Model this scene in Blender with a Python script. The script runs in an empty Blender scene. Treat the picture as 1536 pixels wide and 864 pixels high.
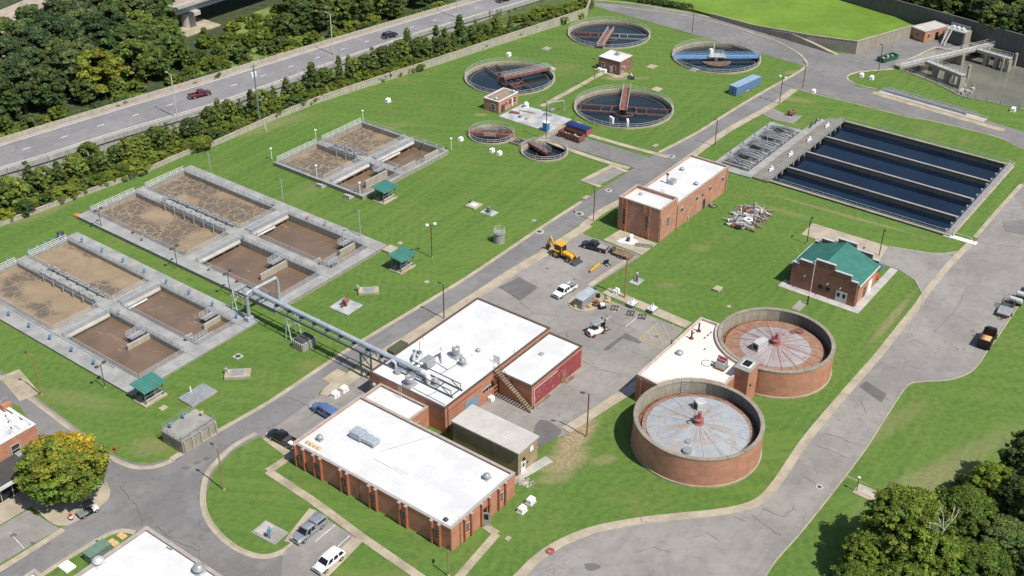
import bpy, bmesh, math, random
from mathutils import Vector, Matrix
from mathutils.geometry import delaunay_2d_cdt
R = math.radians
scene = bpy.context.scene
COL = scene.collection

# ------------------------------------------------------------------ camera
CAMH = 120.0
FPX, PITCH, ROLL = 1761.39, 0.556749, 0.010341
_fw = Vector((0, math.cos(PITCH), -math.sin(PITCH)))
_r = Vector((1, 0, 0)); _u = _r.cross(_fw)
_r2 = math.cos(ROLL)*_r + math.sin(ROLL)*_u
_u2 = -math.sin(ROLL)*_r + math.cos(ROLL)*_u
cam = bpy.data.cameras.new('camera'); camo = bpy.data.objects.new('camera', cam); COL.objects.link(camo)
cam.sensor_width = 36; cam.lens = 36*FPX/1536; cam.clip_start = 1; cam.clip_end = 3000
M = Matrix((( _r2.x, _u2.x, -_fw.x, 0), (_r2.y, _u2.y, -_fw.y, 0), (_r2.z, _u2.z, -_fw.z, CAMH), (0, 0, 0, 1)))
camo.matrix_world = M
scene.camera = camo

# ------------------------------------------------------------------ light
SUN_AZ, SUN_EL = -42.0, 56.5
world = bpy.data.worlds.new('World'); scene.world = world; world.use_nodes = True
nt = world.node_tree
bg = nt.nodes['Background']; sky = nt.nodes.new('ShaderNodeTexSky'); sky.sky_type = 'NISHITA'; sky.sun_disc = False
sky.sun_elevation = R(SUN_EL); sky.sun_rotation = R(90-SUN_AZ); sky.air_density = 1.0; sky.dust_density = 1.0
nt.links.new(sky.outputs[0], bg.inputs[0]); bg.inputs[1].default_value = 0.10
sl = bpy.data.lights.new('sun', 'SUN'); sl.energy = 4.6; sl.angle = R(0.5); sl.color = (1.0, 0.95, 0.87)
so = bpy.data.objects.new('sun', sl); COL.objects.link(so)
sv = Vector((math.cos(R(SUN_EL))*math.cos(R(SUN_AZ)), math.cos(R(SUN_EL))*math.sin(R(SUN_AZ)), math.sin(R(SUN_EL))))
so.rotation_euler = sv.to_track_quat('Z', 'Y').to_euler(); so.location = (60, 60, 200)
vs = scene.view_settings
vs.view_transform = 'Standard'; vs.look = 'None'; vs.gamma = 1; vs.exposure = 0.25; vs.use_curve_mapping = False

# ------------------------------------------------------------------ survey: photo pixel on a plane of height z -> site coordinates (metres)
YAW = 53.5                       # bearing of the plant grid
def G(x, y, z=0.0):
    d = _fw + ((x-768)/FPX)*_r2 + ((432-y)/FPX)*_u2
    t = (z-CAMH)/d.z
    return Vector((0, 0, CAMH)) + d*t
def loc2(o, yaw, p):             # site point -> local frame at o
    d = p-o; c, s = math.cos(R(yaw)), math.sin(R(yaw))
    return Vector((d.x*c+d.y*s, -d.x*s+d.y*c, p.z-o.z))
def w2(o, yaw, x, y, z=0):
    c, s = math.cos(R(yaw)), math.sin(R(yaw))
    return Vector((o.x+x*c-y*s, o.y+x*s+y*c, o.z+z))
def GL(pts, z=0): return [G(p[0], p[1], z) for p in pts]
def smooth(pts, n=6):            # Catmull-Rom through world points
    out = []
    P = [pts[0]*2-pts[1]] + list(pts) + [pts[-1]*2-pts[-2]]
    for i in range(1, len(P)-2):
        a, b, c, d = P[i-1:i+3]
        for k in range(n):
            t = k/n
            out.append(0.5*((2*b)+(c-a)*t+(2*a-5*b+4*c-d)*t*t+(3*b-a-3*c+d)*t**3))
    out.append(pts[-1]); return out

# ------------------------------------------------------------------ materials
class NT:
    def __init__(s, name):
        s.m = bpy.data.materials.new(name); s.m.use_nodes = True; s.t = s.m.node_tree; s.n = s.t.nodes
        s.b = s.n['Principled BSDF']; s.out = s.n['Material Output']
    def new(s, t, **k):
        q = s.n.new(t)
        for a, v in k.items(): setattr(q, a, v)
        return q
    def set(s, sock, v):
        if isinstance(v, bpy.types.NodeSocket): s.t.links.new(v, sock)
        elif isinstance(v, (tuple, list)) and len(v) == 3 and sock.type == 'RGBA': sock.default_value = (*v, 1)
        else: sock.default_value = v
    def pos(s): return s.new('ShaderNodeNewGeometry').outputs['Position']
    def obj(s): return s.new('ShaderNodeTexCoord').outputs['Object']
    def noise(s, vec, scale, detail=3, rough=.55, dist=0):
        q = s.new('ShaderNodeTexNoise'); s.set(q.inputs['Vector'], vec); q.inputs['Scale'].default_value = scale
        q.inputs['Detail'].default_value = detail; q.inputs['Roughness'].default_value = rough; q.inputs['Distortion'].default_value = dist
        return q.outputs['Fac']
    def ramp(s, f, a, b):          # smooth 0..1 between a and b
        q = s.new('ShaderNodeMapRange'); q.interpolation_type = 'SMOOTHSTEP'; s.set(q.inputs[0], f)
        q.inputs[1].default_value = a; q.inputs[2].default_value = b; return q.outputs[0]
    def math(s, op, a, b=0.0, c=None):
        q = s.new('ShaderNodeMath', operation=op); s.set(q.inputs[0], a); s.set(q.inputs[1], b)
        if c is not None: s.set(q.inputs[2], c)
        return q.outputs[0]
    def mix(s, f, a, b, mode='MIX'):
        q = s.new('ShaderNodeMix', data_type='RGBA', blend_type=mode); s.set(q.inputs[0], f); s.set(q.inputs[6], a); s.set(q.inputs[7], b)
        return q.outputs[2]
    def mapping(s, vec, scale=(1, 1, 1), rot=(0, 0, 0), loc=(0, 0, 0)):
        if any(rot) and tuple(scale) != (1, 1, 1): vec = s.mapping(vec, (1, 1, 1), rot); rot = (0, 0, 0)      # turn first, then stretch
        q = s.new('ShaderNodeMapping'); s.set(q.inputs[0], vec); q.inputs[1].default_value = loc; q.inputs[2].default_value = rot; q.inputs[3].default_value = scale
        return q.outputs[0]
    def sep(s, vec):
        q = s.new('ShaderNodeSeparateXYZ'); s.set(q.inputs[0], vec); return q.outputs
    def comb(s, x, y, z=0.0):
        q = s.new('ShaderNodeCombineXYZ'); s.set(q.inputs[0], x); s.set(q.inputs[1], y); s.set(q.inputs[2], z); return q.outputs[0]
    def bump(s, h, strength=.3, dist=.05):
        q = s.new('ShaderNodeBump'); q.inputs['Strength'].default_value = strength; q.inputs['Distance'].default_value = dist
        s.set(q.inputs['Height'], h); s.t.links.new(q.outputs[0], s.b.inputs['Normal'])
    def fin(s, col=None, rough=None, metal=None, spec=None):
        if col is not None: s.set(s.b.inputs['Base Color'], col)
        if rough is not None: s.set(s.b.inputs['Roughness'], rough)
        if metal is not None: s.b.inputs['Metallic'].default_value = metal
        if spec is not None: s.b.inputs['Specular IOR Level'].default_value = spec
        return s.m
def dk(c, f): return tuple(x*f for x in c)

def m_plain(name, c, rough=.6, metal=0, var=.16, scale=1.2, spec=.4, coords='obj'):
    n = NT(name); v = n.obj() if coords == 'obj' else n.pos()
    f = n.noise(v, scale, 4); g = n.noise(v, scale*9, 2)
    k = n.math('MULTIPLY_ADD', f, .7, n.math('MULTIPLY', g, .3))
    return n.fin(n.mix(n.ramp(k, .3, .7), dk(c, 1-var), dk(c, 1+var)), rough, metal, spec)
def m_concrete(name, c, var=.22, stain=.35, coords='pos', joint=0, yaw=YAW):
    n = NT(name); v = n.pos() if coords == 'pos' else n.obj()
    a = n.noise(v, .35, 5, .6); b = n.noise(v, 3.0, 4, .6); d = n.noise(v, 14, 2)
    col = n.mix(n.ramp(a, .3, .7), dk(c, 1-var), dk(c, 1+var*.7))
    col = n.mix(n.math('MULTIPLY', n.ramp(b, .52, .75), stain), col, dk(c, .45))
    col = n.mix(n.math('MULTIPLY', n.ramp(d, .5, .8), .25), col, dk(c, 1.25))
    if joint:
        w = n.sep(n.mapping(v, rot=(0, 0, R(-yaw))))
        for ax in (0, 1):
            fr = n.math('FRACT', n.math('MULTIPLY', w[ax], 1/joint)); l = n.math('LESS_THAN', fr, .03/joint*1.6)
            col = n.mix(n.math('MULTIPLY', l, .45), col, dk(c, .4))
    return n.fin(col, .9, 0, .2)
def m_wallconc(name, c):            # weathered poured wall: vertical runs of dirt
    n = NT(name); v = n.obj(); s = n.sep(v)
    st = n.noise(n.comb(n.math('MULTIPLY', s[0], 2.3), n.math('MULTIPLY', s[1], 2.3), n.math('MULTIPLY', s[2], .35)), 1.0, 5, .65)
    a = n.noise(v, .8, 4)
    g = n.noise(v, 6, 3); col = n.mix(n.ramp(st, .33, .72), dk(c, .74), dk(c, 1.08)); col = n.mix(n.math('MULTIPLY', n.ramp(a, .5, .75), .35), col, dk(c, .6)); col = n.mix(n.math('MULTIPLY', n.ramp(g, .5, .75), .3), col, dk(c, .75))
    return n.fin(col, .9, 0, .2)
def m_asphalt(name, c, patch=.2, crack=.5, cs=.16, warm=(1.0, .97, .95)):
    n = NT(name); v = n.pos(); c = tuple(c*w for w in warm)
    a = n.noise(v, .07, 5, .6); b = n.noise(v, .6, 5, .62); d = n.noise(v, 6, 3)
    col = n.mix(n.ramp(a, .32, .68), dk(c, 1-patch), dk(c, 1+patch*.6))
    col = n.mix(n.math('MULTIPLY', n.ramp(b, .45, .72), .45), col, dk(c, .62)); col = n.mix(n.math('MULTIPLY', n.ramp(n.noise(v, .22, 4, .6), .52, .68), .4), col, dk(c, 1.3)); col = n.mix(n.math('MULTIPLY', n.ramp(d, .4, .7), .3), col, dk(c, 1.3))
    # long soft streaks along the grid = tyre wear
    w = n.mapping(v, scale=(.12, 1.1, 1), rot=(0, 0, R(-YAW))); tw = n.noise(w, .8, 3); col = n.mix(n.math('MULTIPLY', n.ramp(tw, .5, .72), .3), col, dk(c, .72))
    vo = n.new('ShaderNodeTexVoronoi', feature='DISTANCE_TO_EDGE'); wob = n.new('ShaderNodeVectorMath', operation='ADD')
    ns = n.new('ShaderNodeTexNoise'); n.set(ns.inputs['Vector'], v); ns.inputs['Scale'].default_value = .5; ns.inputs['Detail'].default_value = 4
    sc = n.new('ShaderNodeVectorMath', operation='SCALE'); n.set(sc.inputs[0], ns.outputs['Color']); sc.inputs['Scale'].default_value = 4.5
    n.set(wob.inputs[0], v); n.set(wob.inputs[1], sc.outputs[0]); n.set(vo.inputs['Vector'], wob.outputs[0]); vo.inputs['Scale'].default_value = cs
    cr = n.math('SUBTRACT', 1.0, n.ramp(vo.outputs['Distance'], .003, .011)); gate = n.ramp(n.noise(v, .06, 2), .42, .6)
    col = n.mix(n.math('MULTIPLY', n.math('MULTIPLY', cr, gate), crack), col, dk(c, .3))
    n.bump(n.noise(v, 20, 2), .15, .02)
    return n.fin(col, .92, 0, .2)
def m_cover(name, c, rust, rs=1.0):            # radial weathering of a tank cover
    n = NT(name); v = n.obj(); s = n.sep(v); r = n.math('SQRT', n.math('ADD', n.math('MULTIPLY', s[0], s[0]), n.math('MULTIPLY', s[1], s[1])))
    a = n.math('ARCTAN2', s[1], s[0]); st = n.noise(n.comb(n.math('MULTIPLY', a, 5.0), n.math('MULTIPLY', r, .12)), 1.0, 4, .7); b = n.noise(v, .7, 5, .65); g = n.noise(v, 4, 3)
    col = n.mix(n.ramp(b, .3, .7), dk(c, .8), dk(c, 1.15)); k = n.math('MULTIPLY', n.ramp(st, .44, .60), n.ramp(r, 7.5, 1.5)); col = n.mix(n.math('MULTIPLY', k, .8*rs), col, rust); col = n.mix(n.math('MULTIPLY', n.ramp(n.noise(v, .35, 5, .7), .5, .62), .45*rs), col, dk(rust, 1.1))
    col = n.mix(n.math('MULTIPLY', n.ramp(b, .52, .72), .5*rs), col, dk(rust, .8)); col = n.mix(n.math('MULTIPLY', n.ramp(g, .55, .75), .3), col, dk(c, 1.3))
    return n.fin(col, .65, .1, .3)
def m_brick(name, c=(.34, .105, .055), mortar=(.38, .30, .24), cyl=None):
    n = NT(name); v = n.obj(); s = n.sep(v)
    u = n.math('ADD', s[0], s[1]) if cyl is None else n.math('MULTIPLY', n.math('ARCTAN2', s[1], s[0]), cyl)
    w = n.comb(u, s[2])
    b = n.new('ShaderNodeTexBrick'); n.set(b.inputs['Vector'], w); b.inputs['Scale'].default_value = 1
    n.set(b.inputs['Color1'], dk(c, .88)); n.set(b.inputs['Color2'], dk(c, 1.15)); n.set(b.inputs['Mortar'], mortar)
    b.inputs['Mortar Size'].default_value = .008; b.inputs['Brick Width'].default_value = .21; b.inputs['Row Height'].default_value = .075
    a = n.noise(v, .5, 4); e = n.noise(n.comb(n.math('MULTIPLY', u, .5), n.math('MULTIPLY', s[2], 3.2)), 1.6, 4, .6)
    d = n.noise(n.comb(n.math('MULTIPLY', u, 1.5), n.math('MULTIPLY', s[2], .12)), 1.0, 4, .65)
    col = n.mix(n.ramp(a, .3, .7), dk(c, .72), dk(c, 1.2)); col = n.mix(.55, b.outputs['Color'], col)
    col = n.mix(n.math('MULTIPLY', n.ramp(e, .45, .7), .45), col, dk(c, .6)); col = n.mix(n.math('MULTIPLY', n.ramp(d, .58, .78), .35), col, dk(c, .45))
    return n.fin(col, .88, 0, .2)
def m_roof(name, c=(.63, .63, .63), seam=0):
    n = NT(name); v = n.obj(); s = n.sep(v)
    a = n.noise(v, .22, 5, .6); b = n.noise(v, 1.6, 5, .65)
    col = n.mix(n.ramp(a, .35, .65), dk(c, .86), c); col = n.mix(n.math('MULTIPLY', n.ramp(b, .54, .72), .42), col, (c[0]*.72, c[1]*.69, c[2]*.63))
    if seam:
        l = n.math('LESS_THAN', n.math('FRACT', n.math('MULTIPLY', s[0], 1/seam)), .05/seam)
        col = n.mix(n.math('MULTIPLY', l, .4), col, dk(c, .6))
    return n.fin(col, .7, 0, .3)
def m_metalroof(name, c, axis=1, w=.45):
    n = NT(name); v = n.obj(); s = n.sep(v)
    fr = n.math('FRACT', n.math('MULTIPLY', s[axis], 1/w)); l = n.math('LESS_THAN', fr, .16)
    a = n.noise(v, .6, 4); col = n.mix(n.ramp(a, .3, .7), dk(c, .8), dk(c, 1.15)); col = n.mix(n.math('MULTIPLY', l, .6), col, dk(c, 1.7))
    return n.fin(col, .5, .0, .4)
def m_water(name, c, rough=.06, ripple=.05, rs=1.5, var=.25, vs_=.08):
    n = NT(name); v = n.pos(); a = n.noise(v, vs_, 4)
    n.bump(n.noise(v, rs, 4), ripple, .1)
    return n.fin(n.mix(n.ramp(a, .3, .7), dk(c, 1-var), dk(c, 1+var)), rough, 0, .5)
def m_foam(name, th, foam=(.29, .22, .145), dark=(.125, .10, .078), off=0.0):
    n = NT(name); v = n.pos()
    ns = n.new('ShaderNodeTexNoise'); n.set(ns.inputs['Vector'], v); ns.inputs['Scale'].default_value = .35; ns.inputs['Detail'].default_value = 3
    sc = n.new('ShaderNodeVectorMath', operation='SCALE'); n.set(sc.inputs[0], ns.outputs['Color']); sc.inputs['Scale'].default_value = 3.2
    ad = n.new('ShaderNodeVectorMath', operation='ADD'); n.set(ad.inputs[0], v); n.set(ad.inputs[1], sc.outputs[0])
    vo = n.new('ShaderNodeTexVoronoi', feature='DISTANCE_TO_EDGE'); n.set(vo.inputs['Vector'], n.mapping(ad.outputs[0], scale=(1, .75, 1), rot=(0, 0, R(20)))); vo.inputs['Scale'].default_value = .52
    cell = n.ramp(vo.outputs['Distance'], .02, .075)
    m1 = n.noise(n.mapping(v, loc=(off, off*1.7, 0)), .085, 3, .5)
    gate = n.ramp(m1, th, th+.07)
    st = n.noise(n.mapping(ad.outputs[0], scale=(.5, 3.0, 1), rot=(0, 0, R(-70))), 1.3, 5, .65)
    d2 = n.mix(n.ramp(st, .35, .7), dk(dark, .8), dk(dark, 1.45))
    f2 = n.mix(n.ramp(n.noise(v, .25, 5, .6), .3, .7), dk(foam, .8), dk(foam, 1.12))
    f2 = n.mix(n.ramp(n.noise(v, .06, 2), .35, .65), f2, n.mix(.5, f2, (foam[0]*.85, foam[1]*.85, foam[2]*.8)))
    col = n.mix(n.math('MULTIPLY', n.math('MULTIPLY', cell, gate), .92), f2, d2)
    n.bump(n.noise(v, 1.2, 4), .25, .15)
    return n.fin(col, .55, 0, .3)
def m_scum(name, c, scum):
    n = NT(name); v = n.pos(); a = n.noise(v, .12, 4); s1 = n.noise(n.mapping(v, scale=(.6, 1.6, 1), rot=(0, 0, R(30))), .16, 6, .68, 1.5); s2 = n.noise(v, 1.4, 5, .7)
    col = n.mix(n.ramp(a, .3, .7), dk(c, .82), dk(c, 1.15)); k = n.ramp(n.math('MULTIPLY_ADD', s2, .22, s1), .70, .80); col = n.mix(n.math('MULTIPLY', k, .8), col, scum)
    n.bump(n.noise(v, .9, 4), .12, .1); return n.fin(col, n.math('MULTIPLY_ADD', k, .5, .12), 0, .5)
def m_leaf(name, hue=(.06, .115, .025), attr=True):
    n = NT(name)
    a = n.new('ShaderNodeAttribute'); a.attribute_name = 'leaf'
    oi = n.new('ShaderNodeObjectInfo')
    col = n.mix(n.ramp(oi.outputs['Random'], 0, 1), dk(hue, .85), (hue[0]*1.6, hue[1]*1.3, hue[2]*1.15))
    col = n.mix(1.0, col, a.outputs['Color'], 'MULTIPLY')
    n.fin(col, .55, 0, .25)
    tr = n.new('ShaderNodeBsdfTranslucent'); n.set(tr.inputs[0], col); ms = n.new('ShaderNodeMixShader'); ms.inputs[0].default_value = .36
    n.t.links.new(n.b.outputs[0], ms.inputs[1]); n.t.links.new(tr.outputs[0], ms.inputs[2]); n.t.links.new(ms.outputs[0], n.out.inputs[0])
    return n.m
def m_paint(name, c, rough=.3, coat=.5, metal=.2):
    n = NT(name); v = n.obj(); n.fin(n.mix(n.ramp(n.noise(v, 1.5, 3), .3, .7), dk(c, .88), dk(c, 1.1)), rough, metal, .5)
    n.b.inputs['Coat Weight'].default_value = coat; return n.m
def m_rust(name, c, rust=(.16, .06, .03), amt=.5):
    n = NT(name); v = n.obj(); a = n.noise(v, .9, 5, .65); b = n.noise(v, 5, 4)
    col = n.mix(n.ramp(a, amt-.12, amt+.12), c, rust); col = n.mix(n.math('MULTIPLY', n.ramp(b, .5, .75), .5), col, dk(rust, .6))
    return n.fin(col, .8, 0, .3)

GRASS_SPOTS = []   # (px, py, length m, width m, bearing, strength) worn turf
def m_grass(name, c=(.094, .164, .036)):
    n = NT(name); v = n.pos()
    L = n.noise(v, .018, 4, .55); Mi = n.noise(v, .11, 5, .6); S = n.noise(v, .9, 5, .65); T = n.noise(v, 5, 3, .6)
    F = n.noise(v, 2.2, 4, .7)
    col = n.mix(n.ramp(L, .33, .67), (c[0]*.84, c[1]*.94, c[2]*.86), (c[0]*1.2, c[1]*1.08, c[2]*1.12))
    col = n.mix(n.math('MULTIPLY', n.ramp(F, .4, .62), .6), col, (c[0]*1.38, c[1]*1.3, c[2]*1.35))
    col = n.mix(n.math('MULTIPLY', n.ramp(Mi, .46, .66), .6), col, (c[0]*1.5, c[1]*1.16, c[2]*1.4))
    col = n.mix(n.math('MULTIPLY', n.ramp(S, .42, .64), .62), col, (c[0]*.66, c[1]*.72, c[2]*.72))
    col = n.mix(n.math('MULTIPLY', n.ramp(T, .42, .72), .4), col, (c[0]*.62, c[1]*.68, c[2]*.65))
    # mowing passes: soft bands of two bearings chosen by area
    for yaw_, sc in ((YAW+4, 1.0), (YAW-62, .8)):
        w = n.mapping(v, rot=(0, 0, R(-yaw_)), scale=(.035, 1, 1)); dn = n.noise(w, .55*sc, 3, .6)
        ms = n.noise(n.mapping(v, loc=(yaw_*3, 0, 0)), .02, 1)
        col = n.mix(n.math('MULTIPLY', n.math('MULTIPLY', n.ramp(dn, .46, .62), n.ramp(ms, .42, .6)), .55), col, (c[0]*1.3, c[1]*1.16, c[2]*1.1))
        col = n.mix(n.math('MULTIPLY', n.math('MULTIPLY', n.ramp(dn, .5, .36), n.ramp(ms, .42, .6)), .3), col, (c[0]*.72, c[1]*.8, c[2]*.8))
    for yaw_, off_ in ((YAW+1, 0), (YAW-30, 60), (YAW+38, 130)):      # mower tracks about 1.6 m wide
        w = n.sep(n.mapping(v, rot=(0, 0, R(-yaw_)))); wob = n.noise(v, .05, 2); ph = n.math('MULTIPLY_ADD', w[1], 3.9, n.math('MULTIPLY', wob, 26.0)); sn = n.math('SINE', ph)
        ar = n.ramp(n.noise(n.mapping(v, loc=(off_, -off_, 0)), .022, 2), .47, .58); ar = n.math('MULTIPLY', ar, n.ramp(n.noise(v, .35, 3), .3, .6))
        col = n.mix(n.math('MULTIPLY', n.math('MULTIPLY', n.ramp(sn, .0, .9), ar), .17), col, (c[0]*1.45, c[1]*1.25, c[2]*1.3)); col = n.mix(n.math('MULTIPLY', n.math('MULTIPLY', n.ramp(sn, .0, -.9), ar), .14), col, (c[0]*.6, c[1]*.7, c[2]*.7))
    dry = n.ramp(n.noise(n.mapping(v, loc=(40, 7, 0)), .045, 5, .62), .58, .74)
    col = n.mix(n.math('MULTIPLY', dry, .62), col, (.20, .185, .07))
    tot = None
    brk = n.noise(v, 1.1, 4, .7)
    for (x, y, l, wd, yw, st) in GRASS_SPOTS:
        p = G(x, y)
        q = n.new('ShaderNodeMapping', vector_type='TEXTURE'); n.set(q.inputs[0], v); q.inputs[1].default_value = (p.x, p.y, 0); q.inputs[2].default_value = (0, 0, R(yw)); q.inputs[3].default_value = (l, wd, 1)
        ln = n.new('ShaderNodeVectorMath', operation='LENGTH'); n.set(ln.inputs[0], q.outputs[0])
        k = n.math('ADD', ln.outputs['Value'], n.math('MULTIPLY_ADD', brk, 1.1, -.55)); k = n.math('MULTIPLY', n.ramp(k, 1.05, .35), st)
        tot = k if tot is None else n.math('MAXIMUM', tot, k)
    soil = n.mix(n.ramp(n.noise(v, 1.8, 3), .35, .65), (.23, .175, .095), (.33, .27, .17))
    if tot is not None: col = n.mix(tot, col, soil)
    n.bump(n.math('ADD', T, S), .5, .08)
    return n.fin(col, .95, 0, .1)

# ------------------------------------------------------------------ mesh builder
MAT = {}
class MB:
    def __init__(s): s.v = []; s.f = []
    def add(s, vs, fs):
        o = len(s.v); s.v += [tuple(p) for p in vs]; s.f += [tuple(i+o for i in f) for f in fs]; return s
    def box(s, x0, x1, y0, y1, z0, z1):
        return s.add([(x0, y0, z0), (x1, y0, z0), (x1, y1, z0), (x0, y1, z0), (x0, y0, z1), (x1, y0, z1), (x1, y1, z1), (x0, y1, z1)],
                     [(3, 2, 1, 0), (4, 5, 6, 7), (0, 1, 5, 4), (1, 2, 6, 5), (2, 3, 7, 6), (3, 0, 4, 7)])
    def bevbox(s, x0, x1, y0, y1, z0, z1, b):
        c = [(x0+b, y0), (x1-b, y0), (x1, y0+b), (x1, y1-b), (x1-b, y1), (x0+b, y1), (x0, y1-b), (x0, y0+b)]
        i = [(x0+2*b, y0+b), (x1-2*b, y0+b), (x1-b, y0+2*b), (x1-b, y1-2*b), (x1-2*b, y1-b), (x0+2*b, y1-b), (x0+b, y1-2*b), (x0+b, y0+2*b)]
        return s.rings([[(p[0], p[1], z0) for p in c], [(p[0], p[1], z1-b) for p in c], [(p[0], p[1], z1) for p in i]])
    def rings(s, rs, closed=True, cap=True):
        n = len(rs[0]); o = len(s.v)
        for r in rs: s.v += [tuple(p) for p in r]
        for i in range(len(rs)-1):
            for k in range(n if closed else n-1):
                a = o+i*n+k; b = o+i*n+(k+1) % n; s.f.append((a, b, b+n, a+n))
        if cap and closed:
            s.f.append(tuple(o+k for k in reversed(range(n)))); s.f.append(tuple(o+(len(rs)-1)*n+k for k in range(n)))
        return s
    def prism(s, poly, z0, z1):
        a = sum(poly[i][0]*poly[(i+1) % len(poly)][1]-poly[(i+1) % len(poly)][0]*poly[i][1] for i in range(len(poly)))
        if a < 0: poly = list(reversed(poly))
        return s.rings([[(p[0], p[1], z0) for p in poly], [(p[0], p[1], z1) for p in poly]])
    def cyl(s, x, y, z0, z1, r, n=12, r2=None, a0=0):
        r2 = r if r2 is None else r2
        return s.rings([[(x+q*math.cos(a0+6.28319*k/n), y+q*math.sin(a0+6.28319*k/n), z) for k in range(n)] for z, q in ((z0, r), (z1, r2))])
    def lathe(s, prof, n=24, x=0, y=0, cap=True):
        return s.rings([[(x+r*math.cos(6.28319*k/n), y+r*math.sin(6.28319*k/n), z) for k in range(n)] for r, z in prof], True, cap)
    def ringwall(s, r0, r1, z0, z1, n=64, a0=0, a1=6.28319, x=0, y=0):
        full = abs(a1-a0) > 6.28; m = n if full else n+1
        rs = []
        for k in range(m):
            a = a0+(a1-a0)*k/n; c, q = math.cos(a), math.sin(a)
            rs.append([(x+r0*c, y+r0*q, z0), (x+r1*c, y+r1*q, z0), (x+r1*c, y+r1*q, z1), (x+r0*c, y+r0*q, z1)])
        if full: rs.append(rs[0])
        return s.rings(rs, True, not full)
    def tube(s, pts, r, n=6, cap=True):
        pts = [Vector(p) for p in pts]; rs = []
        up = Vector((0, 0, 1))
        for i, p in enumerate(pts):
            d = (pts[min(i+1, len(pts)-1)]-pts[max(i-1, 0)]).normalized()
            a = d.cross(up) if abs(d.z) < .95 else d.cross(Vector((1, 0, 0))); a.normalize(); b = a.cross(d)
            rs.append([p+(a*math.cos(6.28319*k/n)+b*math.sin(6.28319*k/n))*r for k in range(n)])
        return s.rings(rs, True, cap)
    def bar(s, a, b, w, h):
        a, b = Vector(a), Vector(b); d = (b-a).normalized()
        x = d.cross(Vector((0, 0, 1))) if abs(d.z) < .99 else Vector((1, 0, 0)); x.normalize(); y = x.cross(d)
        q = [(-w/2, -h/2), (w/2, -h/2), (w/2, h/2), (-w/2, h/2)]
        return s.rings([[p+x*i+y*j for i, j in q] for p in (a, b)])
    def sheet(s, poly, z=0):
        a = sum(poly[i][0]*poly[(i+1) % len(poly)][1]-poly[(i+1) % len(poly)][0]*poly[i][1] for i in range(len(poly)))
        if a < 0: poly = list(reversed(poly))
        o = len(s.v); s.v += [(p[0], p[1], z) for p in poly]; s.f.append(tuple(range(o, o+len(poly)))); return s
    def move(s, dx=0, dy=0, dz=0, rz=0, i0=0):
        c, q = math.cos(rz), math.sin(rz)
        s.v = s.v[:i0]+[(dx+x*c-y*q, dy+x*q+y*c, z+dz) for x, y, z in s.v[i0:]]; return s
    def mesh(s, name, mat, sm=False):
        me = bpy.data.meshes.new(name); me.from_pydata(s.v, [], s.f)
        me.materials.append(MAT[mat] if isinstance(mat, str) else mat)
        if sm:
            me.polygons.foreach_set('use_smooth', [True]*len(me.polygons))
            try: me.set_sharp_from_angle(angle=R(40))
            except Exception: pass
        me.update(); return me
    def build(s, name, mat, parent=None, sm=False, label=None, cat=None, group=None, kind=None, loc=None, rz=None):
        o = bpy.data.objects.new(name, s.mesh(name, mat, sm)); COL.objects.link(o)
        if parent: o.parent = parent
        if loc is not None: o.location = loc
        if rz is not None: o.rotation_euler = (0, 0, R(rz))
        return tag(o, label, cat, group, kind)
def tag(o, label=None, cat=None, group=None, kind=None):
    for k, q in (('label', label), ('category', cat), ('group', group), ('kind', kind)):
        if q: o[k] = q
    return o
def thing(name, label, cat, loc=(0, 0, 0), rz=0, group=None):
    o = bpy.data.objects.new(name, None); COL.objects.link(o); o.empty_display_size = .5
    o.location = loc; o.rotation_euler = (0, 0, R(rz)); return tag(o, label, cat, group)
KIDS = {}
def ctree(o, parent=None):
    c = o.copy(); COL.objects.link(c); c.parent = parent
    for ch in [q for q in o.children]: ctree(ch, c)
    return c
def dup(o, loc, rz=None, label=None, scale=None):
    c = ctree(o); c.location = loc
    if rz is not None: c.rotation_euler = (0, 0, R(rz))
    if label: c['label'] = label
    if scale: c.scale = (scale,)*3 if not isinstance(scale, tuple) else scale
    return c
def rail(mb, a, b, h=1.05, n=3, step=1.8, r=.035):
    a, b = Vector(a), Vector(b); L = (b-a).length; k = max(1, round(L/step)); Z = Vector((0, 0, 1))
    for i in range(k+1):
        p = a+(b-a)*(i/k); mb.bar(p, p+Z*h, r*2, r*2)
    for j in range(1, n+1): mb.bar(a+Z*(h*j/n-r), b+Z*(h*j/n-r), r*1.8, r*1.8)
    return mb
def arcrail(mb, r, z, h=1.05, n=2, a0=0, a1=6.28319, seg=48, rr=.035):
    P = [Vector((r*math.cos(a0+(a1-a0)*k/seg), r*math.sin(a0+(a1-a0)*k/seg), z)) for k in range(seg+1)]; Z = Vector((0, 0, 1))
    for k in range(0, seg+1, 2): mb.bar(P[k], P[k]+Z*h, rr*2, rr*2)
    for j in range(1, n+1):
        for k in range(seg): mb.bar(P[k]+Z*(h*j/n-rr), P[k+1]+Z*(h*j/n-rr), rr*1.8, rr*1.8)
    return mb
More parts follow.
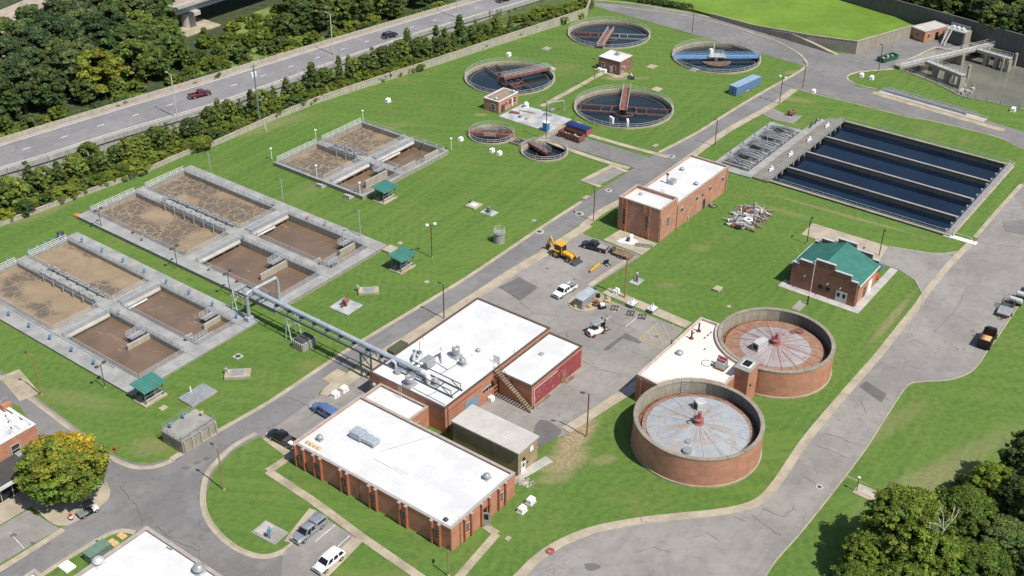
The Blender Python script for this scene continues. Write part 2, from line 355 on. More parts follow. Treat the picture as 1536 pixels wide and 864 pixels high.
# ------------------------------------------------------------------ material set
GRASS_SPOTS += [(864,655,8,2.8,60,1.0),(848,690,6,3.4,45,.85),(835,715,4,2,20,.5),(880,640,4,1.5,50,.7),(905,690,3,1.5,20,.45),(1337,478,13,1.1,54,.5),(925,117,5,2.0,0,.7),(960,117,4,1.2,0,.4),(722,172,2.5,1.2,0,.6),
  (1192,108,4,1.6,20,.6),(1195,150,6,2.2,-20,.4),(1390,722,16,3.5,30,.45),(1440,690,20,3,35,.3),(1000,428,3,1.5,0,.3),(1050,372,3,2,0,.25),(120,600,10,3,-20,.2),(420,185,14,3,45,.3),(560,200,14,3,40,.25),
  (800,665,5,1.6,50,.55),(1512,248,4,2,50,.4),(1275,716,4,.35,-35,.6),(1330,640,15,2.5,40,.25),(225,670,5,3,0,.25),(480,275,14,2.5,50,.2),(1265,322,22,.9,-33,.4),(1180,318,8,1.4,-33,.25),(60,320,9,2.5,50,.35),(250,700,3,1,0,.2)]
MAT.update(
 grass=m_grass('grass'), asphalt=m_asphalt('asphalt', .185, .18, .35, .1), asphalt_old=m_asphalt('asphalt_old', .232, .2, .55, .16, (1.07, 1.0, .93)), asphalt_dark=m_asphalt('asphalt_dark', .135, .15, .2),
 hwy=m_asphalt('highway_asphalt', .215, .12, .35, .08, (1, .97, .98)), conc=m_concrete('concrete', (.375, .325, .245), .2, .35, joint=3.0), conc_lt=m_concrete('concrete_light', (.41, .395, .36), .16, .3, joint=4), conc_grey=m_concrete('concrete_grey', (.29, .28, .255), .2, .4),
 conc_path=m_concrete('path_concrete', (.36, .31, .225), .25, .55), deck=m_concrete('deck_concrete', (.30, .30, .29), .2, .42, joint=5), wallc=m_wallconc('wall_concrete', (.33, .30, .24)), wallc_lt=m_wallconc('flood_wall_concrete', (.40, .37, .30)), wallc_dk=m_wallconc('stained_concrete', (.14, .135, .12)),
 yellow=m_plain('yellow_paint', (.50, .38, .12), .8, var=.35, scale=3), white_line=m_plain('white_paint_line', (.62, .62, .6), .8, var=.3, scale=2, coords='pos'), hwconc=m_concrete('shoulder_concrete', (.36, .29, .235), .15, .3),
 brick=m_brick('red_brick', (.45, .195, .115)), brick_tank=m_brick('tank_brick', (.45, .21, .132), cyl=10.1), brick_dk=m_brick('dark_brick', (.25, .105, .075)), brick_lt=m_brick('pale_brick', (.44, .215, .14)), brick_tan=m_brick('tan_block', (.33, .25, .15), (.34, .27, .18)),
 pil=m_plain('pilaster_steel', (.36, .13, .075), .6), roofw=m_roof('white_membrane', seam=3), roofw2=m_roof('cream_membrane', (.70, .67, .61)), cop=m_plain('coping_stone', (.34, .30, .27), .8), cop_br=m_plain('brown_coping', (.10, .07, .058), .5), cop_w=m_plain('white_metal_coping', (.62, .60, .58), .5), concroof=m_concrete('concrete_roof', (.46, .44, .40), .1, .4, 'obj'),
 glass=m_plain('dark_glass', (.012, .014, .018), .12, var=.2, spec=.6), frame=m_plain('window_frame', (.5, .5, .49), .5), grey_door=m_plain('grey_door', (.30, .31, .31), .5), blue_door=m_plain('blue_door', (.17, .27, .36), .5), white=m_plain('white_paint', (.78, .78, .76), .5, var=.07), pale=m_plain('pale_fibreglass', (.68, .69, .66), .5, var=.1),
 alu=m_plain('aluminium', (.56, .57, .57), .45, .35, var=.08), galv=m_plain('galvanised_steel', (.40, .41, .41), .5, .5), steel_lt=m_plain('painted_pipe', (.60, .61, .60), .45, .1), steel_gb=m_plain('blue_grey_pipe', (.34, .385, .42), .45, .1), steel_dk=m_plain('dark_steel', (.055, .07, .085), .5), black=m_plain('black', (.012, .012, .013), .5), rubber=m_plain('rubber', (.018, .018, .018), .8), darkgrey=m_plain('dark_grey', (.06, .06, .06), .6),
 rustred=m_rust('red_oxide_steel', (.22, .10, .08), (.13, .065, .05), .55), rust=m_rust('rusty_steel', (.20, .09, .05), (.10, .04, .02)), redoxide=m_plain('red_oxide_paint', (.29, .10, .085), .6), teal=m_metalroof('teal_metal_roof', (.035, .20, .16), 0, .6), teal_x=m_metalroof('teal_standing_seam', (.035, .20, .155), 0, .5), teal_steel=m_plain('teal_grey_steel', (.12, .19, .19), .5),
 blue=m_plain('blue_paint', (.10, .20, .36), .6, var=.22), blue_con=m_rust('container_blue', (.115, .20, .36), (.13, .17, .25), .62), valve=m_plain('valve_blue', (.10, .24, .36), .5), redwall=m_plain('red_painted_wall', (.27, .055, .06), .7, var=.2), wood=m_rust('weathered_wood', (.27, .18, .11), (.16, .10, .06), .5), polewood=m_rust('pole_wood', (.36, .23, .10), (.22, .14, .07), .5), timber=m_rust('old_planks', (.24, .17, .13), (.3, .24, .18), .5),
 olive=m_plain('olive_green', (.075, .085, .05), .5), tgreen=m_plain('transformer_green', (.13, .20, .15), .5), hazmat=m_plain('orange', (.6, .15, .03), .5), red=m_plain('red', (.45, .04, .03), .5), sand=m_plain('sand', (.50, .36, .18), .95, var=.25, scale=3),
 conc_lt2=m_concrete('work_slab_concrete', (.38, .39, .40), .3, .6), cop_w2=m_plain('grey_metal_coping', (.42, .45, .48), .5), teal_p=m_plain('teal_roof_panel', (.055, .19, .155), .45, var=.15, scale=.6), conc_rim=m_concrete('rim_concrete', (.27, .24, .195), .2, .4), cop_pink=m_plain('pink_coping', (.46, .36, .31), .7, var=.2), cover_a=m_cover('grey_cover', (.35, .375, .40), (.26, .16, .075), .85), cover_b=m_rust('grey_cover_edge', (.26, .20, .17), (.22, .11, .075), .5), cover_c=m_cover('stained_cover', (.36, .345, .35), (.24, .11, .085), 1.0), cover_d=m_rust('rusty_cover_edge', (.26, .125, .085), (.29, .19, .13), .5), cover_rib=m_plain('cover_rib', (.36, .37, .38), .6), cover_rib2=m_plain('red_cover_rib', (.27, .16, .13), .7), leaf_flat=m_plain('weed_green', (.10, .12, .03), .8, var=.3),
 wallc_hw=m_wallconc('highway_wall_concrete', (.37, .365, .34)), deck_br=m_concrete('stained_deck', (.205, .19, .16), .25, .5), blue_lt=m_plain('light_blue_paint', (.17, .31, .50), .55, var=.15), island=m_rust('island_sludge', (.17, .12, .095), (.12, .08, .06), .5), crack=m_plain('crack_filler', (.10, .095, .09), .9, var=.2), galv_lt=m_plain('pale_galvanised', (.46, .46, .45), .5, .1), steel_gl=m_plain('dull_pipe', (.36, .37, .37), .5, .2), tarp=m_plain('blue_tarpaulin', (.015, .03, .14), .5, var=.3), dgreen=m_plain('dark_green_paint', (.02, .11, .07), .5), toilet=m_plain('toilet_blue', (.03, .20, .42), .5), blue_roof=m_rust('container_roof', (.24, .34, .48), (.20, .25, .30), .6),
 black_water=m_water('dark_water', (.004, .010, .022), .05, .03, 1.2), lagoon=m_water('lagoon_water', (.15, .15, .12), .12, .35, .9, .2), clar_water=m_water('clarifier_water', (.012, .020, .024), .05, .03, 1.2), algae=m_plain('duckweed', (.128, .215, .020), .75, var=.22, scale=.05, coords='pos'),
 foam_a=m_foam('aerated_water', .40), foam_b=m_foam('aerated_water_foamy', .50, off=31), foam_c=m_foam('aerated_water_dark', .36, off=77), brown=m_scum('brown_water', (.165, .113, .076), (.29, .21, .13)), rock=m_plain('rock', (.34, .31, .28), .9, var=.4, scale=2), bark=m_rust('bark', (.13, .10, .075), (.07, .05, .035)), bark_w=m_plain('pale_bark', (.55, .52, .46), .8), soil=m_plain('soil', (.15, .115, .07), .95, coords='pos', var=.3), verge=m_plain('verge', (.075, .10, .028), .95, coords='pos', var=.35, scale=.4),
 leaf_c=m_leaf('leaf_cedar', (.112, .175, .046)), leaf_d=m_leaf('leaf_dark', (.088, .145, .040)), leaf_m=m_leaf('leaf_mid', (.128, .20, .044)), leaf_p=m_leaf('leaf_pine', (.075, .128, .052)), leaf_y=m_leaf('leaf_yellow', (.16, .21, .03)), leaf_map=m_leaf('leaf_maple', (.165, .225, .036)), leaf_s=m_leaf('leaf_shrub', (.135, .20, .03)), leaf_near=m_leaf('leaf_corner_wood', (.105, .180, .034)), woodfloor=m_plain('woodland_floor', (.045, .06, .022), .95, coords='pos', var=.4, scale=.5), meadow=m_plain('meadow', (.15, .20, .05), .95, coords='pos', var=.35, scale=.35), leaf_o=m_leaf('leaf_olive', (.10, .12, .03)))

# ------------------------------------------------------------------ basin frames (also the holes in the ground)
O2, O3, O4, OK_ = G(542, 298), G(432.5, 457), G(198, 595), G(1425, 356)
def rect(o, x0, x1, y0, y1, yaw=YAW): return [w2(o, yaw, *p) for p in ((x0, y0), (x1, y0), (x1, y1), (x0, y1))]
CLAR = {'c1': (-1.2, 300.3, 12.3), 'c2': (28.0, 335.6, 12.25), 'c3': (57.2, 317.3, 12.5), 'c4': (28.2, 280.4, 12.8), 's1': (-5.4, 263.4, 5.7), 's2': (7.4, 254.3, 5.7)}
def circ(x, y, r, n=48): return [Vector((x+r*math.cos(6.28319*k/n), y+r*math.sin(6.28319*k/n), 0)) for k in range(n)]
bank = smooth(GL([(1345, 103), (1372, 113), (1405, 126), (1440, 144), (1462, 149), (1500, 157), (1560, 171)]), 4)
LAG = bank + [G(1640, 190), G(1680, 92, 5.8)*1, G(1536, 53, 5.8)*1, Vector((132.6, 331.6, 0)), G(1436, 77), G(1401, 75)]
for p in LAG: p.z = 0
HOLES = [rect(O2, .2, 28.6, 0, 26.4), rect(O3, -3.3, 27, .3, 59.6), rect(O4, .3, 28.2, .2, 54), rect(OK_, .3, 42.3, .3, 45), LAG]
HOLES += [circ(x, y, r-.15) for x, y, r in CLAR.values()]
def inpoly(p, poly):
    c = False; j = len(poly)-1
    for i in range(len(poly)):
        if (poly[i].y > p.y) != (poly[j].y > p.y) and p.x < (poly[j].x-poly[i].x)*(p.y-poly[i].y)/(poly[j].y-poly[i].y)+poly[i].x: c = not c
        j = i
    return c
def ground_mesh():
    V = [Vector((-420, 20)), Vector((520, 20)), Vector((520, 900)), Vector((-420, 900))]; Ed = []; F = [[0, 1, 2, 3]]
    for h in HOLES:
        o = len(V); V += [p.to_2d() for p in h]; Ed += [(o+i, o+(i+1) % len(h)) for i in range(len(h))]
    vv, ee, ff, *_ = delaunay_2d_cdt(V, Ed, F, 0, 1e-4)
    keep = []
    for f in ff:
        c = sum((vv[i] for i in f), Vector((0, 0)))/len(f)
        if not any(inpoly(c, h) for h in HOLES): keep.append(tuple(f))
    mb = MB(); mb.v = [(p.x, p.y, 0) for p in vv]; mb.f = keep; return mb
ground_mesh().build('ground', 'grass', kind='structure')

_z = [0.016]
def pave(name, mat, pts, z=None, sm=0, world=False, kind='structure'):
    w = pts if world else GL(pts)
    if sm: w = smooth(w, sm)
    if z is None: _z[0] += .004; z = _z[0]
    return MB().sheet(w, z).build(name, mat, kind=kind)
def offs(w, d):
    out = []
    for i, p in enumerate(w):
        t = (w[min(i+1, len(w)-1)]-w[max(i-1, 0)]); t.z = 0; t.normalize(); out.append(p+Vector((-t.y, t.x, 0))*d)
    return out
def kerb(pts, side=1, gut=.55, sm=5, h=.13, kw=.2, mat='conc', world=False, name='kerb'):   # pts = outer (grass) edge; gutter lies on `side` of the run
    w = pts if world else GL(pts)
    if sm: w = smooth(w, sm)
    L = [(0, -.02), (0, h), (kw*side, h), ((kw+.03)*side, .045), ((kw+gut)*side, .04), ((kw+gut)*side, 0)]
    rows = []
    for d, z in L:
        o = offs(w, d); rows.append([(p.x, p.y, z) for p in o])
    rs = [[r[i] for r in rows] for i in range(len(w))]
    return MB().rings(rs, False, False).build(name, mat, kind='structure')
def band(pts, width, mat='conc', z=None, sm=5, side=1, name='gutter_band', world=False):
    w = pts if world else GL(pts)
    if sm: w = smooth(w, sm)
    o = offs(w, width*side)
    if z is None: _z[0] += .004; z = _z[0]
    rs = [[(a.x, a.y, z), (b.x, b.y, z)] if side < 0 else [(b.x, b.y, z), (a.x, a.y, z)] for a, b in zip(w, o)]
    return MB().rings(rs, False, False).build(name, mat, kind='structure')
def slabs(name, pts, width, mat='conc_path', ln=1.6, z=.05, parent=None):   # a path of separate slabs on a bed
    w = GL(pts); root = None
    bed = MB()
    for i in range(len(w)-1): bed.bar(w[i]+Vector((0, 0, .012+.003*i)), w[i+1]+Vector((0, 0, .012+.003*i)), width-.04, .02)
    root = bed.build(name, 'soil', kind='structure')
    rnd = random.Random(len(pts)*7+int(width*100)+int(pts[0][0]))
    for i in range(len(w)-1):
        a, b = w[i], w[i+1]; d = b-a; L = d.length; n = max(1, round(L/ln)); yaw = math.atan2(d.y, d.x); q = L/n
        me = MB().box(.012, q-.012, -width/2, width/2, 0, .06).mesh('slab', mat)
        for k in range(n):
            o = bpy.data.objects.new('slab', me); COL.objects.link(o); o.parent = root
            o.location = a+d*(k/n)+Vector((0, 0, z-.03+rnd.uniform(-.006, .006)+.004*i)); o.rotation_euler = (rnd.uniform(-.004, .004), 0, yaw)
    return root

# ------------------------------------------------------------------ roads
NWK = [(0,563),(44,593),(104,638),(150,673),(173,687),(200,698),(227,699),(253,691),(280,673),(333,641),(400,603),(486,546),(540,511),(662,438),(719,402),(799,348),(870,302),(905,281),(952,252),(987,228),(1043,199),(1089,170),(1137,141),(1180,117),(1200,105),(1209,97)]
TOPK = [(1209,97),(1205,89),(1194,79),(1167,64),(1133,52),(1094,39.6),(1042,27),(1000,20),(940,12),(884,7)]
pave('road', 'asphalt', NWK[8:] + [(1225,100),(1250,118),(1262,123),(1219,140),(1187,133),(1152,158),(1112,180),(1078,200),(1014,246),(973,276),(900,314),(876,332),(800,382),(721,431),(602,507),(569,527),(536,546),(499,571),(480,587),(433,683),(390,655),(350,676),(320,709),(308,745),(253,760),(210,740)])
pave('junction', 'asphalt', [(0,555),(44,588),(104,633),(150,668),(173,683),(200,694),(227,695),(255,688),(282,671),(320,660),(345,678),(318,709),(306,745),(311,772),(330,801),(360,825),(393,836),(430,830),(440,864),(455,930),(520,1070),(400,1070),(330,905),(205,797),(176,795),(157,802),(129,818),(87,844),(20,900),(-40,880),(0,848),(50,820),(89,793),(112,784),(150,762),(163,748),(165,735),(158,724),(110,690),(62,662),(30,610),(0,600)])
pave('side_road', 'asphalt', TOPK[::-1] + [(1215,100),(1271,115),(1285,130),(1315,135),(1400,158),(1470,178),(1536,198),(1640,230),(1640,250),(1536,222),(1495,205),(1397,181),(1362,174),(1278,153),(1219,139),(1195,132),(1203,112),(1210,100)])
pave('side_road', 'asphalt', [(880,2),(1000,13),(1045,21),(1067,26),(1129,45),(1208,67),(1256,80),(1283,81.5),(1320,71),(1364,58),(1385,65),(1422,56),(1436,50),(1446,64),(1436,77),(1401,74.5),(1347,101),(1303,106),(1278,110),(1267,115),(1225,112),(1205,97),(1207,93),(1195,80),(1167,65.5),(1133,53),(1094,41),(1042,28),(1000,21),(884,8)])
pave('yard', 'asphalt_old', [(876,337),(869,344),(878,353),(905,362),(962,384),(887,432),(905,447),(1026,494),(1000,520),(960,560),(950,590),(870,640),(853,652),(805,664),(760,655),(640,600),(560,550),(602,510),(721,434),(800,385)])
pave('parking_bay', 'asphalt_old', [(477,594),(560,560),(600,600),(440,690),(433,683),(395,654)])
pave('parking_bay', 'asphalt_old', [(437,815),(474,766),(492,780),(542,812),(494,862),(470,890),(420,880),(425,830)])
pave('parking_bay', 'asphalt_old', [(42,765),(89,793),(0,846),(-60,880),(-60,825)])
RW = [(1460,367),(1426,402),(1393,443),(1382,460),(1350,500),(1321,537),(1287,576),(1217,659),(1174,723),(1147,753),(1117,766),(1074,774),(1024,779),(962,786),(895,799),(845,819),(809,843),(780,872),(735,910),(660,985)]
RE = [(1560,430),(1536,449),(1505,495),(1480,530),(1470,545),(1455,560),(1432,569),(1412,572),(1385,573.5),(1367,576),(1356,586),(1325,634),(1291,686),(1211,789),(1164,843),(1140,880),(1080,970)]
pave('side_road', 'asphalt_old', [(1536,273),(1600,190),(1640,330)] + RE + [(1080,970),(990,1090),(540,1090),(660,985),(735,910)] + RW[::-1])
pave('driveway', 'asphalt_old', [(1458,370),(1436,378),(1407,381),(1369,376.5),(1333,370.5),(1318,395),(1347,404),(1371,420),(1381,438),(1385,455),(1395,445),(1428,404)])
pave('driveway', 'asphalt', [(826,192),(868,204),(985,240),(962,258),(947,250),(820,211),(815,203)])
pave('parking_pad', 'asphalt_old', [(917,250.5),(938,257.5),(898,279),(876,271.5)])
pave('driveway', 'asphalt_old', [(1150,160),(1160,163),(1178,171),(1204,174),(1190,186),(1163,181),(1140,170)])
# concrete margins
kerb(NWK[:17], -1); kerb(NWK[19:], -1); kerb(TOPK, -1)
band([(1187,133),(1152,158),(1112,180),(1078,200),(1014,246),(973,276),(900,314),(876,332),(869,338)], 1.9, side=1, name='sidewalk')
band([(876,335),(840,357),(800,383),(760,407),(721,432),(680,458),(640,483),(602,507),(569,527),(545,543),(520,560)], 2.3, side=1)
band([(640,486),(602,510),(569,530),(545,546),(528,557),(499,573),(486,583),(480,592)], 2.6, side=1, name='sidewalk')
kerb([(387,652),(352,672),(322,702),(313,718),(309,745),(313,770),(330,797),(360,821),(393,832),(422,825),(440,812)], 1, gut=.9, sm=6) if 0 else kerb([(440,812),(420,826),(393,832),(360,821),(330,797),(313,770),(309,745),(313,718),(322,702),(352,672),(387,652)], 1, gut=.7, sm=6)
band([(436,815),(455,790),(474,766)], 1.1, name='path', side=1); band([(545,812),(520,838),(490,868)], 1.8, name='path', side=-1)
band([(92,792),(45,822),(-10,856),(-60,885)], 1.1, side=1)
kerb([(158,722),(165,735),(163,748),(150,761),(128,775),(112,784),(97,789),(81,787),(67,777),(48,760)], -1, gut=.25, sm=5, kw=.35)
kerb([(62,664),(100,692),(140,716),(158,724)], -1, gut=.3, sm=4)
kerb([(205,797),(190,794),(176,795),(157,802),(129,818),(87,844),(60,862),(20,890)], 1, gut=.35, kw=.35, sm=4)
pave('forecourt', 'conc', [(-60,700),(-60,822),(0,788),(42,763),(48,760),(67,777),(81,787),(97,789),(112,784),(150,761),(163,748),(165,735),(158,724),(110,692),(62,664)], z=.055)
band(RW, 1.35, side=-1); kerb(RE, -1, gut=.75); kerb([(q[0]-1.2,q[1]-1.0) for q in RW[3:]], 1, gut=.1, sm=4)
band([(1536,278),(1500,318),(1466,358)], 1.0, side=-1, name='gutter_band')
kerb([(1371,420),(1381,438),(1384,452),(1380,462)], 1, sm=3, gut=.3); kerb([(1458,369),(1436,377),(1407,380),(1369,375.5),(1333,369.5)], 1, gut=.25)
kerb([(1339,103),(1303,106),(1285,108),(1271,113),(1269,118),(1277,124),(1293,130),(1315,134)], 1, gut=.4)
kerb([(1640,252),(1536,223),(1495,205),(1397,181),(1362,175),(1278,154),(1219,140),(1192,131)], 1, gut=.2, kw=.15)
kerb([(884,-1),(940,4),(1000,13),(1045,21),(1067,26)], -1, gut=.3)
band([(955,385),(925,405),(887,431)], 1.1, side=-1, name='gutter_band'); 
band([(903,440),(960,464),(1028,493)], 2.4, side=1, name='sidewalk')
band([(944,593),(900,622),(855,650)], 1.9, side=-1, name='gutter_band')
band([(826,188),(868,201),(930,219),(1000,238)], 1.5, side=1, name='sidewalk'); band([(815,207),(870,228),(920,244),(946,251)], 1.5, side=-1, name='sidewalk')
band([(917,247),(870,271),(898,282)], 1.3, sm=0, side=1, name='pad_edge'); band([(920,248),(943,257)], 1.2, sm=0, side=-1, name='pad_edge')
pave('concrete_pad', 'conc', [(905,360),(930,345),(986,366),(963,383)], z=.066)
pave('concrete_apron', 'conc', [(1202,352),(1219,335),(1333,370),(1318,394),(1290,380)], z=.07)
slabs('footpath', [(812,160),(905,109)], 1.5, ln=2.5); slabs('footpath', [(893,103),(927,116),(941,110)], 1.6, ln=2.2)
slabs('footpath', [(437,684),(402,707),(470,752),(550,811),(640,873),(740,945)], 1.35, ln=1.7); slabs('footpath', [(728,789),(745,801),(690,864),(655,905)], 1.25, ln=1.6); slabs('footpath', [(806,213),(838,193),(870,184)], 1.6, ln=2)
slabs('footpath', [(777,716),(824,689)], 1.7, 'conc_lt', ln=2.2, z=.09); slabs('footpath', [(935,592),(962,573)], 2.0, 'conc_lt', ln=2.5); slabs('footpath', [(402,655),(436,681)], 2.0, ln=2.2)
slabs('footpath', [(14,560),(45,596)], 3.5, ln=3) ; slabs('footpath', [(513,557),(490,573)], 2.2, ln=2.2)
gp = G(1280, 461)
pl = thing('building_pad', 'pale concrete apron slabs around the green roofed building', 'pavement'); del pl['label']; del pl['category']; pl['kind'] = 'structure'; pl.location = gp; pl.rotation_euler = (0, 0, R(YAW))
for i, (x0, x1, y0, y1) in enumerate([(-1.7,18.5,-1.6,-.02),(-1.7,-.02,.02,13.6),(-1.7,1.2,13.64,14.8)]):
    L_, W_ = x1-x0, y1-y0; n_ = max(1, round(max(L_, W_)/2.2))
    for k in range(n_):
        if L_ > W_: MB().box(x0+L_*k/n_+.012, x0+L_*(k+1)/n_-.012, y0, y1, .0, .075).build('slab', 'conc_lt', pl)
        else: MB().box(x0, x1, y0+W_*k/n_+.012, y0+W_*(k+1)/n_-.012, .0, .075).build('slab', 'conc_lt', pl)
# painted lines and stains
def line(a, b, w=.12, mat='white_line', name='road_marking', zz=.10):
    A, B = G(*a), G(*b); MB().bar(A+Vector((0, 0, zz-.002)), B+Vector((0, 0, zz-.002)), w, .004).build(name, mat, kind='structure')
for a, b in [((473,813),(503,788)),((506,821),(525,804))]: line(a, b)
for a, b in [((920,469),(929,463)),((909,480),(916,475)),((945,485),(957,476)),((938,491),(944,486))]: line(a, b, .1)
for a, b in [((958,510),(987,485)),((958,510),(996,525)),((966,512),(967,504)),((1009,486),(1013,498))]: line(a, b, .13, 'yellow')
for a, b in [((981,491),(995,518)),((994,488),(1006,512)),((972,499),(980,518))]: line(a, b, .13, 'yellow')
line((15,800), (37,824), .1)
pave('asphalt_patch', 'asphalt_dark', [(779,416),(807,432),(781,451),(748,431)], z=.094)
pave('asphalt_patch', 'asphalt_dark', [(795,664),(810,630),(842,645),(830,660),(812,670)], z=.095, sm=3)
pave('asphalt_patch', 'asphalt_dark', [(905,524),(912,526),(935,508),(960,516),(963,512),(938,500)], z=.096)
pave('asphalt_patch', 'asphalt', [(1503,333),(1536,330),(1536,352),(1508,347)], z=.097)
pave('asphalt_patch', 'asphalt_dark', [(1289,580),(1299,572),(1330,592),(1322,604)], z=.098)
for i, (x, y, l) in enumerate([(888,850,3.0),(821,403,1.0),(862,419,.8),(1460,497,1.0),(1446,524,.6),(1436,524,.7),(1452,481,.5),(20,803,1.6),(49,815,1.2),(985,505,1.2),(280,702,1.6),(296,694,1.6),(310,688,1.4)]):
    p = G(x, y); rn = random.Random(i); MB().sheet([(p.x+l*.5*(.5+.4*rn.random())*math.cos(a*.5236), p.y+l*.3*(.5+.5*rn.random())*math.sin(a*.5236)) for a in range(12)], .10+.001*i).build('oil_stain', 'asphalt_dark', kind='structure')
for x, y, r in [(357,535,1.0),(809,348,1.0),(869,321,1.0),(1007,235,.9),(1229,731,.6),(1184,546,.6),(145,812,.5),(913,286,.8),(758,250,0.01)]:
    if r < .1: continue
    p = G(x, y); o = MB().cyl(0, 0, 0, .105, r, 4 if r > .95 and x < 400 else 20, a0=R(YAW+45)).build('manhole_surround', 'conc_lt', kind='structure'); o.location = p
    c = MB().cyl(0, 0, .1, .12, r*.5, 18).build('manhole_cover', 'darkgrey', o, True)

# ------------------------------------------------------------------ highway
def hz(x): return 4.0 if x < 480 else 4.0-3.2*min(1, (x-480)/330)
NH = [(-220,278),(-100,243),(0,213),(100,182.5),(200,152),(300,122),(400,92),(500,62),(600,32.5),(700,3),(800,-27),(960,-76)]
SH = [(-220,331),(-100,291),(0,259),(62,241),(158,210),(267,178),(320,163),(425,125.5),(537,84),(620,55),(706,29),(760,13),(830,-9),(990,-62)]
N_ = [G(x, y, hz(x)) for x, y in NH]; S_ = [G(x, y, hz(x)) for x, y in SH]
N_ = smooth(N_, 4); S_ = smooth(S_, 4)
def resamp(w, n):
    d = [0]
    for a, b in zip(w, w[1:]): d.append(d[-1]+(b-a).length)
    out = []
    for k in range(n):
        t = d[-1]*k/(n-1); i = max(j for j in range(len(d)) if d[j] <= t+1e-9); i = min(i, len(w)-2); out.append(w[i].lerp(w[i+1], (t-d[i])/max(1e-6, d[i+1]-d[i])))
    return out
N_ = resamp(N_, 60); S_ = resamp(S_, 60)
def across(f, dz=0): return [a.lerp(b, f)+Vector((0, 0, dz)) for a, b in zip(N_, S_)]
def ribbon(name, f0, f1, dz, mat, skip=None):
    a, b = across(f0, dz), across(f1, dz); mb = MB()
    if skip is None: mb.rings([[q, p] for p, q in zip(a, b)], False, False)
    else:
        for i in range(len(a)-1):
            if skip(i): mb.rings([[b[i], a[i]], [b[i].lerp(b[i+1], .38), a[i].lerp(a[i+1], .38)]], False, False)
    return mb.build(name, mat, kind='structure')
ribbon('highway', 0, 1, 0, 'hwy'); ribbon('shoulder', .02, .11, .006, 'hwconc'); ribbon('shoulder', .86, .99, .006, 'hwconc')
ribbon('lane_line', .12, .135, .012, 'white_line'); ribbon('lane_line', .83, .845, .012, 'white_line'); ribbon('lane_line', .47, .488, .012, 'white_line', lambda i: i % 2 == 0); 
def parapet2(w, side, name, lab):
    t = thing(name, lab, 'barrier')
    def ring(o0, o1, z0, z1): 
        a, b = offs(w, o0*side), offs(w, o1*side); return [[(p.x, p.y, p.z+z0), (p.x, p.y, p.z+z1), (q.x, q.y, q.z+z1), (q.x, q.y, q.z+z0)] if side < 0 else [(q.x, q.y, q.z+z0), (q.x, q.y, q.z+z1), (p.x, p.y, p.z+z1), (p.x, p.y, p.z+z0)] for p, q in zip(a, b)]
    MB().rings(ring(.05, .4, -4.8, -.3), True, True).build('wall', 'wallc_hw', t)
    R_ = ring(.0, .75, -.29, .9)
    for k in range(len(R_)-1): 
        e = [tuple(Vector(u).lerp(Vector(v), .985)) for u, v in zip(R_[k], R_[k+1])]; MB().rings([R_[k], e], True, True).build('parapet_panel', 'wallc_hw', t)
    return t
def parapet(w, side, h=.95, drop=4.6, name='highway_barrier', lab='', mat='wallc_lt'):
    o = offs(w, .35*side); rs = [[(a.x, a.y, a.z), (a.x, a.y, a.z+h), (b.x, b.y, b.z+h), (b.x, b.y, b.z-drop)] for a, b in zip(w, o)]
    if side > 0: rs = [list(reversed(r)) for r in rs]
    return MB().rings(rs, False, False).build(name, mat, label=lab, cat='barrier')
parapet(N_, 1, .9, 5, lab='pale concrete barrier along the wooded edge of the highway')
parapet2(S_, -1, 'retaining_wall', 'tall vine streaked concrete retaining wall carrying the highway edge')
# embankment behind the highway
ob = offs(N_, 9); ob2 = offs(N_, 1.0)
MB().rings([[(b.x, b.y, -.1), (a.x, a.y, a.z-.7)] for a, b in zip(ob2, ob)][::-1], False, False).build('embankment', 'verge', kind='structure')
so_ = offs(S_, -.3); so2 = offs(S_, -7)
MB().rings([[(a.x, a.y, max(.2, a.z-3.2)), (b.x, b.y, .05)] for a, b in zip(so_, so2)][::-1], False, False).build('embankment', 'verge', kind='structure')
wf0 = offs(N_, 7); wf1 = offs(N_, 130)
MB().rings([[(b.x, b.y, .02), (a.x, a.y, .02)] for a, b in zip(wf0, wf1)][::-1], False, False).build('woodland_floor', 'woodfloor', kind='structure')
pave('meadow', 'meadow', [(285,112),(330,75),(345,40),(400,12),(450,10),(470,40),(440,72),(380,95),(320,112)], z=.045, sm=4)
# flood wall
FW = [(-120,384),(-40,354),(25,331),(108,300.5),(208,264),(277,234),(320,220),(412,180),(473,156),(540,134),(600,115),(664,95),(747,68),(831,41),(880,25),(886,10)]
fw = [G(x, y) for x, y in FW]
mb = MB(); hs = [.9+1.6*max(0, min(1, (x-250)/620)) for x, y in FW]
o1 = offs(fw, .4)
mb.rings([[(a.x, a.y, -.1), (a.x, a.y, h), (b.x, b.y, h), (b.x, b.y, -.1)][::-1] for a, b, h in zip(fw, o1, hs)], False, False)
fwo = thing('flood_wall', 'long low buff concrete flood wall along the lawn below the trees', 'wall'); mb.build('wall', 'wallc_lt', fwo)
cp = MB(); oa, obb = offs(fw, -.06), offs(fw, .46)
cp.rings([[(a.x, a.y, h), (a.x, a.y, h+.12), (b.x, b.y, h+.12), (b.x, b.y, h)][::-1] for a, b, h in zip(oa, obb, hs)], False, False); cp.build('coping', 'conc', fwo)
# strip of rough ground behind it
ff = offs(fw, .4); f2 = offs(fw, 7)
MB().rings([[(a.x, a.y, .03), (b.x, b.y, .06)] for a, b in zip(ff, f2)], False, False).build('verge', 'verge', kind='structure')

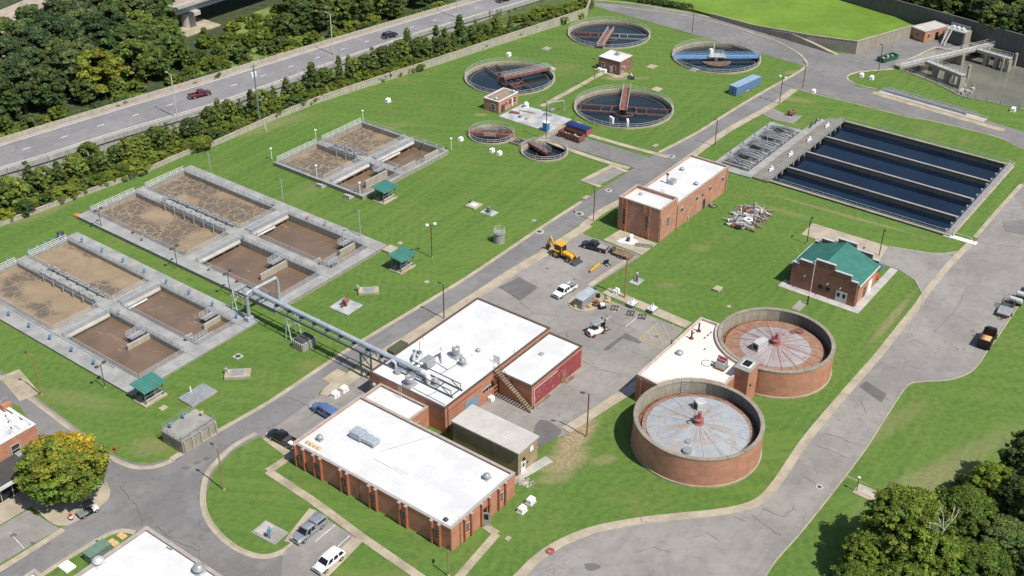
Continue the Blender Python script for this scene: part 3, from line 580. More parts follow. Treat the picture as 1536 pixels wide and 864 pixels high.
# overpass at the corner
bz = 8.0
bt = [G(-80, 60, bz), G(27, 30, bz), G(250, 21, bz)]
d0 = (G(300, 3, bz)-G(248, 19.5, bz)); d0.z = 0; d0.normalize(); nrm = Vector((-d0.y, d0.x, 0))
pA = G(290, 6, bz); ov = thing('overpass', 'pale concrete highway overpass with steel girders crossing behind the woods', 'bridge', (pA.x, pA.y, 0), math.degrees(math.atan2(d0.y, d0.x)))
MB().box(-150, 90, 0, 15.5, bz-.35, bz).build('deck', 'hwconc', ov)
for y in (0.0, 15.1): MB().box(-150, 90, y, y+.4, bz+.002, bz+.85).build('parapet', 'conc_lt', ov)
for y in (1.2, 5.5, 9.8, 14.0): MB().box(-150, 90, y, y+.35, bz-2.2, bz-.352).build('girder', 'steel_gb', ov)
for y in (2.5, 8.6, 13.6): MB().box(-150, 90, y, y+.16, bz+.004, bz+.012).build('lane_line', 'white_line', ov)
for x in (0.5, -45, 45):
    MB().prism([(x-1.2, -.6), (x+1.2, -.6), (x+1.2, 15.2), (x-1.2, 15.2)], bz-3.4, bz-2.204).build('pier_cap', 'conc_lt', ov)
    MB().cyl(x, 4.2, -.2, bz-3.402, 2.1, 28).build('pier_column', 'conc_lt', ov, True); MB().cyl(x, 11.2, -.2, bz-3.402, 2.1, 28).build('pier_column', 'conc_lt', ov, True)
    MB().bevbox(x-6.5, x+6.5, -2.5, 14, 0, .5, .1).build('footing', 'conc', ov)

qa, qb = G(0, 21, bz), G(50, 0, bz); dq = qb-qa; ov2 = thing('overpass', 'far pale overpass deck behind the woods, parallel to the girder bridge', 'bridge', (qb.x, qb.y, 0), math.degrees(math.atan2(dq.y, dq.x)))
MB().box(-150, 120, -17, 0, bz-.35, bz).build('deck', 'hwconc', ov2)
for y in (-17.4, 0.001): MB().box(-150, 120, y, y+.4, bz-.3, bz+.85).build('parapet', 'conc_lt', ov2)
for y in (-15, -9, -3): MB().box(-150, 120, y, y+.16, bz+.004, bz+.012).build('lane_line', 'white_line', ov2)
for y in (-15.5, -10.5, -5.5, -1.5): MB().box(-150, 120, y, y+.35, bz-2.2, bz-.352).build('girder', 'steel_gb', ov2)
for x in (-60, -12, 36): MB().box(x-1.2, x+1.2, -16.5, -.5, -.2, bz-2.204).build('pier', 'conc_lt', ov2)
# ------------------------------------------------------------------ aeration basins
def basin(o, zd, label, xs, ys, wmats, wl=(1.15, 1.6), deckw=True, backrail=True):
    # xs: left outer, left inner, centre a, centre b, right inner, right outer ; ys: front outer, front inner, cross a, cross b, back inner, back outer
    t = thing('aeration_basin', label, 'basin', o, YAW)
    a, b, c, d, e, f = xs; p, q, r, s, u, v = ys; bot = -4.0
    walls = [(a, b, p, v), (c, d, p, v), (e, f, p, v)]
    for x0, x1, y0, y1 in walls: MB().box(x0, x1, y0, y1, bot, zd-.14).build('wall', 'wallc', t)
    for x0, x1 in ((b, c), (d, e)):
        for y0, y1 in ((p, q), (u, v)): MB().box(x0+.002, x1-.002, y0, y1, bot, zd-.14).build('wall', 'wallc', t)
        MB().box(x0+.002, x1-.002, r, s, zd-.5, zd-.14).build('walkway_beam', 'wallc_lt', t)
        for k in range(4):
            xx = x0+(x1-x0)*(k+.5)/4; MB().box(xx-.25, xx+.25, r+.3, s-.3, bot, zd-.502).build('pier', 'wallc_lt', t)
    g = .05
    for x0, x1 in ((a, b), (c, d), (e, f)):
        n = max(2, round((v-p)/6))
        for k in range(n): MB().box(x0-g if x0 == a else x0, x1+g, p-g if k == 0 else p+(v-p)*k/n+.01, (p+(v-p)*(k+1)/n if k < n-1 else v+g), zd-.139, zd).build('deck_slab', 'deck', t)
    for x0, x1 in ((b, c), (d, e)):
        for y0, y1 in ((p-g, q+g), (r, s), (u-g, v+g)):
            n = 2
            for k in range(n): MB().box(x0+g+.004+(x1-x0-2*g)*k/n, x0+g-.006+(x1-x0-2*g)*(k+1)/n, y0, y1, zd-.139, zd-.003).build('deck_slab', 'deck', t)
    i = 0
    for x0, x1 in ((b, c), (d, e)):
        MB().sheet([(x0, s-.5), (x1, s-.5), (x1, u), (x0, u)], zd-wl[0]).build('water', wmats[i], t); i += 1
        MB().sheet([(x0, q), (x1, q), (x1, s-.52), (x0, s-.52)], zd-wl[1]).build('water', wmats[i], t); i += 1
        # overflow trough along the cross walkway
        MB().rings([[(x, r-.05+.42*math.cos(k*.5236), zd-.55+.42*math.sin(k*.5236)) for k in range(12)] for x in (x0+.3, x1-.3)]).build('trough', 'conc_lt', t, True)
        MB().rings([[(x, r-.9+.2*math.cos(k*.785), zd-.7+.2*math.sin(k*.785)) for k in range(8)] for x in (x0+.3, (x0*.45+x1*.55))]).build('pipe', 'steel_lt', t, True) if x0 == d else None
        for y0, y1, yy in ((q, r, 0), (s, u, 0)):
            for xx, ex in ((x0-.12, 1), (x1+.12, 1)):
                m = MB(); rail(m, (xx, y0+.2, zd), (xx, y1-.2, zd)); m.build('railing', 'alu', t)
        for yy in (q+.12-.3, r+.15, s-.15):
            m = MB(); rail(m, (x0+.15, yy, zd), (x1-.15, yy, zd)); m.build('railing', 'alu', t)
        m = MB(); rail(m, (x0+.1, u+.25, zd), (x1-.1, u+.25, zd), h=1.2); m.build('railing', 'white', t)
    # grey cover plate on the cross walkway
    MB().bevbox(d+.4, d+(e-d)*.52, r+.35, s-1.0, zd, zd+.32, .05).build('cover_plate', 'galv', t)
    # air header and droppers on the centre walkway
    for side, xx in ((-1, c+.35), (1, d-.35)):
        y0, y1 = s+1.5, s+(u-s)*.72
        m = MB(); m.tube([(xx, y0, zd+.45), (xx, y1, zd+.45)], .15, 10)
        k = y0
        while k < y1+.1:
            m.tube([(xx, k, zd+.45), (xx, k, zd+.85), (xx+side*.3, k, zd+.95), (xx+side*.6, k, zd+.75), (xx+side*.62, k, zd-1.6)], .11, 8); m.cyl(xx, k, zd, zd+.45, .07, 6); k += 3.1
        m.build('air_pipe', 'steel_gl', t, True)
        k = y0+1.5
        while k < y1:
            w = MB(); w.cyl(xx-side*.25, k, zd, zd+.9, .05, 6); w.bevbox(xx-side*.25-.2, xx-side*.25+.2, k-.17, k+.17, zd+.85, zd+1.3, .05); w.build('valve_actuator', 'galv', t); k += 3.1
    return t
def stub(t, x0, x1, y, zt, w=.45, mat='wallc_lt'): MB().box(x0, x1, y-w/2, y+w/2, -4, zt).build('baffle_wall', mat, t)
def stage(t, x0, x1, y0, y1, z):
    MB().box(x0, x1, y0, y1, z-.08, z).build('platform', 'galv', t)
    m = MB(); rail(m, (x0, y0, z), (x1, y0, z), step=1); rail(m, (x0, y1, z), (x1, y1, z), step=1); m.build('railing', 'alu', t)
def actuator(t, x, y, z, mat='valve', h=1.0):
    m = MB(); m.cyl(x, y, z, z+h*.75, .08, 8); m.bevbox(x-.28, x+.28, y-.16, y+.16, z+h*.7, z+h*1.15, .05); m.cyl(x, y, z+h*1.15, z+h*1.45, .06, 6); m.build('valve_actuator', mat, t)

b3 = basin(O3, .8, 'middle aeration basin with railed cross walkways and foaming brown cells', (-3.6, -.7, 10.7, 13.6, 24.2, 27.2), (-.4, 2.0, 25.0, 28.3, 58.6, 59.8), ('foam_a', 'brown', 'foam_c', 'brown'))
for x0, x1, y in ((3.7, 10.69, 11.6), (19.8, 24.19, 5.8), (13.61, 15.6, 7)): stub(b3, x0, x1, y, .55)
stage(b3, 7.6, 10.6, 12.2, 13.6, .7); stage(b3, 21.5, 24.1, 6.4, 7.8, .7); stage(b3, 14, 17.5, 3.2, 4.4, .7)
for x, y in ((-1.6, 20), (-1.8, 6), (25, 30), (25.4, 15), (11, 24), (13.3, 4.5), (12, 50), (-2, 40)): actuator(b3, x, y, .8, 'galv')
MB().bevbox(29.6-4, 32.2-4, -2.6, -.42, -.1, .55, .08).build('landing', 'conc', b3)
for x, y in ((-1.2, 12.5), (-1.2, 44), (25, 20)):
    MB().cyl(x, y, 1.35, 1.45, .34, 12).build('life_ring', 'red', b3)
MB().bevbox(-3.3, -2.2, 60.5, 61.6, 0, .35, .06).build('orange_valve_box', 'hazmat', b3)
b4 = basin(O4, .4, 'largest aeration basin with wide concrete decks and blue valve stands', (0, 3.6, 13.6, 16.4, 25.3, 28.5), (-.1, 2.7, 23.9, 27.0, 53.2, 54.4), ('foam_b', 'brown', 'foam_b', 'brown'), (.9, 1.1))
for x0, x1, y in ((8.7, 13.59, 12.6), (21.4, 25.29, 7), (16.41, 18.4, 6.6)): stub(b4, x0, x1, y, .3)
stage(b4, 10.3, 13.3, 13.2, 14.8, .45); stage(b4, 22.4, 25.2, 7.6, 9.2, .45); stage(b4, 16.5, 20.0, 2.8, 4.2, .35)
for k in range(8): actuator(b4, 26.4, 3.5+k*6.6, .4); actuator(b4, 1.5, 12+k*6.3, .4)
for k in range(5): actuator(b4, 17+k*1.8, 53.9, .4, h=1.2); actuator(b4, 4.5+k*1.9, 53.9, .4, h=1.2)
for x, y in ((14, 21.5), (14, 33), (16, 5), (16, 44), (13.9, 28.5)): actuator(b4, x, y, .4, 'galv', 1.2)
m = MB(); rail(m, (3.0, 8.5, .4), (3.0, 52, .4), n=1, h=.25, step=4); m.build('conduit', 'galv', b4)
MB().box(29.0-4.5, 30.2-4.5, 54.6, 55.4, .4, 1.7).build('gate_panel', 'darkgrey', b4)
b2 = basin(O2, 1.0, 'smaller far aeration basin ringed by white railings and lamp posts', (-.4, .3, 12.8, 14.9, 28.5, 29.2), (-.8, -.1, 9.4, 12.0, 26.4, 27.0), ('foam_c', 'brown', 'foam_a', 'brown'), (1.3, 1.9))
for x0, x1, y in ((5.5, 12.79, 4), (23.4, 28.49, 1.9), (14.91, 20.6, 2.2)): stub(b2, x0, x1, y, .8)
stage(b2, 10.5, 12.7, 4.7, 6.2, .9)
for x, y in ((13.2, 14), (14.5, 17), (28, 2), (28.2, 6), (14, 2)): actuator(b2, x, y, 1, 'galv')
for (x, y) in ((-.6, 11), (-.6, 2.5)):
    m = MB()
    for k in range(4): m.box(x-1.4-.0, x+.18-k*.38, y-.8, y+.8, k*.22, k*.22+.219)
    m.build('steps', 'conc_lt', b2)

# ------------------------------------------------------------------ clarifiers
def clarifier(key, label, zr=.35, zw=-.75, beam=None, kind='bridge', nr=64):
    x, y, r = CLAR[key]; t = thing('clarifier', label, 'tank', (x, y, 0), 0, 'round clarifier tanks')
    MB().ringwall(r-.35, r, -3.5, zr, nr).build('wall', 'conc', t, True)
    MB().ringwall(r-.55, r-.36, -3.5, zr-.35, nr).build('inner_wall', 'wallc', t, True)
    m = MB(); arcrail(m, r-.18, zr, 1.05, 2, seg=72 if r > 8 else 44, rr=.04); m.build('railing', 'alu', t)
    MB().cyl(0, 0, zw-.3, zw, r-.4, nr).build('water', 'clar_water', t)
    MB().ringwall(r-1.7, r-1.5, zw-.3, zw+.12, nr).build('launder', 'wallc_dk', t, True) if r > 8 else None
    return t, r
def footbridge(t, ax, L0, L1, w, z, mat='rustred', rmat='alu'):
    c, s = math.cos(R(ax)), math.sin(R(ax)); n = Vector((-s, c, 0)); d = Vector((c, s, 0)); Z = Vector((0, 0, 1))
    a, b = d*L0+Z*z, d*L1+Z*z
    m = MB()
    for q in (-1, 1): m.bar(a+n*(w/2*q)-Z*.25, b+n*(w/2*q)-Z*.25, .14, .5)
    m.bar(a+Z*.0, b+Z*.0, w, .08); m.build('walkway', mat, t)
    for q in (-1, 1):
        m = MB(); rail(m, a+n*(w/2*q)+Z*.04, b+n*(w/2*q)+Z*.04, step=1.6); m.build('railing', rmat, t)
def rakes(t, ax, r, z, mats=('rustred', 'rustred'), cage=3.4):
    for k, sgn in enumerate((0, 180)):
        c, s = math.cos(R(ax+sgn)), math.sin(R(ax+sgn)); n = Vector((-s, c, 0)); d = Vector((c, s, 0)); Z = Vector((0, 0, 1)); m = MB()
        for q in (-1.9, 1.9): m.bar(d*0+n*q+Z*z, d*(r-1.0)+n*q+Z*z, .2, .3)
        for f in (.25, .45): m.bar(d*r*f-n*1.9+Z*z, d*r*f+n*1.9+Z*z, .18, .2); 
        for f in (.25, .42):
            for q in (-1.3, 1.3): m.bar(d*r*f+n*q+Z*z, d*r*f*.8+n*q+Z*(z-1.6), .14, .14)
        m.build('rake_arm', mats[k], t)
    m = MB(); m.ringwall(cage-.1, cage, z-.9, z-.1, 24); m.build('feed_well', 'island', t, True)
    m = MB(); m.cyl(0, 0, z-2, z+.9, .45, 14); m.cyl(0, 0, z+.9, z+1.4, .8, 14, .6); m.build('drive_column', 'rustred', t, True)
t, r = clarifier('c1', 'clarifier behind the small brick house, reddish half bridge from its right rim'); a0 = math.degrees(math.atan2(G(836,102).y-300.3, G(836,102).x+1.2))
footbridge(t, a0, -2.2, r+.4, 1.7, .75); rakes(t, math.degrees(math.atan2((G(722,99)-G(772,134)).y, (G(722,99)-G(772,134)).x)), r, -.2); stp = Vector((math.cos(R(a0)), math.sin(R(a0)), 0)); MB().box(r+.4, r+2.0, -1, 1, 0, .35).move(rz=R(a0)).build('landing', 'conc_lt', t)
t, r = clarifier('c2', 'farthest clarifier, below the concrete flood wall, with a reddish half bridge'); a0 = math.degrees(math.atan2(G(901,71).y-335.6, G(901,71).x-28))
footbridge(t, a0, -2.6, r+.2, 1.7, .75); rakes(t, 175, r, -.35, ('rustred', 'galv')); 
t, r = clarifier('c3', 'clarifier with a light blue truss bridge right across it and central island', zw=-.95); ax = 3
for L0, L1 in ((-12.2, -1.5), (1.5, 12.2)): footbridge(t, ax, L0, L1, 1.4, .55, 'blue_lt', 'blue_lt')
MB().cyl(0, 0, -3, -.75, 4.2, 32).build('centre_island', 'island', t, True)
m = MB(); m.cyl(0, 0, -1.2, .9, .6, 14); m.bevbox(-2.4, 2.4, -1.4, 1.4, .7, .85, .03); m.build('drive_platform', 'alu', t)
m = MB(); rail(m, (-2.3, -1.3, .85), (2.3, -1.3, .85)); rail(m, (-2.3, 1.3, .85), (2.3, 1.3, .85)); m.build('railing', 'alu', t)
m = MB(); m.cyl(-1.6, .4, .85, 2.5, .5, 14); m.cyl(-.8, .8, .85, 3.9, .1, 8); m.build('drive_motor', 'white', t, True)
t, r = clarifier('c4', 'clarifier beside the dumpsters, reddish half bridge from its far rim over crossed rake arms'); a0 = math.degrees(math.atan2(G(941,132).y-280.4, G(941,132).x-28.2))
footbridge(t, a0, -2.6, r+.4, 1.9, .75); rakes(t, 172, r, -.3)
for px in ((917, 186), (941, 190)):
    p = G(*px)-t.location; MB().bevbox(-.8, .8, -.25, .25, 0, 1.6, .05).move(p.x, p.y, .3, R(-60 if px[0] < 930 else -88)).build('cabinet', 'white', t)
t, r = clarifier('s1', 'small round clarifier with a rust red bridge spanning its whole width', .3, -.8); footbridge(t, -9, -5.6, 5.6, 1.7, .45, 'rustred', 'rustred')
m = MB(); rail(m, (-2.4, 1.1, .5), (4.8, .2, .5)); rail(m, (-1.6, -1.6, .3), (1, -1.8, .3)); m.build('railing', 'alu', t); MB().ringwall(1.8, 1.9, -1.6, -.6, 24).build('feed_well', 'rust', t, True)
t, r = clarifier('s2', 'small round clarifier with a rust red half bridge ending at its centre', .3, -.8); a0 = math.degrees(math.atan2(G(797,216).y-254.3, G(797,216).x-7.4)); footbridge(t, a0, -1.5, 5.8, 1.5, .45, 'rustred', 'alu')
MB().ringwall(1.8, 1.9, -1.6, -.6, 24).build('feed_well', 'rust', t, True); m = MB(); m.cyl(0, 0, -1.5, 1, .3, 10); m.bar((-3, -2, -.8), (3, -2.6, -.8), .3, .2); m.build('drive_column', 'rustred', t)
p = G(777, 214); t = thing('valve_pit', 'square dark timber kerbed pit between the two small round clarifiers', 'pit', p, YAW)
for a in ((-1.6, 1.6, -1.6, -1.3), (-1.6, 1.6, 1.3, 1.6), (-1.6, -1.3, -1.29, 1.29), (1.3, 1.6, -1.29, 1.29)): MB().box(*a, 0, .5).build('kerb_beam', 'timber', t)
MB().box(-1.29, 1.29, -1.29, 1.29, 0, .1).build('grating', 'darkgrey', t); MB().tube([(-.6, 0, .1), (-.6, 0, .7), (.5, .1, .7), (.5, .1, .1)], .12, 8).build('pipe', 'galv', t)

# ------------------------------------------------------------------ settling basins of dark water
t = thing('settling_basin', 'four channel settling basin of still dark blue water with concrete walls', 'basin', OK_, YAW)
zt = .35
for x0, x1, y0, y1 in ((-.1, .45, 0, 41.6), (41.9, 42.4, .1, 41.6)): MB().box(x0, x1, y0, y1, -4.5, zt).build('wall', 'wallc_dk', t)
MB().box(.46, 41.89, .0, .5, -4.5, zt).build('wall', 'wallc_dk', t)
for x0, x1, y0, y1 in ((-.2, .5, -.05, 41.6), (41.85, 42.5, .05, 41.6)): MB().box(x0, x1, y0, y1, zt+.001, zt+.12).build('coping', 'conc', t)
MB().box(.51, 41.84, -.5, .55, zt+.001, zt+.12).build('coping', 'conc', t)
for x in (9.6, 20.0, 31.0): MB().box(x-.28, x+.28, 1.6, 41.5, -4.5, zt-.22).build('divider_wall', 'wallc_dk', t); MB().box(x-.3, x+.3, 1.6, 41.5, zt-.219, zt-.1).build('divider_coping', 'conc_grey', t)
xs = (.46, 9.24, 9.96, 19.64, 20.36, 30.64, 31.36, 41.89)
for k in range(4): MB().sheet([(xs[2*k], .5), (xs[2*k+1], .5), (xs[2*k+1], 44.9), (xs[2*k], 44.9)], -.9).build('water', 'black_water', t)
rnd = random.Random(5)
for k, x in enumerate((9.6, 20.0, 31.0, 42.0)):    # weeds rooting along the water line
    m = MB()
    for q in range(420):
        y = 2+38*rnd.random(); h = .15+.5*rnd.random()**3; s = .07+.12*rnd.random(); xx = x-.37-.1*rnd.random() if x < 42 else 41.8; z = -.88+h*(.4+.6*rnd.random()); a = rnd.random()*6.3
        if math.sin(y*1.7+k*2)+math.sin(y*.6+k) < .2: continue
        m.add([(xx, y, z), (xx-s, y+s*math.cos(a), z+s*.5), (xx-s*1.2, y+s*.4, z+s)], [(0, 1, 2)])
    o = m.build('waterline_weeds', 'leaf_flat', t, kind='stuff') if 'leaf_flat' in MAT else m.build('waterline_weeds', 'verge', t, kind='stuff')
m = MB(); rail(m, (.1, .4, zt+.1), (.1, 41.4, zt+.1), n=2, step=2.5); m.build('railing', 'alu', t)
m = MB(); rail(m, (42.2, .4, zt+.1), (42.2, 41.4, zt+.1), n=2, step=2.5); m.build('railing', 'alu', t)
m = MB(); rail(m, (.6, -.3, zt+.1), (41.8, -.3, zt+.1), n=2, step=2.5); rail(m, (.6, .45, zt+.1), (41.8, .45, zt+.1), n=2, step=2.5); m.build('railing', 'alu', t)
MB().box(.6, 41.7, .58, 1.25, zt-.1, zt+.0).build('weir_walkway', 'galv', t)
for k in range(13): x = 1.6+k*3.3; m = MB(); m.bevbox(x-.25, x+.25, 1.3, 1.75, -.4, zt+.55, .05); m.cyl(x, 1.1, zt, zt+.9, .06, 6); m.build('gate_actuator', 'galv', t)
# inlet deck
for k in range(6): MB().box(.0-.6+k*7.1, .0-.6+(k+1)*7.1-.015, 41.62, 45.6, zt-.25, zt+.06).build('deck_slab', 'deck_br', t)
for k in range(14): MB().box(1.5+3*k-.2, 1.5+3*k+.2, 41.75, 42.1, -4, zt-.26).build('pier', 'wallc_lt', t)
m = MB(); rail(m, (-.5, 41.75, zt+.06), (42, 41.75, zt+.06), n=2, step=2.4); m.build('railing', 'alu', t)
m = MB(); rail(m, (-.5, 42.5, zt+.06), (42, 42.5, zt+.06), n=2, step=2.4); m.build('railing', 'alu', t)
for x in (5, 15.2, 25.5, 36):
    m = MB(); m.bevbox(x-.5, x+.5, 43.2, 43.9, zt+.06, zt+.7, .08); m.cyl(x+.2, 43.5, zt+.6, zt+1.1, .25, 10); m.tube([(x-.5, 43.5, zt+.3), (x-1.1, 43.5, zt+.4), (x-1.2, 43.2, zt+.1)], .12, 8); m.cyl(x-.2, 42.9, zt, zt+1.4, .04, 6); m.build('gearbox', 'white', t, True)
# ------------------------------------------------------------------ pipe gallery
t = thing('filter_gallery', 'open pit gallery packed with silver pipes and dark filter boxes', 'plant', OK_, YAW)
for a in ((-1.0, 40, 45.62, 47.6), (-1.0, 30.5, 54.6, 56.2)): MB().box(*a, -.3, .3).build('deck_slab', 'deck', t)
MB().box(-1.0, 1.5, 47.62, 54.58, -.3, .25).build('deck_slab', 'deck', t); MB().box(1.51, 28.99, 47.62, 54.58, -.25, .05).build('floor', 'wallc_dk', t)
MB().box(29, 30.4, 47.61, 54.59, .06, .3).build('end_wall', 'deck', t)
rnd = random.Random(11)
for k in range(4):
    x = 4.6+k*6.4
    MB().bevbox(x+.4, x+2.2, 50.6, 52.6, .05, 1.3, .06).build('filter_box', 'black', t)
    for q in range(3):
        xx = x-1.8+q*.75; m = MB(); m.tube([(xx, 47.9, .9+.15*q), (xx, 49.5, 1.1+.15*q), (xx+.4, 53.6, 1.25-.1*q), (xx+.4, 54.4, .5)], .17, 8); m.build('pipe', 'steel_gl' if q else 'galv', t, True)
    for q in range(2):
        xx = x+2.9+q*.7; m = MB(); m.tube([(xx, 48.1, .2), (xx, 48.1, 1.3), (xx+.2, 50.4, 1.5), (xx-.1, 54.2, .9)], .14, 8); m.build('pipe', 'galv', t, True)
    m = MB(); m.tube([(x+1, 48, .6), (x+1, 50.6, .6)], .3, 10); m.tube([(x+1, 52.6, .7), (x+1, 54.5, .7)], .3, 10); m.cyl(x+1, 49.3, .3, 1.6, .16, 8); m.build('pipe', 'steel_gl', t, True)
    MB().box(x-2.4, x-2.1, 47.7, 54.5, .05, .55).build('cell_wall', 'deck', t)
    for yy in (47.4, 54.8): actuator(t, x+1.2+rnd.random(), yy, .3, 'valve' if yy > 50 else 'galv', 1.1)
    m = MB(); rail(m, (x-2, 48.2, .1), (x-2, 54.2, .1), n=2, step=1.5); rail(m, (x+2.6, 48.2, .1), (x+2.6, 54.2, .1), n=2, step=1.5); m.build('railing', 'alu', t)
    for q in range(5):
        a = (x-2+rnd.random()*5, 48+rnd.random()*6); b = (x-2+rnd.random()*5, 48+rnd.random()*6); m = MB(); m.bar((*a, 1.2+rnd.random()*.5), (*b, 1.0+rnd.random()*.6), .09, .12); m.build('brace', 'galv' if q % 2 else 'darkgrey', t)
m = MB(); rail(m, (1.6, 47.75, .3), (29, 47.75, .3), n=2, step=2.2); rail(m, (1.6, 54.5, .3), (29, 54.5, .3), n=2, step=2.2); m.build('railing', 'alu', t)
m = MB()
for q in range(3): m.bevbox(1.8+q*.9, 2.4+q*.9, 48.4+q*1.5, 49.3+q*1.5, .05, .9, .06)
m.build('pump_set', 'galv', t)
for q in range(7): actuator(t, 33+q*.9, 46.6+.2*(q % 3), .3, 'darkgrey', .7)

# ------------------------------------------------------------------ pond behind its walls and the lagoon
wl = [G(1066, 26), G(1129, 45), G(1208, 67), G(1283, 81.5), G(1364, 58)]
hw = [1.1, 1.5, 3.0, 3.8, 3.8]
far = [G(1180, -47, 5.8), G(1262, -24, 5.8), G(1344, 0, 5.8), G(1447, 28, 5.8), G(1536, 53, 5.8), G(1680, 92, 5.8)]
for p in far: p.z = 0
pond = [G(900, -4), G(1000, 10), G(1040, 18)] + [wl[0]+Vector((.3, .3, 0)), wl[1]+Vector((.3, .3, 0)), wl[2]+Vector((.3, .3, 0)), wl[3]+Vector((-.1, .4, 0)), wl[4]+Vector((-.2, .3, 0)), far[3]+Vector((-8, 0, 0)), far[2], far[1], G(1100, -60), G(900, -50)]
MB().sheet(pond, .75).build('pond', 'algae', kind='structure')
pb = MB().rings([[(p.x, p.y, 0), (p.x, p.y, .76)] for p in pond[:4]], False, False).build('pond_bank', 'verge', kind='structure')
t = thing('pond_wall', 'stained concrete retaining wall of the green pond, stepping up to a corner', 'wall')
def wallrun(t, pts, hs, th, mat, z0=0, name='wall_panel', coping='conc'):
    for i in range(len(pts)-1):
        a, b = pts[i], pts[i+1]; d = (b-a); L = d.length; n = max(1, round(L/7)); d.normalize(); nn = Vector((-d.y, d.x, 0))*th
        for k in range(n):
            p, q = a+d*(L*k/n), a+d*(L*(k+1)/n-.03); h0 = hs[i]+(hs[i+1]-hs[i])*k/n; h1 = hs[i]+(hs[i+1]-hs[i])*(k+1)/n
            MB().add([(p.x, p.y, z0), (q.x, q.y, z0), (q.x+nn.x, q.y+nn.y, z0), (p.x+nn.x, p.y+nn.y, z0), (p.x, p.y, h0), (q.x, q.y, h1), (q.x+nn.x, q.y+nn.y, h1), (p.x+nn.x, p.y+nn.y, h0)], [(3,2,1,0),(4,5,6,7),(0,1,5,4),(1,2,6,5),(2,3,7,6),(3,0,4,7)]).build(name, mat, t)
            if coping: MB().add([(v[0], v[1], v[2]) for v in [(p-nn*.2).to_tuple()[:2]+(h0+.002,), (q-nn*.2).to_tuple()[:2]+(h1+.002,), (q+nn*1.2).to_tuple()[:2]+(h1+.002,), (p+nn*1.2).to_tuple()[:2]+(h0+.002,), (p-nn*.2).to_tuple()[:2]+(h0+.15,), (q-nn*.2).to_tuple()[:2]+(h1+.15,), (q+nn*1.2).to_tuple()[:2]+(h1+.15,), (p+nn*1.2).to_tuple()[:2]+(h0+.15,)]], [(3,2,1,0),(4,5,6,7),(0,1,5,4),(1,2,6,5),(2,3,7,6),(3,0,4,7)]).build('coping', coping, t)
wallrun(t, wl, hw, .35, 'wallc', -.1)
a, b = G(1190, 60), G(1258, 81.5); d = (b-a).normalized(); n = Vector((d.y, -d.x, 0))
m = MB(); L = (b-a).length
for k in range(2): pass
m.add([a+n*.1+Vector((0, 0, 2.3)), b+n*.1+Vector((0, 0, .15)), b+n*1.3+Vector((0, 0, .15)), a+n*1.3+Vector((0, 0, 2.3)), a+n*.1, b+n*.1, b+n*1.3, a+n*1.3], [(0, 1, 2, 3)[::-1], (4, 5, 1, 0), (6, 7, 3, 2), (7, 4, 0, 3), (5, 6, 2, 1)])
m.build('ramp', 'conc', t); a2 = G(1160, 52); m = MB().add([a2+n*.1+Vector((0, 0, 1.6)), a+n*.1+Vector((0, 0, 2.32)), a+n*1.3+Vector((0, 0, 2.32)), a2+n*1.1+Vector((0, 0, 1.6)), a2+n*.1, a+n*.1, a+n*1.3, a2+n*1.1], [(0, 1, 2, 3)[::-1], (4, 5, 1, 0), (6, 7, 3, 2), (7, 4, 0, 3), (5, 6, 2, 1)]).build('ramp', 'wallc', t)
t = thing('levee_wall', 'tall dark stained concrete levee wall in front of the far woods', 'wall'); wallrun(t, far, [5.8]*6, .6, 'wallc_dk', -4, coping=None)
MB().sheet([(p.x, p.y) for p in LAG], -3.2).build('lagoon', 'lagoon', kind='structure')
t = thing('lagoon_wall', 'concrete lagoon bank wall with railing above the grey water', 'wall')
lw = LAG[:len(bank)]
wallrun(t, [p.copy() for p in lw[::3]], [.15]*len(lw[::3]), .4, 'wallc', -4, coping=None)
m = MB()
for i in range(0, len(lw)-1, 2): rail(m, lw[i]+Vector((0, 0, .15)), lw[min(i+2, len(lw)-1)]+Vector((0, 0, .15)), n=2, step=2.2)
m.build('railing', 'galv', t)
iw = [G(1436, 77), G(1401, 75), G(1345, 102)]; wallrun(t, iw, [.2, .9, .9], .5, 'wallc_lt', -4)
# walkway bridges
def bridge(a, b, w, z, label, piers, rails=True):
    d = b-a; L = d.length; t = thing('walkway_bridge', label, 'footbridge', (a.x, a.y, 0), math.degrees(math.atan2(d.y, d.x)))
    n = max(2, round(L/5))
    for k in range(n): MB().box(L*k/n+.01, L*(k+1)/n-.01, -w/2, w/2, z-.35, z).build('deck_slab', 'conc_lt', t)
    for q in (-1, 1): MB().box(0, L, q*(w/2-.3)-.12, q*(w/2-.3)+.12, z-.9, z-.352).build('girder', 'wallc_lt', t)
    for f in piers: MB().box(L*f-.5, L*f+.5, -w/2-.1, w/2+.1, -5, z-.902).build('pier', 'wallc', t)
    if rails:
        for q in (-1, 1): m = MB(); rail(m, (0, q*(w/2-.1), z), (L, q*(w/2-.1), z), n=2, step=2.2, r=.045); m.build('railing', 'alu', t)
    return t
def bw(x, y, z): p = G(x, y, z); p.z = 0; return p
bridge(bw(1346, 100, .6), bw(1504, 60, 1.2), 2.2, .9, 'long railed concrete walkway bridge along the lagoon edge', (.35, .6, .85))
bridge(bw(1390, 90, .7), bw(1446, 112, .7), 2.0, .7, 'short walkway spur over the lagoon beside the churning outfall', (.3, .62, .97))
bridge(bw(1468, 73, .8), bw(1517, 87, .8), 2.0, .8, 'short walkway spur over the lagoon by the tall dark wall', (.3, .62, .97))
bridge(bw(1504, 60, 1.0), bw(1640, 92, 1.0), 1.8, 1.0, 'walkway bridge fixed along the tall dark levee wall', (.5, .9))
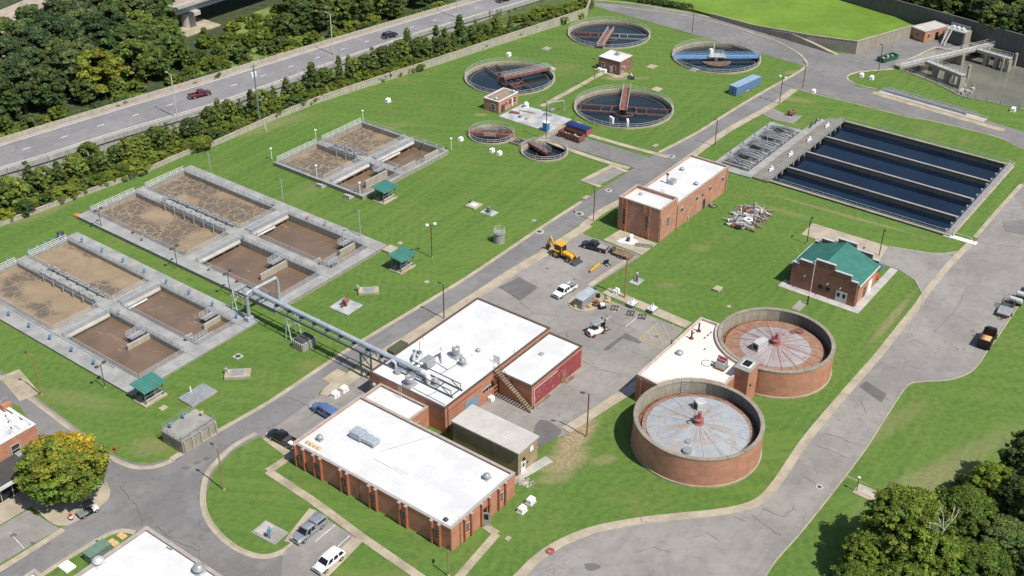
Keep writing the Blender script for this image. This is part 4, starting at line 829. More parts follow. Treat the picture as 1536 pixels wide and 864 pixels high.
for x, y, lab in [(1431,123,'leaning mooring pile left of the churning outfall'),(1451,116,'mooring pile right of the churning outfall'),(1502,105,'mooring pile on the near side of the far walkway spur'),(1521,98,'mooring pile on the open side of the far walkway spur')]:
    p = G(x, y, -3); MB().cyl(0, 0, -2, 3.6, .45, 12).build('pile', 'wallc_lt', None, True, lab, 'pile', loc=p)
rnd = random.Random(3)
for k in range(14):
    p = G(1438+rnd.random()*26, 127+rnd.random()*13, -3); m = MB(); s = .25+.5*rnd.random(); m.lathe([(.1, -.4), (s, -.2), (s*.9, .3), (s*.4, .6*s), (.02, .65*s)], 7); m.move(rz=k)
    m.build('boulder', 'rock', None, False, 'pale boulder in the churning water below the walkway spur', 'rock', 'outfall boulders', loc=p, rz=k*50)
# ------------------------------------------------------------------ buildings
def block(t, x0, x1, y0, y1, h, brick='brick', cop='cop', roof='roofw', par=.45, cw=.4, skip='', ch=.12):
    w = .3; rl = h-par
    if '0' not in skip: MB().box(x0, x1, y0, y0+w, 0, h-ch).build('wall', brick, t)
    if '2' not in skip: MB().box(x0, x1, y1-w, y1, 0, h-ch).build('wall', brick, t)
    if '3' not in skip: MB().box(x0, x0+w, y0+w+.001, y1-w-.001, 0, h-ch).build('wall', brick, t)
    if '1' not in skip: MB().box(x1-w, x1, y0+w+.001, y1-w-.001, 0, h-ch).build('wall', brick, t)
    r = MB().box(x0+w, x1-w, y0+w, y1-w, rl-.2, rl).build('roof', roof, t)
    e = .06
    for a in ((x0-e, x1+e, y0-e, y0+cw), (x0-e, x1+e, y1-cw, y1+e), (x0-e, x0+cw, y0+cw+.003, y1-cw-.003), (x1-cw, x1+e, y0+cw+.003, y1-cw-.003)):
        MB().box(*a, h-ch+.001, h).build('coping', cop, r)
    return r
def win(t, face, at, u, z0, w, h, nx=1, nz=2, fmat='frame', gmat='glass', name='window'):
    m = MB(); g = MB(); f = .07
    P = [(0, 0), (w, 0), (w, h), (0, h)]
    m.box(-f, w+f, -.05, .02, -f, 0); m.box(-f, w+f, -.05, .02, h, h+f); m.box(-f, 0, -.05, .02, .001, h-.001); m.box(w, w+f, -.05, .02, .001, h-.001)
    for k in range(1, nx): m.box(w*k/nx-f/2, w*k/nx+f/2, -.045, .02, .001, h-.001)
    for k in range(1, nz): m.box(.001, w-.001, -.042, .02, h*k/nz-f/2, h*k/nz+f/2)
    g.box(0, w, -.02, .02, 0, h)
    rz = {'-y': 0, '+y': math.pi, '-x': -math.pi/2, '+x': math.pi/2}[face]
    L = {'-y': (u, at), '+y': (u+w, at), '-x': (at, u+w), '+x': (at, u)}[face]
    m.move(L[0], L[1], z0, rz); g.move(L[0], L[1], z0, rz)
    o = m.build(name, fmat, t); g.build('pane', gmat, o); return o
def door(t, face, at, u, w, h, mat='grey_door', glass=True, leaf=1, z0=0):
    rz = {'-y': 0, '+y': math.pi, '-x': -math.pi/2, '+x': math.pi/2}[face]
    L = {'-y': (u, at), '+y': (u+w, at), '-x': (at, u+w), '+x': (at, u)}[face]
    o = MB().box(0, w, -.06, .02, 0, h).move(L[0], L[1], z0, rz).build('door', mat, t)
    for k in range(leaf):
        if glass: MB().box(w*(k+.25)/leaf, w*(k+.75)/leaf, -.075, -.055, h*.5, h*.85).move(L[0], L[1], z0, rz).build('pane', 'glass', o)
        MB().box(w*(k+.85)/leaf, w*(k+.9)/leaf, -.12, -.055, h*.45, h*.5).move(L[0], L[1], z0, rz).build('handle', 'galv', o)
    return o
def mush(t, x, y, z, r=.45, h=.8, mat='galv'):      # mushroom roof fan on a curb
    m = MB(); m.bevbox(x-r, x+r, y-r, y+r, z, z+.22, .03); m.lathe([(r*.55, z+.2), (r*.55, z+h*.5), (r*1.05, z+h*.5), (r*1.0, z+h*.72), (r*.5, z+h), (.02, z+h*1.02)], 16, x, y); return m.build('roof_fan', mat, t, True)
def stack(t, x, y, z, r=.4, h=1.2, mat='galv'):
    m = MB(); m.bevbox(x-r*1.4, x+r*1.4, y-r*1.4, y+r*1.4, z, z+.25, .03); m.lathe([(r*.8, z+.2), (r*.8, z+h*.35), (r*1.1, z+h*.5), (r*1.1, z+h*.95), (r*.95, z+h), (r*.5, z+h*.9), (.02, z+h*.9)], 16, x, y); return m.build('roof_vent', mat, t, True)
def lp(o, x, y, z=0): return loc2(o, YAW, G(x, y, z))

# B1: long white-roofed brick building
o = G(677.5, 828); t = thing('brick_building', 'long low brick building with big white flat roof and paired brick pilasters', 'building', o, YAW)
block(t, 0, 15, 0, 31.3, 4.4, 'brick'); block(t, 15.01, 19.9, 21, 31.3, 4.0, 'brick', skip='3')
for y in (30.8, 29.0, 26.8, 25.4, 21.2, 19.8, 15.4, 14.1, 9.5, 8.2, 3.4, 2.0): MB().box(-.42, -.001, y-.14, y+.14, 0, 4.2).build('pilaster', 'pil', t); MB().box(-.5, -.062, y-.22, y+.22, 4.2, 4.41).build('pilaster_cap', 'cop', t)
for y in (29.4, 25.7, 20.1, 14.35, 8.45, 2.3): win(t, '-x', -.02, y, 1.2, .75, 1.5, 1, 3)
for x in (2.8, 4.3, 6.7, 8.5, 10.8, 12.4): MB().box(x-.14, x+.14, -.36, -.001, 0, 4.2).build('pilaster', 'pil', t); MB().box(x-.2, x+.2, -.44, -.062, 4.2, 4.41).build('pilaster_cap', 'cop', t)
win(t, '-y', -.02, 3.15, 1.3, .8, 1.5, 1, 3); win(t, '-y', -.02, 11.2, 1.3, .8, 1.5, 1, 3)
win(t, '+x', 19.92, 24, 1.3, 1.0, 1.3, 1, 2); win(t, '-y', 20.98, 16.3, 1.2, 1.2, 1.1, 2, 2)
MB().box(7.0, 8.1, -.05, .02, 0, 2.7).build('door_opening', 'black', t)
dd = MB().box(0, 1.15, -.04, .04, .02, 2.5).move(7.0, -.1, 0, R(-65)).build('door', 'grey_door', t); MB().box(.25, .9, -.06, .06, 1.2, 2.2).move(7.0, -.1, 0, R(-65)).build('pane', 'glass', dd); MB().box(1.0, 1.08, -.12, .12, 1.0, 1.1).move(7.0, -.1, 0, R(-65)).build('handle', 'galv', dd)
m = MB(); m.tube([(-.12, 17.6, 0), (-.12, 17.6, 4.2)], .06, 6); m.build('downpipe', 'darkgrey', t); MB().tube([(1.9, -.1, 0), (1.9, -.1, 4.2)], .05, 6).build('downpipe', 'redoxide', t); MB().tube([(2, -.1, 4.2), (2.0, .4, 5.2)], .03, 5).build('vent_pipe', 'red', t)
MB().bevbox(8.3, 8.8, -.35, -.02, 2.3, 2.9, .05).build('wall_lamp', 'darkgrey', t)
z = 3.95
for px, rr in (((480, 660), .5), ((730, 718), .55)): p = lp(o, *px, z); mush(t, p.x, p.y, z, rr, 1.0)
p = lp(o, 561, 578, 3.55); mush(t, p.x, p.y, 3.55, .3, .5)
p = lp(o, 549, 662, z); m = MB(); m.bevbox(p.x-.9, p.x+.9, p.y+.4, p.y+2.6, z+.3, z+1.35, .05); m.bevbox(p.x-.7, p.x+.9, p.y-2.2, p.y+.38, z+.35, z+.95, .04); ac = m.build('air_handler', 'steel_gb', t)
for a in (-.7, .7):
    for b in (-1.9, 2.2): MB().box(p.x+a-.06, p.x+a+.06, p.y+b-.06, p.y+b+.06, z, z+.32).build('leg', 'galv', ac)
MB().tube([(p.x+.9, p.y+.5, z+.6), (p.x+1.6, p.y+.3, z+.9), (p.x+1.7, p.y, z+.05)], .05, 6).build('conduit', 'alu', ac)
for a, b in (((560, 688), (605, 712)), ((570, 678), (655, 652)), ((612, 712), (590, 700))):
    q, w = lp(o, *a, z), lp(o, *b, z); MB().bar((q.x, q.y, z+.03), (w.x, w.y, z+.03), .05, .05).build('roof_conduit', 'galv', t)
p = lp(o, 463, 663, z); 
for k in range(4): MB().lathe([(.35, 0), (.45, .1), (.2, .3), (.02, .32)], 8).move(p.x-.2, p.y-.8*k, z).build('sandbag', 'sand', t)
p = lp(o, 672, 788, z); mush(t, p.x+.6, p.y+.9, z, .3, .5, 'darkgrey')
# B2: blower building
o = G(668.5, 651); OB2 = o; t = thing('blower_building', 'tall brick building with brown edged white roof carrying ducts and fans', 'building', o, YAW)
block(t, 0, 29, 0, 16.3, 5.2, 'brick', 'cop_br', par=.2, cw=.34); 
rr = block(t, 13.75, 28.6, -7.1, -.001, 4.55, 'brick', 'cop_br', par=.2, cw=.34, skip='2')
MB().box(14.2, 28.2, -7.16, -7.11, .35, 3.9).build('painted_panel', 'redwall', t)
rnd = random.Random(8)
for k in range(26): x = 14.4+13.5*rnd.random(); zz = .6+3.0*rnd.random(); MB().box(x, x+.1+.25*rnd.random(), -7.175, -7.162, zz, zz+.06+.12*rnd.random()).build('paint_flake', 'conc_lt', t)
MB().box(14.2, 21, -7.19, -7.13, 3.6, 3.68).build('conduit', 'white', t); MB().box(14.3, 14.4, -7.19, -7.13, .5, 3.6).build('conduit', 'white', t); MB().box(14.2, 28.2, -7.2, -7.0, .0, .3).build('plinth', 'conc', t)
door(t, '-y', -7.17, 22.3, 1.2, 2.5, 'wood', False)
door(t, '-y', -.01, 5.0, 3.4, 3.1, 'blue_door', False, 2); win(t, '-y', -.02, 9.7, 2.2, 2.9, .75, 4, 1)
MB().bevbox(10.9, 11.9, -.9, -.05, .1, .9, .05).build('condenser', 'white', t); MB().bevbox(11.9, 13.2, -.7, -.02, 3.1, 3.8, .05).build('exhaust_hood', 'rust', t)
MB().tube([(.6, -.1, 0), (.6, -.1, 4.9)], .06, 6).build('downpipe', 'darkgrey', t); MB().tube([(9.3, -.08, 4.2), (.6, -.08, 4.2)], .05, 6).build('conduit', 'rust', t)
ste = thing('outside_stair', 'steep steel outside stair with slatted treads up to the brown edged roof', 'stairs', w2(o, YAW, 13.1, -.1), YAW)
n = 20; z1 = 5.3; yl = -7.6
for q in (-.5, .5): MB().bar((q, 0, z1), (q, yl, .1), .1, .28).build('stringer', 'wood', ste); 
for k in range(n): f = (k+.5)/n; MB().box(-.48, .48, yl*f-.15, yl*f+.15, z1*(1-f), z1*(1-f)+.06).build('tread', 'conc_path', ste)
for q in (-.5, .5):
    m = MB(); m.bar((q, 0, z1+1), (q, yl, 1.05), .05, .05); m.bar((q, 0, z1+.5), (q, yl, .55), .04, .04)
    for k in range(6): f = k/5; m.bar((q, yl*f, z1*(1-f)+.05*f), (q, yl*f, z1*(1-f)+1.05), .05, .05)
    m.build('handrail', 'rust', ste)
z = 5.0
def B2P(x, y): return lp(OB2, x, y, z)
for px, kind, r, h in [((684,535),'s',.62,2.0),((694,547),'m',.6,1.4),((653,577),'m',.55,1.4),((615,577),'s',.7,1.6),((717,527),'m',.35,.6),((812,532),'m',.4,.35),((741,546),'v',.1,.6),((772,529),'v',.07,.9),((763,569),'v',.07,.7),((708,534),'v',.08,.4),((724,537),'v',.06,.3),((635,508),'v',.12,.3),((690,472),'v',.08,.4)]:
    p = B2P(*px); zz = z if px != (812, 532) else 4.36
    if px == (812, 532): p = lp(OB2, 812, 532, 4.36)
    if px == (763, 569): p = lp(OB2, 763, 569, 4.36); zz = 4.36
    if kind == 's': stack(t, p.x, p.y, zz, r, h)
    elif kind == 'm': mush(t, p.x, p.y, zz, r, h)
    else: MB().cyl(p.x, p.y, zz, zz+h, r*.5, 8).build('vent_pipe', 'galv', t)
p = B2P(642, 549); MB().bevbox(p.x-1.1, p.x+1.1, p.y-.8, p.y+.8, z+.25, z+1.5, .06).build('blower_cabinet', 'galv', t); MB().box(p.x-.9, p.x+.9, p.y-.7, p.y+.7, z, z+.25).build('cabinet_base', 'darkgrey', t)
p = B2P(745, 545); MB().box(p.x-.05, p.x+.05, p.y-.7, p.y+.7, z, z+1.6).build('signboard', 'white', t)
def duct(t, pts, r, mat='steel_lt', name='duct'):
    return MB().tube(pts, r, 12).build(name, mat, t, True)
def P3(x, y, zz): q = lp(OB2, x, y, zz); return (q.x, q.y, zz)
duct(t, [P3(612, 549, 6.2), P3(627, 541, 6.0), P3(632, 532, 6.0), P3(631, 526, 7.0), P3(631, 512, 7.6)], .26)
duct(t, [P3(622, 553, 6.0), P3(650, 532, 6.1), P3(660, 527, 6.1), P3(663, 532, 5.8), P3(664, 545, 5.0)], .28)
duct(t, [P3(620, 545, 5.2), P3(621, 533, 6.0), P3(624, 527, 6.1), P3(629, 530, 6.0)], .32, 'steel_gb'); duct(t, [P3(664, 522, 6.3), P3(664, 545, 5.0)], .38)
for px in ((583, 543), (597, 560), (620, 565)): p = B2P(*px); MB().cyl(p.x, p.y, z, z+.8, .55, 14).build('silencer', 'galv', t, True)
duct(t, [P3(580, 545, 5.4), P3(588, 540, 6.2), P3(594, 545, 6.2), P3(594, 552, 5.2)], .22)
p = B2P(700, 600); m = MB()
for a, b in (((660, 562), (690, 545)), ((620, 583), (668, 608)), ((640, 595), (655, 588)), ((648, 540), (672, 556))): q, w = B2P(*a), B2P(*b); m.bar((q.x, q.y, z+.12), (w.x, w.y, z+.12), .08, .08)
m.build('roof_conduit', 'galv', t)
m = MB()
for k in range(7): m.bar((17.7, 31, 0), (17.7, 31, 0), .1, .1) if 0 else None
q = lp(OB2, 604, 597, 3.6); m.tube([(q.x-.25, -.0+q.y, 3.6), (q.x-.25, q.y, 6.0)], .04, 5); m.tube([(q.x-.25, q.y+.5, 3.6), (q.x-.25, q.y+.5, 6.0)], .04, 5)
for k in range(6): m.tube([(q.x-.25, q.y, 3.8+.35*k), (q.x-.25, q.y+.5, 3.8+.35*k)], .025, 5)
m.build('roof_ladder', 'alu', t)
# tan annex shed
o = G(777, 715); t = thing('tan_shed', 'windowless tan block shed with flat pale concrete roof and white door', 'building', o, YAW)
MB().box(0, 5.0, 0, .25, 0, 4.5).build('wall', 'brick_tan', t); MB().box(0, 5.0, 12.6, 12.85, 0, 4.5).build('wall', 'brick_tan', t); MB().box(0, .25, .251, 12.599, 0, 4.5).build('wall', 'brick_tan', t); MB().box(4.75, 5.0, .251, 12.599, 0, 4.5).build('wall', 'brick_tan', t)
for k in range(3): MB().box(-.2, 5.2, -.2+4.42*k, -.2+4.42*(k+1)-.02, 4.501, 4.75).build('roof_panel', 'concroof', t)
for y in (0.02, 4.3, 8.6): MB().box(-.02, -.001, y, y+.06, 0, 4.5).build('joint_strip', 'cop', t)
door(t, '-y', -.01, .75, 1.05, 2.25, 'white', True); win(t, '-y', -.01, 3.1, 3.0, .7, .7, 1, 1, 'white', 'white', 'wall_panel'); MB().bevbox(1.1, 1.5, -.35, -.02, 2.6, 3.0, .05).build('wall_lamp', 'black', t); MB().box(2.3, 2.5, -.1, -.01, 1.2, 1.5).build('switch_box', 'black', t)
rnd = random.Random(2); p0 = G(783, 722)
m = MB()
for k in range(140):
    x, y = rnd.gauss(0, .9), rnd.gauss(0, .45); s = .1+.12*rnd.random(); i0 = len(m.v); m.lathe([(.02, 0), (s, .02), (s*.8, s*.6), (.02, s*.8)], 5); m.move(x, y, 0, rnd.random()*6, i0)
m.build('riprap', 'rock', None, kind='stuff', label='heap of pale stones at the corner of the tan shed', cat='rocks', loc=p0, rz=-30)

# B5
o = G(987, 364); t = thing('pump_building', 'two level brick pump building with slit windows and stepped white roofs', 'building', o, YAW)
block(t, 0, 7.0, 0, 10.0, 7.6, 'brick_lt', 'cop', par=.8, cw=.32); block(t, 7.01, 29.6, 0, 9.7, 6.2, 'brick_lt', 'cop', par=.5, cw=.32, skip='3')
for y in (2.4, 3.7, 8.0, 9.0): MB().box(-.3, -.001, y-.1, y+.1, 0, 7.4).build('pilaster', 'pil', t)
for y in (2.7, 8.15): win(t, '-x', -.02, y, 1.6, .7, 3.6, 1, 6)
win(t, '-y', -.02, 3.0, 2.6, .9, 2.0, 1, 4)
for x in (8.6, 15.0, 20.9, 26.6): win(t, '-y', -.02, x, 3.4, 1.1, .9, 2, 1)
for x in (.25, 7.1, 28.9): MB().tube([(x, -.08, 0), (x, -.08, 5.6)], .06, 6).build('downpipe', 'rust', t)
door(t, '-y', -.02, 18.6, 1.1, 2.2, 'darkgrey', True); MB().box(12.0, 12.2, -.25, -.01, 0, 1.2).build('meter_box', 'frame', t); MB().bevbox(17.9, 18.3, -.15, -.01, 3.5, 3.9, .03).build('louvre', 'black', t)
p = lp(o, 1008, 275, 5.7); m = MB(); m.bevbox(p.x-.9, p.x+.9, p.y-.7, p.y+.7, 5.7, 6.6, .05); m.build('air_handler', 'galv', t); MB().tube([(p.x-.6, p.y+.9, 5.7), (p.x-.6, p.y+.9, 7.7)], .18, 10).build('flue', 'galv', t, True); MB().cyl(p.x-.6, p.y+.9, 7.7, 7.95, .32, 10).build('flue_cap', 'darkgrey', t)
for px in ((1044, 277), (1023, 255)): p = lp(o, *px, 5.7); mush(t, p.x, p.y, 5.7, .5, .7)
p = lp(o, 961, 292, 6.8); mush(t, p.x, p.y, 6.8, .35, .45)
m = MB(); rail(m, (7.4, 3.6, 5.7), (7.4, 4.3, 5.7), h=2.4, n=6, step=.7, r=.03); m.build('roof_ladder', 'alu', t)
p = G(1069, 309); t2 = thing('hose_reel', 'coiled hose and wire basket lying by the pump building door', 'hose', p, 20); MB().ringwall(.9, 1.0, 0, .12, 24).build('coil', 'rubber', t2); MB().ringwall(.55, .62, .02, .4, 20).build('basket', 'galv', t2)

# small brick houses
o = G(929, 113); t = thing('brick_house', 'small square brick house with white flat roof between four clarifiers', 'building', o, YAW)
block(t, 0, 6.3, 0, 6.9, 3.9, 'brick_dk', 'cop_w', par=.12, cw=.34)
door(t, '-y', -.02, .8, 1.0, 2.3, 'grey_door', True); win(t, '-y', -.02, 3.6, 1.6, .9, 1.1); win(t, '-x', -.02, 4.9, 1.3, 1.0, 1.1); win(t, '-x', -.02, 1.3, 1.2, 1.0, 1.0); MB().box(2.2, 2.6, -.12, -.01, 1.4, 2.0).build('meter_box', 'frame', t)
for y0, y1 in ((3.7, 4.9), (5.2, 6.4)): MB().bevbox(-1.4, -.5, y0, y1, 0, 1.0, .06).build('condenser', 'white', t)
MB().bevbox(-.5, -.02, 2.2, 3.0, .3, 2.0, .05).build('cabinet', 'galv', t); p = lp(o, 926, 82, 3.8); stack(t, p.x, p.y, 3.78, .5, 1.0)
o = G(748, 171); t = thing('brick_house', 'small pale brick house with brown flat roof beside the grey work slab', 'building', o, YAW)
r = block(t, 0, 8.3, 0, 4.8, 3.3, 'brick_lt', 'cop_w', 'timber', .15, .34)
win(t, '-x', -.02, 1.2, .8, 1.0, 1.4); win(t, '-y', -.02, 4.3, 1.2, .9, 1.3); win(t, '-y', -.02, 6.2, 1.1, .9, 1.4); door(t, '-y', -.02, 1.0, 1.5, 2.0, 'darkgrey', False); MB().box(5.4, 5.7, -.2, -.01, .4, 2.6).build('cabinet', 'white', t); MB().cyl(3.2, -.08, 1.8, 2.1, .3, 12).build('fire_bell', 'red', t)
for px in ((744, 150), (770, 139)): p = lp(o, *px, 3.15); mush(t, p.x, p.y, 3.15, .45, .8)
p = G(797, 172); t = thing('work_slab', 'pale grey concrete work slab with scattered tools beside the small brick house', 'slab', p, YAW); 
c = [loc2(p, YAW, G(*q)) for q in ((749, 173), (784, 157), (862, 179), (816, 198))]
x0, x1, y0, y1 = min(q.x for q in c)+.6, max(q.x for q in c)-.6, min(q.y for q in c)+.5, max(q.y for q in c)-.3
nx, ny = 3, 4
for i in range(nx):
    for j in range(ny): MB().box(x0+(x1-x0)*i/nx, x0+(x1-x0)*(i+1)/nx-.015, y0+(y1-y0)*j/ny, y0+(y1-y0)*(j+1)/ny-.015, 0, .1).build('slab_panel', 'conc_lt2', t)

# green roof building
o = G(1280, 461); t = thing('green_roof_building', 'dark brick building with teal metal gable roof and stepped parapet ends', 'building', o, YAW)
Wd, Dp = 13.2, 10.6
MB().box(.4, Dp-.4, 0, .3, 0, 4.5).build('wall', 'brick_lt', t); MB().box(.4, Dp-.4, Wd-.3, Wd, 0, 4.5).build('wall', 'brick_dk', t)
steps = [(0, 1.4, 5.4), (1.4, 4.8, 6.4), (4.8, 8.6, 7.5), (8.6, 11.9, 6.4), (11.9, 13.2, 5.4)]
for x0, x1 in ((0, .4), (Dp-.4, Dp)):
    for y0, y1, h in steps:
        MB().box(x0, x1, y0+.001 if y0 else 0, y1, 0, h-.14).build('wall', 'brick_dk', t); MB().box(x0-.08, x1+.08, y0-.08, y1+.08 if h > 7 or y1 > 13 else y1-.1, h-.139, h).build('coping', 'cop_w2', t)
for sgn in (0, 1):
    ye = -.35 if sgn == 0 else Wd+.35; ym = Wd/2; rz0, rz1 = 4.55, 7.25; q = 20
    for k in range(q):
        xa, xb = .41+(Dp-.82)*k/q, .41+(Dp-.82)*(k+1)/q-.015
        m = MB(); m.add([(xa, ye, rz0), (xb, ye, rz0), (xb, ym, rz1), (xa, ym, rz1), (xa, ye, rz0-.1), (xb, ye, rz0-.1), (xb, ym, rz1-.1), (xa, ym, rz1-.1)], [(0, 1, 2, 3) if sgn == 0 else (3, 2, 1, 0), (4, 5, 1, 0), (5, 6, 2, 1), (6, 7, 3, 2), (7, 4, 0, 3)])
        m.bar((xa+.02, ye, rz0+.03), (xa+.02, ym, rz1+.03), .05, .07); m.build('roof_panel', 'teal_p', t)
MB().bar((.41, Wd/2, 7.27), (Dp-.41, Wd/2, 7.27), .35, .08).build('ridge_cap', 'teal_p', t)
for ye in (-.42, Wd+.42): MB().box(.41, Dp-.41, ye-.08, ye+.08, 4.38, 4.52).build('gutter', 'cop_w', t)
door(t, '-x', -.01, 1.6, 2.2, 2.4, 'frame', True, 2); 
for y in (5.1, 6.6): win(t, '-x', -.02, y, 1.6, .8, .8, 1, 1, 'darkgrey', 'black')
for x, y in ((-.3, 3.0), (-.3, 5.6), (-.3, 10.3)): MB().bar((-.02, y, 3.2), (-.7, y, 3.3), .1, .1).build('wall_lamp', 'frame', t)
door(t, '-y', -.01, 4.2, 1.0, 2.2, 'darkgrey'); door(t, '-y', -.01, 6.3, 1.8, 2.5, 'white', False, 2); MB().tube([(.5, -.15, 0), (.5, -.15, 4.4)], .07, 6).build('downpipe', 'darkgrey', t)
MB().bevbox(6.8, 9.6, Wd+.1, Wd+1.6, 0, 2.6, .08).build('electrical_cabinet', 'teal_steel', t); MB().bevbox(10.9, 12.6, 9.8, 11.2, 0, 3.6, .08).build('electrical_cabinet', 'teal_steel', t)
p = lp(o, 1314, 418, 0); m = MB(); m.lathe([(.5, 0), (.6, .3), (.4, .9), (.15, 1.2), (.02, 1.25)], 10, p.x, p.y); m.build('red_hose_valve', 'red', t)
p = lp(o, 1323, 405, 0); m = MB()
for k in range(5): m.bar((p.x-1.2, p.y+.1*k, .2+.16*k), (p.x+1.6, p.y+.1*k, .2+.16*k), .05, .05)
m.build('pipe_rack', 'blue', t)

# digesters
def digester(c, Rr, h, label, mats, n=16, fr=.72):
    t = thing('digester_tank', label, 'tank', (c[0], c[1], 0), 0, None)
    MB().ringwall(Rr-.45, Rr, 0, h-.22, 96).build('wall', 'brick_tank', t, True); MB().ringwall(Rr-.6, Rr-.451, 0, h-.3, 48, R(75), R(262)).build('inner_wall', 'wallc', t, True); MB().ringwall(Rr-.6, Rr-.451, 0, h-.3, 48, R(-97.9), R(74.9)).build('inner_wall', 'wallc_dk', t, True)  # darker half: black staining, plus shade of the sunward side put into the colour
    MB().ringwall(Rr, Rr+.18, 0, .3, 96).build('footing', 'conc', t, True)
    ns = 20
    for k in range(ns): MB().ringwall(Rr-.62, Rr+.06, h-.219, h, 5, 6.28319*k/ns+.003, 6.28319*(k+1)/ns-.003).build('coping', 'conc_rim', t)
    MB().cyl(0, 0, h-2.6, h-2.35, Rr-.601, 64).build('annular_floor', 'rust', t)
    cov = thing('cover', None, None); cov.parent = t
    rc, zc = Rr-1.5, h-2.0
    MB().ringwall(rc-.05, rc+.12, h-2.34, zc, 64).build('cover_rim', mats[1], cov, True)
    for k in range(n):
        a0, a1 = 6.28319*k/n, 6.28319*(k+1)/n; g = .004
        for r0, r1, zz0, zz1, mt in ((.9, rc*fr, zc+1.05, zc+1.05-1.03*fr, mats[0]), (rc*fr+.01, rc+.1, zc+1.045-1.03*fr, zc+.02, mats[2])):
            A = [(r, a, z) for r, z in ((r0, zz0), (r1, zz1)) for a in [a0+g+(a1-a0-2*g)*q/4 for q in range(5)]]
            m = MB(); m.add([(r*math.cos(a), r*math.sin(a), z) for r, a, z in A]+[(r*math.cos(a), r*math.sin(a), z-.06) for r, a, z in A], [(q, q+5, q+6, q+1) for q in range(4)]+[(q+10, q+11, q+16, q+15) for q in range(4)]+[(0, 10, 15, 5), (4, 9, 19, 14)]); m.build('cover_panel', mt, cov)
        m = MB(); m.bar((1.0*math.cos(a0), 1.0*math.sin(a0), zc+1.06), ((rc)*math.cos(a0), (rc)*math.sin(a0), zc+.06), .07, .06); m.build('cover_rib', mats[3], cov)
    m = MB(); m.lathe([(.85, zc+.9), (.85, zc+1.15), (.7, zc+1.2), (.68, zc+1.7), (.8, zc+1.72), (.8, zc+1.85), (.4, zc+1.9)], 20); m.build('gas_dome', 'redoxide', t, True)
    m = MB(); m.cyl(.1, .1, zc+1.85, zc+2.9, .32, 14, .26); m.cyl(.1, .1, zc+2.9, zc+3.1, .36, 14, .25); m.tube([(-.4, -.2, zc+2.1), (-.4, -.2, zc+2.8), (-.9, -.6, zc+2.9), (-1.0, -.7, zc+2.2)], .14, 8); m.build('relief_valve', 'redoxide', t, True)
    return t, zc, rc
def cb(t, p, zc, rc, w, d, h, yaw): 
    r = math.hypot(*p); zz = zc+1.05-(1.03)*(r/rc)
    m = MB(); m.bevbox(-w/2, w/2, -d/2, d/2, zz-.1, zz+h, .05); m.move(p[0], p[1], 0, R(yaw)); b = m.build('valve_cabinet', 'galv_lt', t); MB().box(-w/2-.012, -w/2, -d/3, d/3, zz+.2, zz+h*.8).move(p[0], p[1], 0, R(yaw)).build('louvre', 'black', b)
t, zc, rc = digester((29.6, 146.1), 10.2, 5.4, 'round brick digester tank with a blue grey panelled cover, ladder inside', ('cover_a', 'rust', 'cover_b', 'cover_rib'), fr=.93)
cb(t, (.8, 4.4), zc, rc, 1.6, 1.5, 1.5, 20)
for px, r in (((1033, 663), .55), ((1031, 676), .75)): p = G(*px, 3.9)-t.location; MB().cyl(p.x, p.y, zc+.2, zc+.75, r, 18).build('hatch', 'galv', t, True)
m = MB(); 
a = R(97); 
for q in (-.04, .04): m.tube([((10.2-.7)*math.cos(a+q), (10.2-.7)*math.sin(a+q), 3), ((10.2-.7)*math.cos(a+q), (10.2-.7)*math.sin(a+q), 6.2)], .04, 5)
for k in range(9): m.tube([((10.2-.7)*math.cos(a+q), (10.2-.7)*math.sin(a+q), 3.1+.33*k) for q in (-.04, .04)], .03, 5)
m.build('ladder', 'alu', t)
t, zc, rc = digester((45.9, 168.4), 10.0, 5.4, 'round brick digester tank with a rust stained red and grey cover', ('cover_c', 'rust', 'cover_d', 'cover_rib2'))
cb(t, (-2.9, -.9), zc, rc, 2.6, 1.4, 1.5, 40)
for px, r in (((1189, 498), .5), ((1199, 496), .75)): p = G(*px, 3.9)-t.location; MB().cyl(p.x, p.y, zc+.2, zc+.6, r, 18).build('hatch', 'rustred', t, True)
# control building between the tanks
o = G(952, 600); t = thing('control_building', 'brick control building with cream roof wedged between two round tanks', 'building', o, YAW)
cn = loc2(o, YAW, Vector((29.6, 146.1, 0))); cf = loc2(o, YAW, Vector((45.9, 168.4, 0)))
def arc(c, Rr, p0, p1, n=14):
    a0, a1 = math.atan2(p0[1]-c.y, p0[0]-c.x), math.atan2(p1[1]-c.y, p1[0]-c.x); 
    while a1-a0 > math.pi: a1 -= 6.28319
    while a1-a0 < -math.pi: a1 += 6.28319
    return [(c.x+Rr*math.cos(a0+(a1-a0)*k/n), c.y+Rr*math.sin(a0+(a1-a0)*k/n)) for k in range(n+1)]
poly = [(0, 0), (21.7, 0)][::-1] + arc(cn, 10.42, (0, -3), (6.2, -13)) + arc(cf, 10.22, (13.6, -13.2), (21.7, -3))
def inset(poly, d):
    out = []; n = len(poly)
    for i in range(n):
        a, b, c = Vector(poly[i-1]), Vector(poly[i]), Vector(poly[(i+1) % n]); e1 = (b-a).normalized(); e2 = (c-b).normalized(); n1 = Vector((-e1.y, e1.x)); n2 = Vector((-e2.y, e2.x)); bi = (n1+n2); bi.normalize(); out.append(tuple(b+bi*d/max(.35, bi.dot(n1))))
    return out
inn = inset(poly, .35)
MB().prism(poly, 0, 4.85).build('wall', 'brick', t)
MB().prism(inn, 4.851, 4.9).build('roof', 'roofw2', t)
m = MB(); k = len(poly); m.rings([[(a[0], a[1], 4.852), (a[0], a[1], 5.4), (b[0], b[1], 5.4), (b[0], b[1], 4.852)] for a, b in list(zip(poly, inn))+[(poly[0], inn[0])]], True, False); m.build('parapet', 'cop_pink', t)
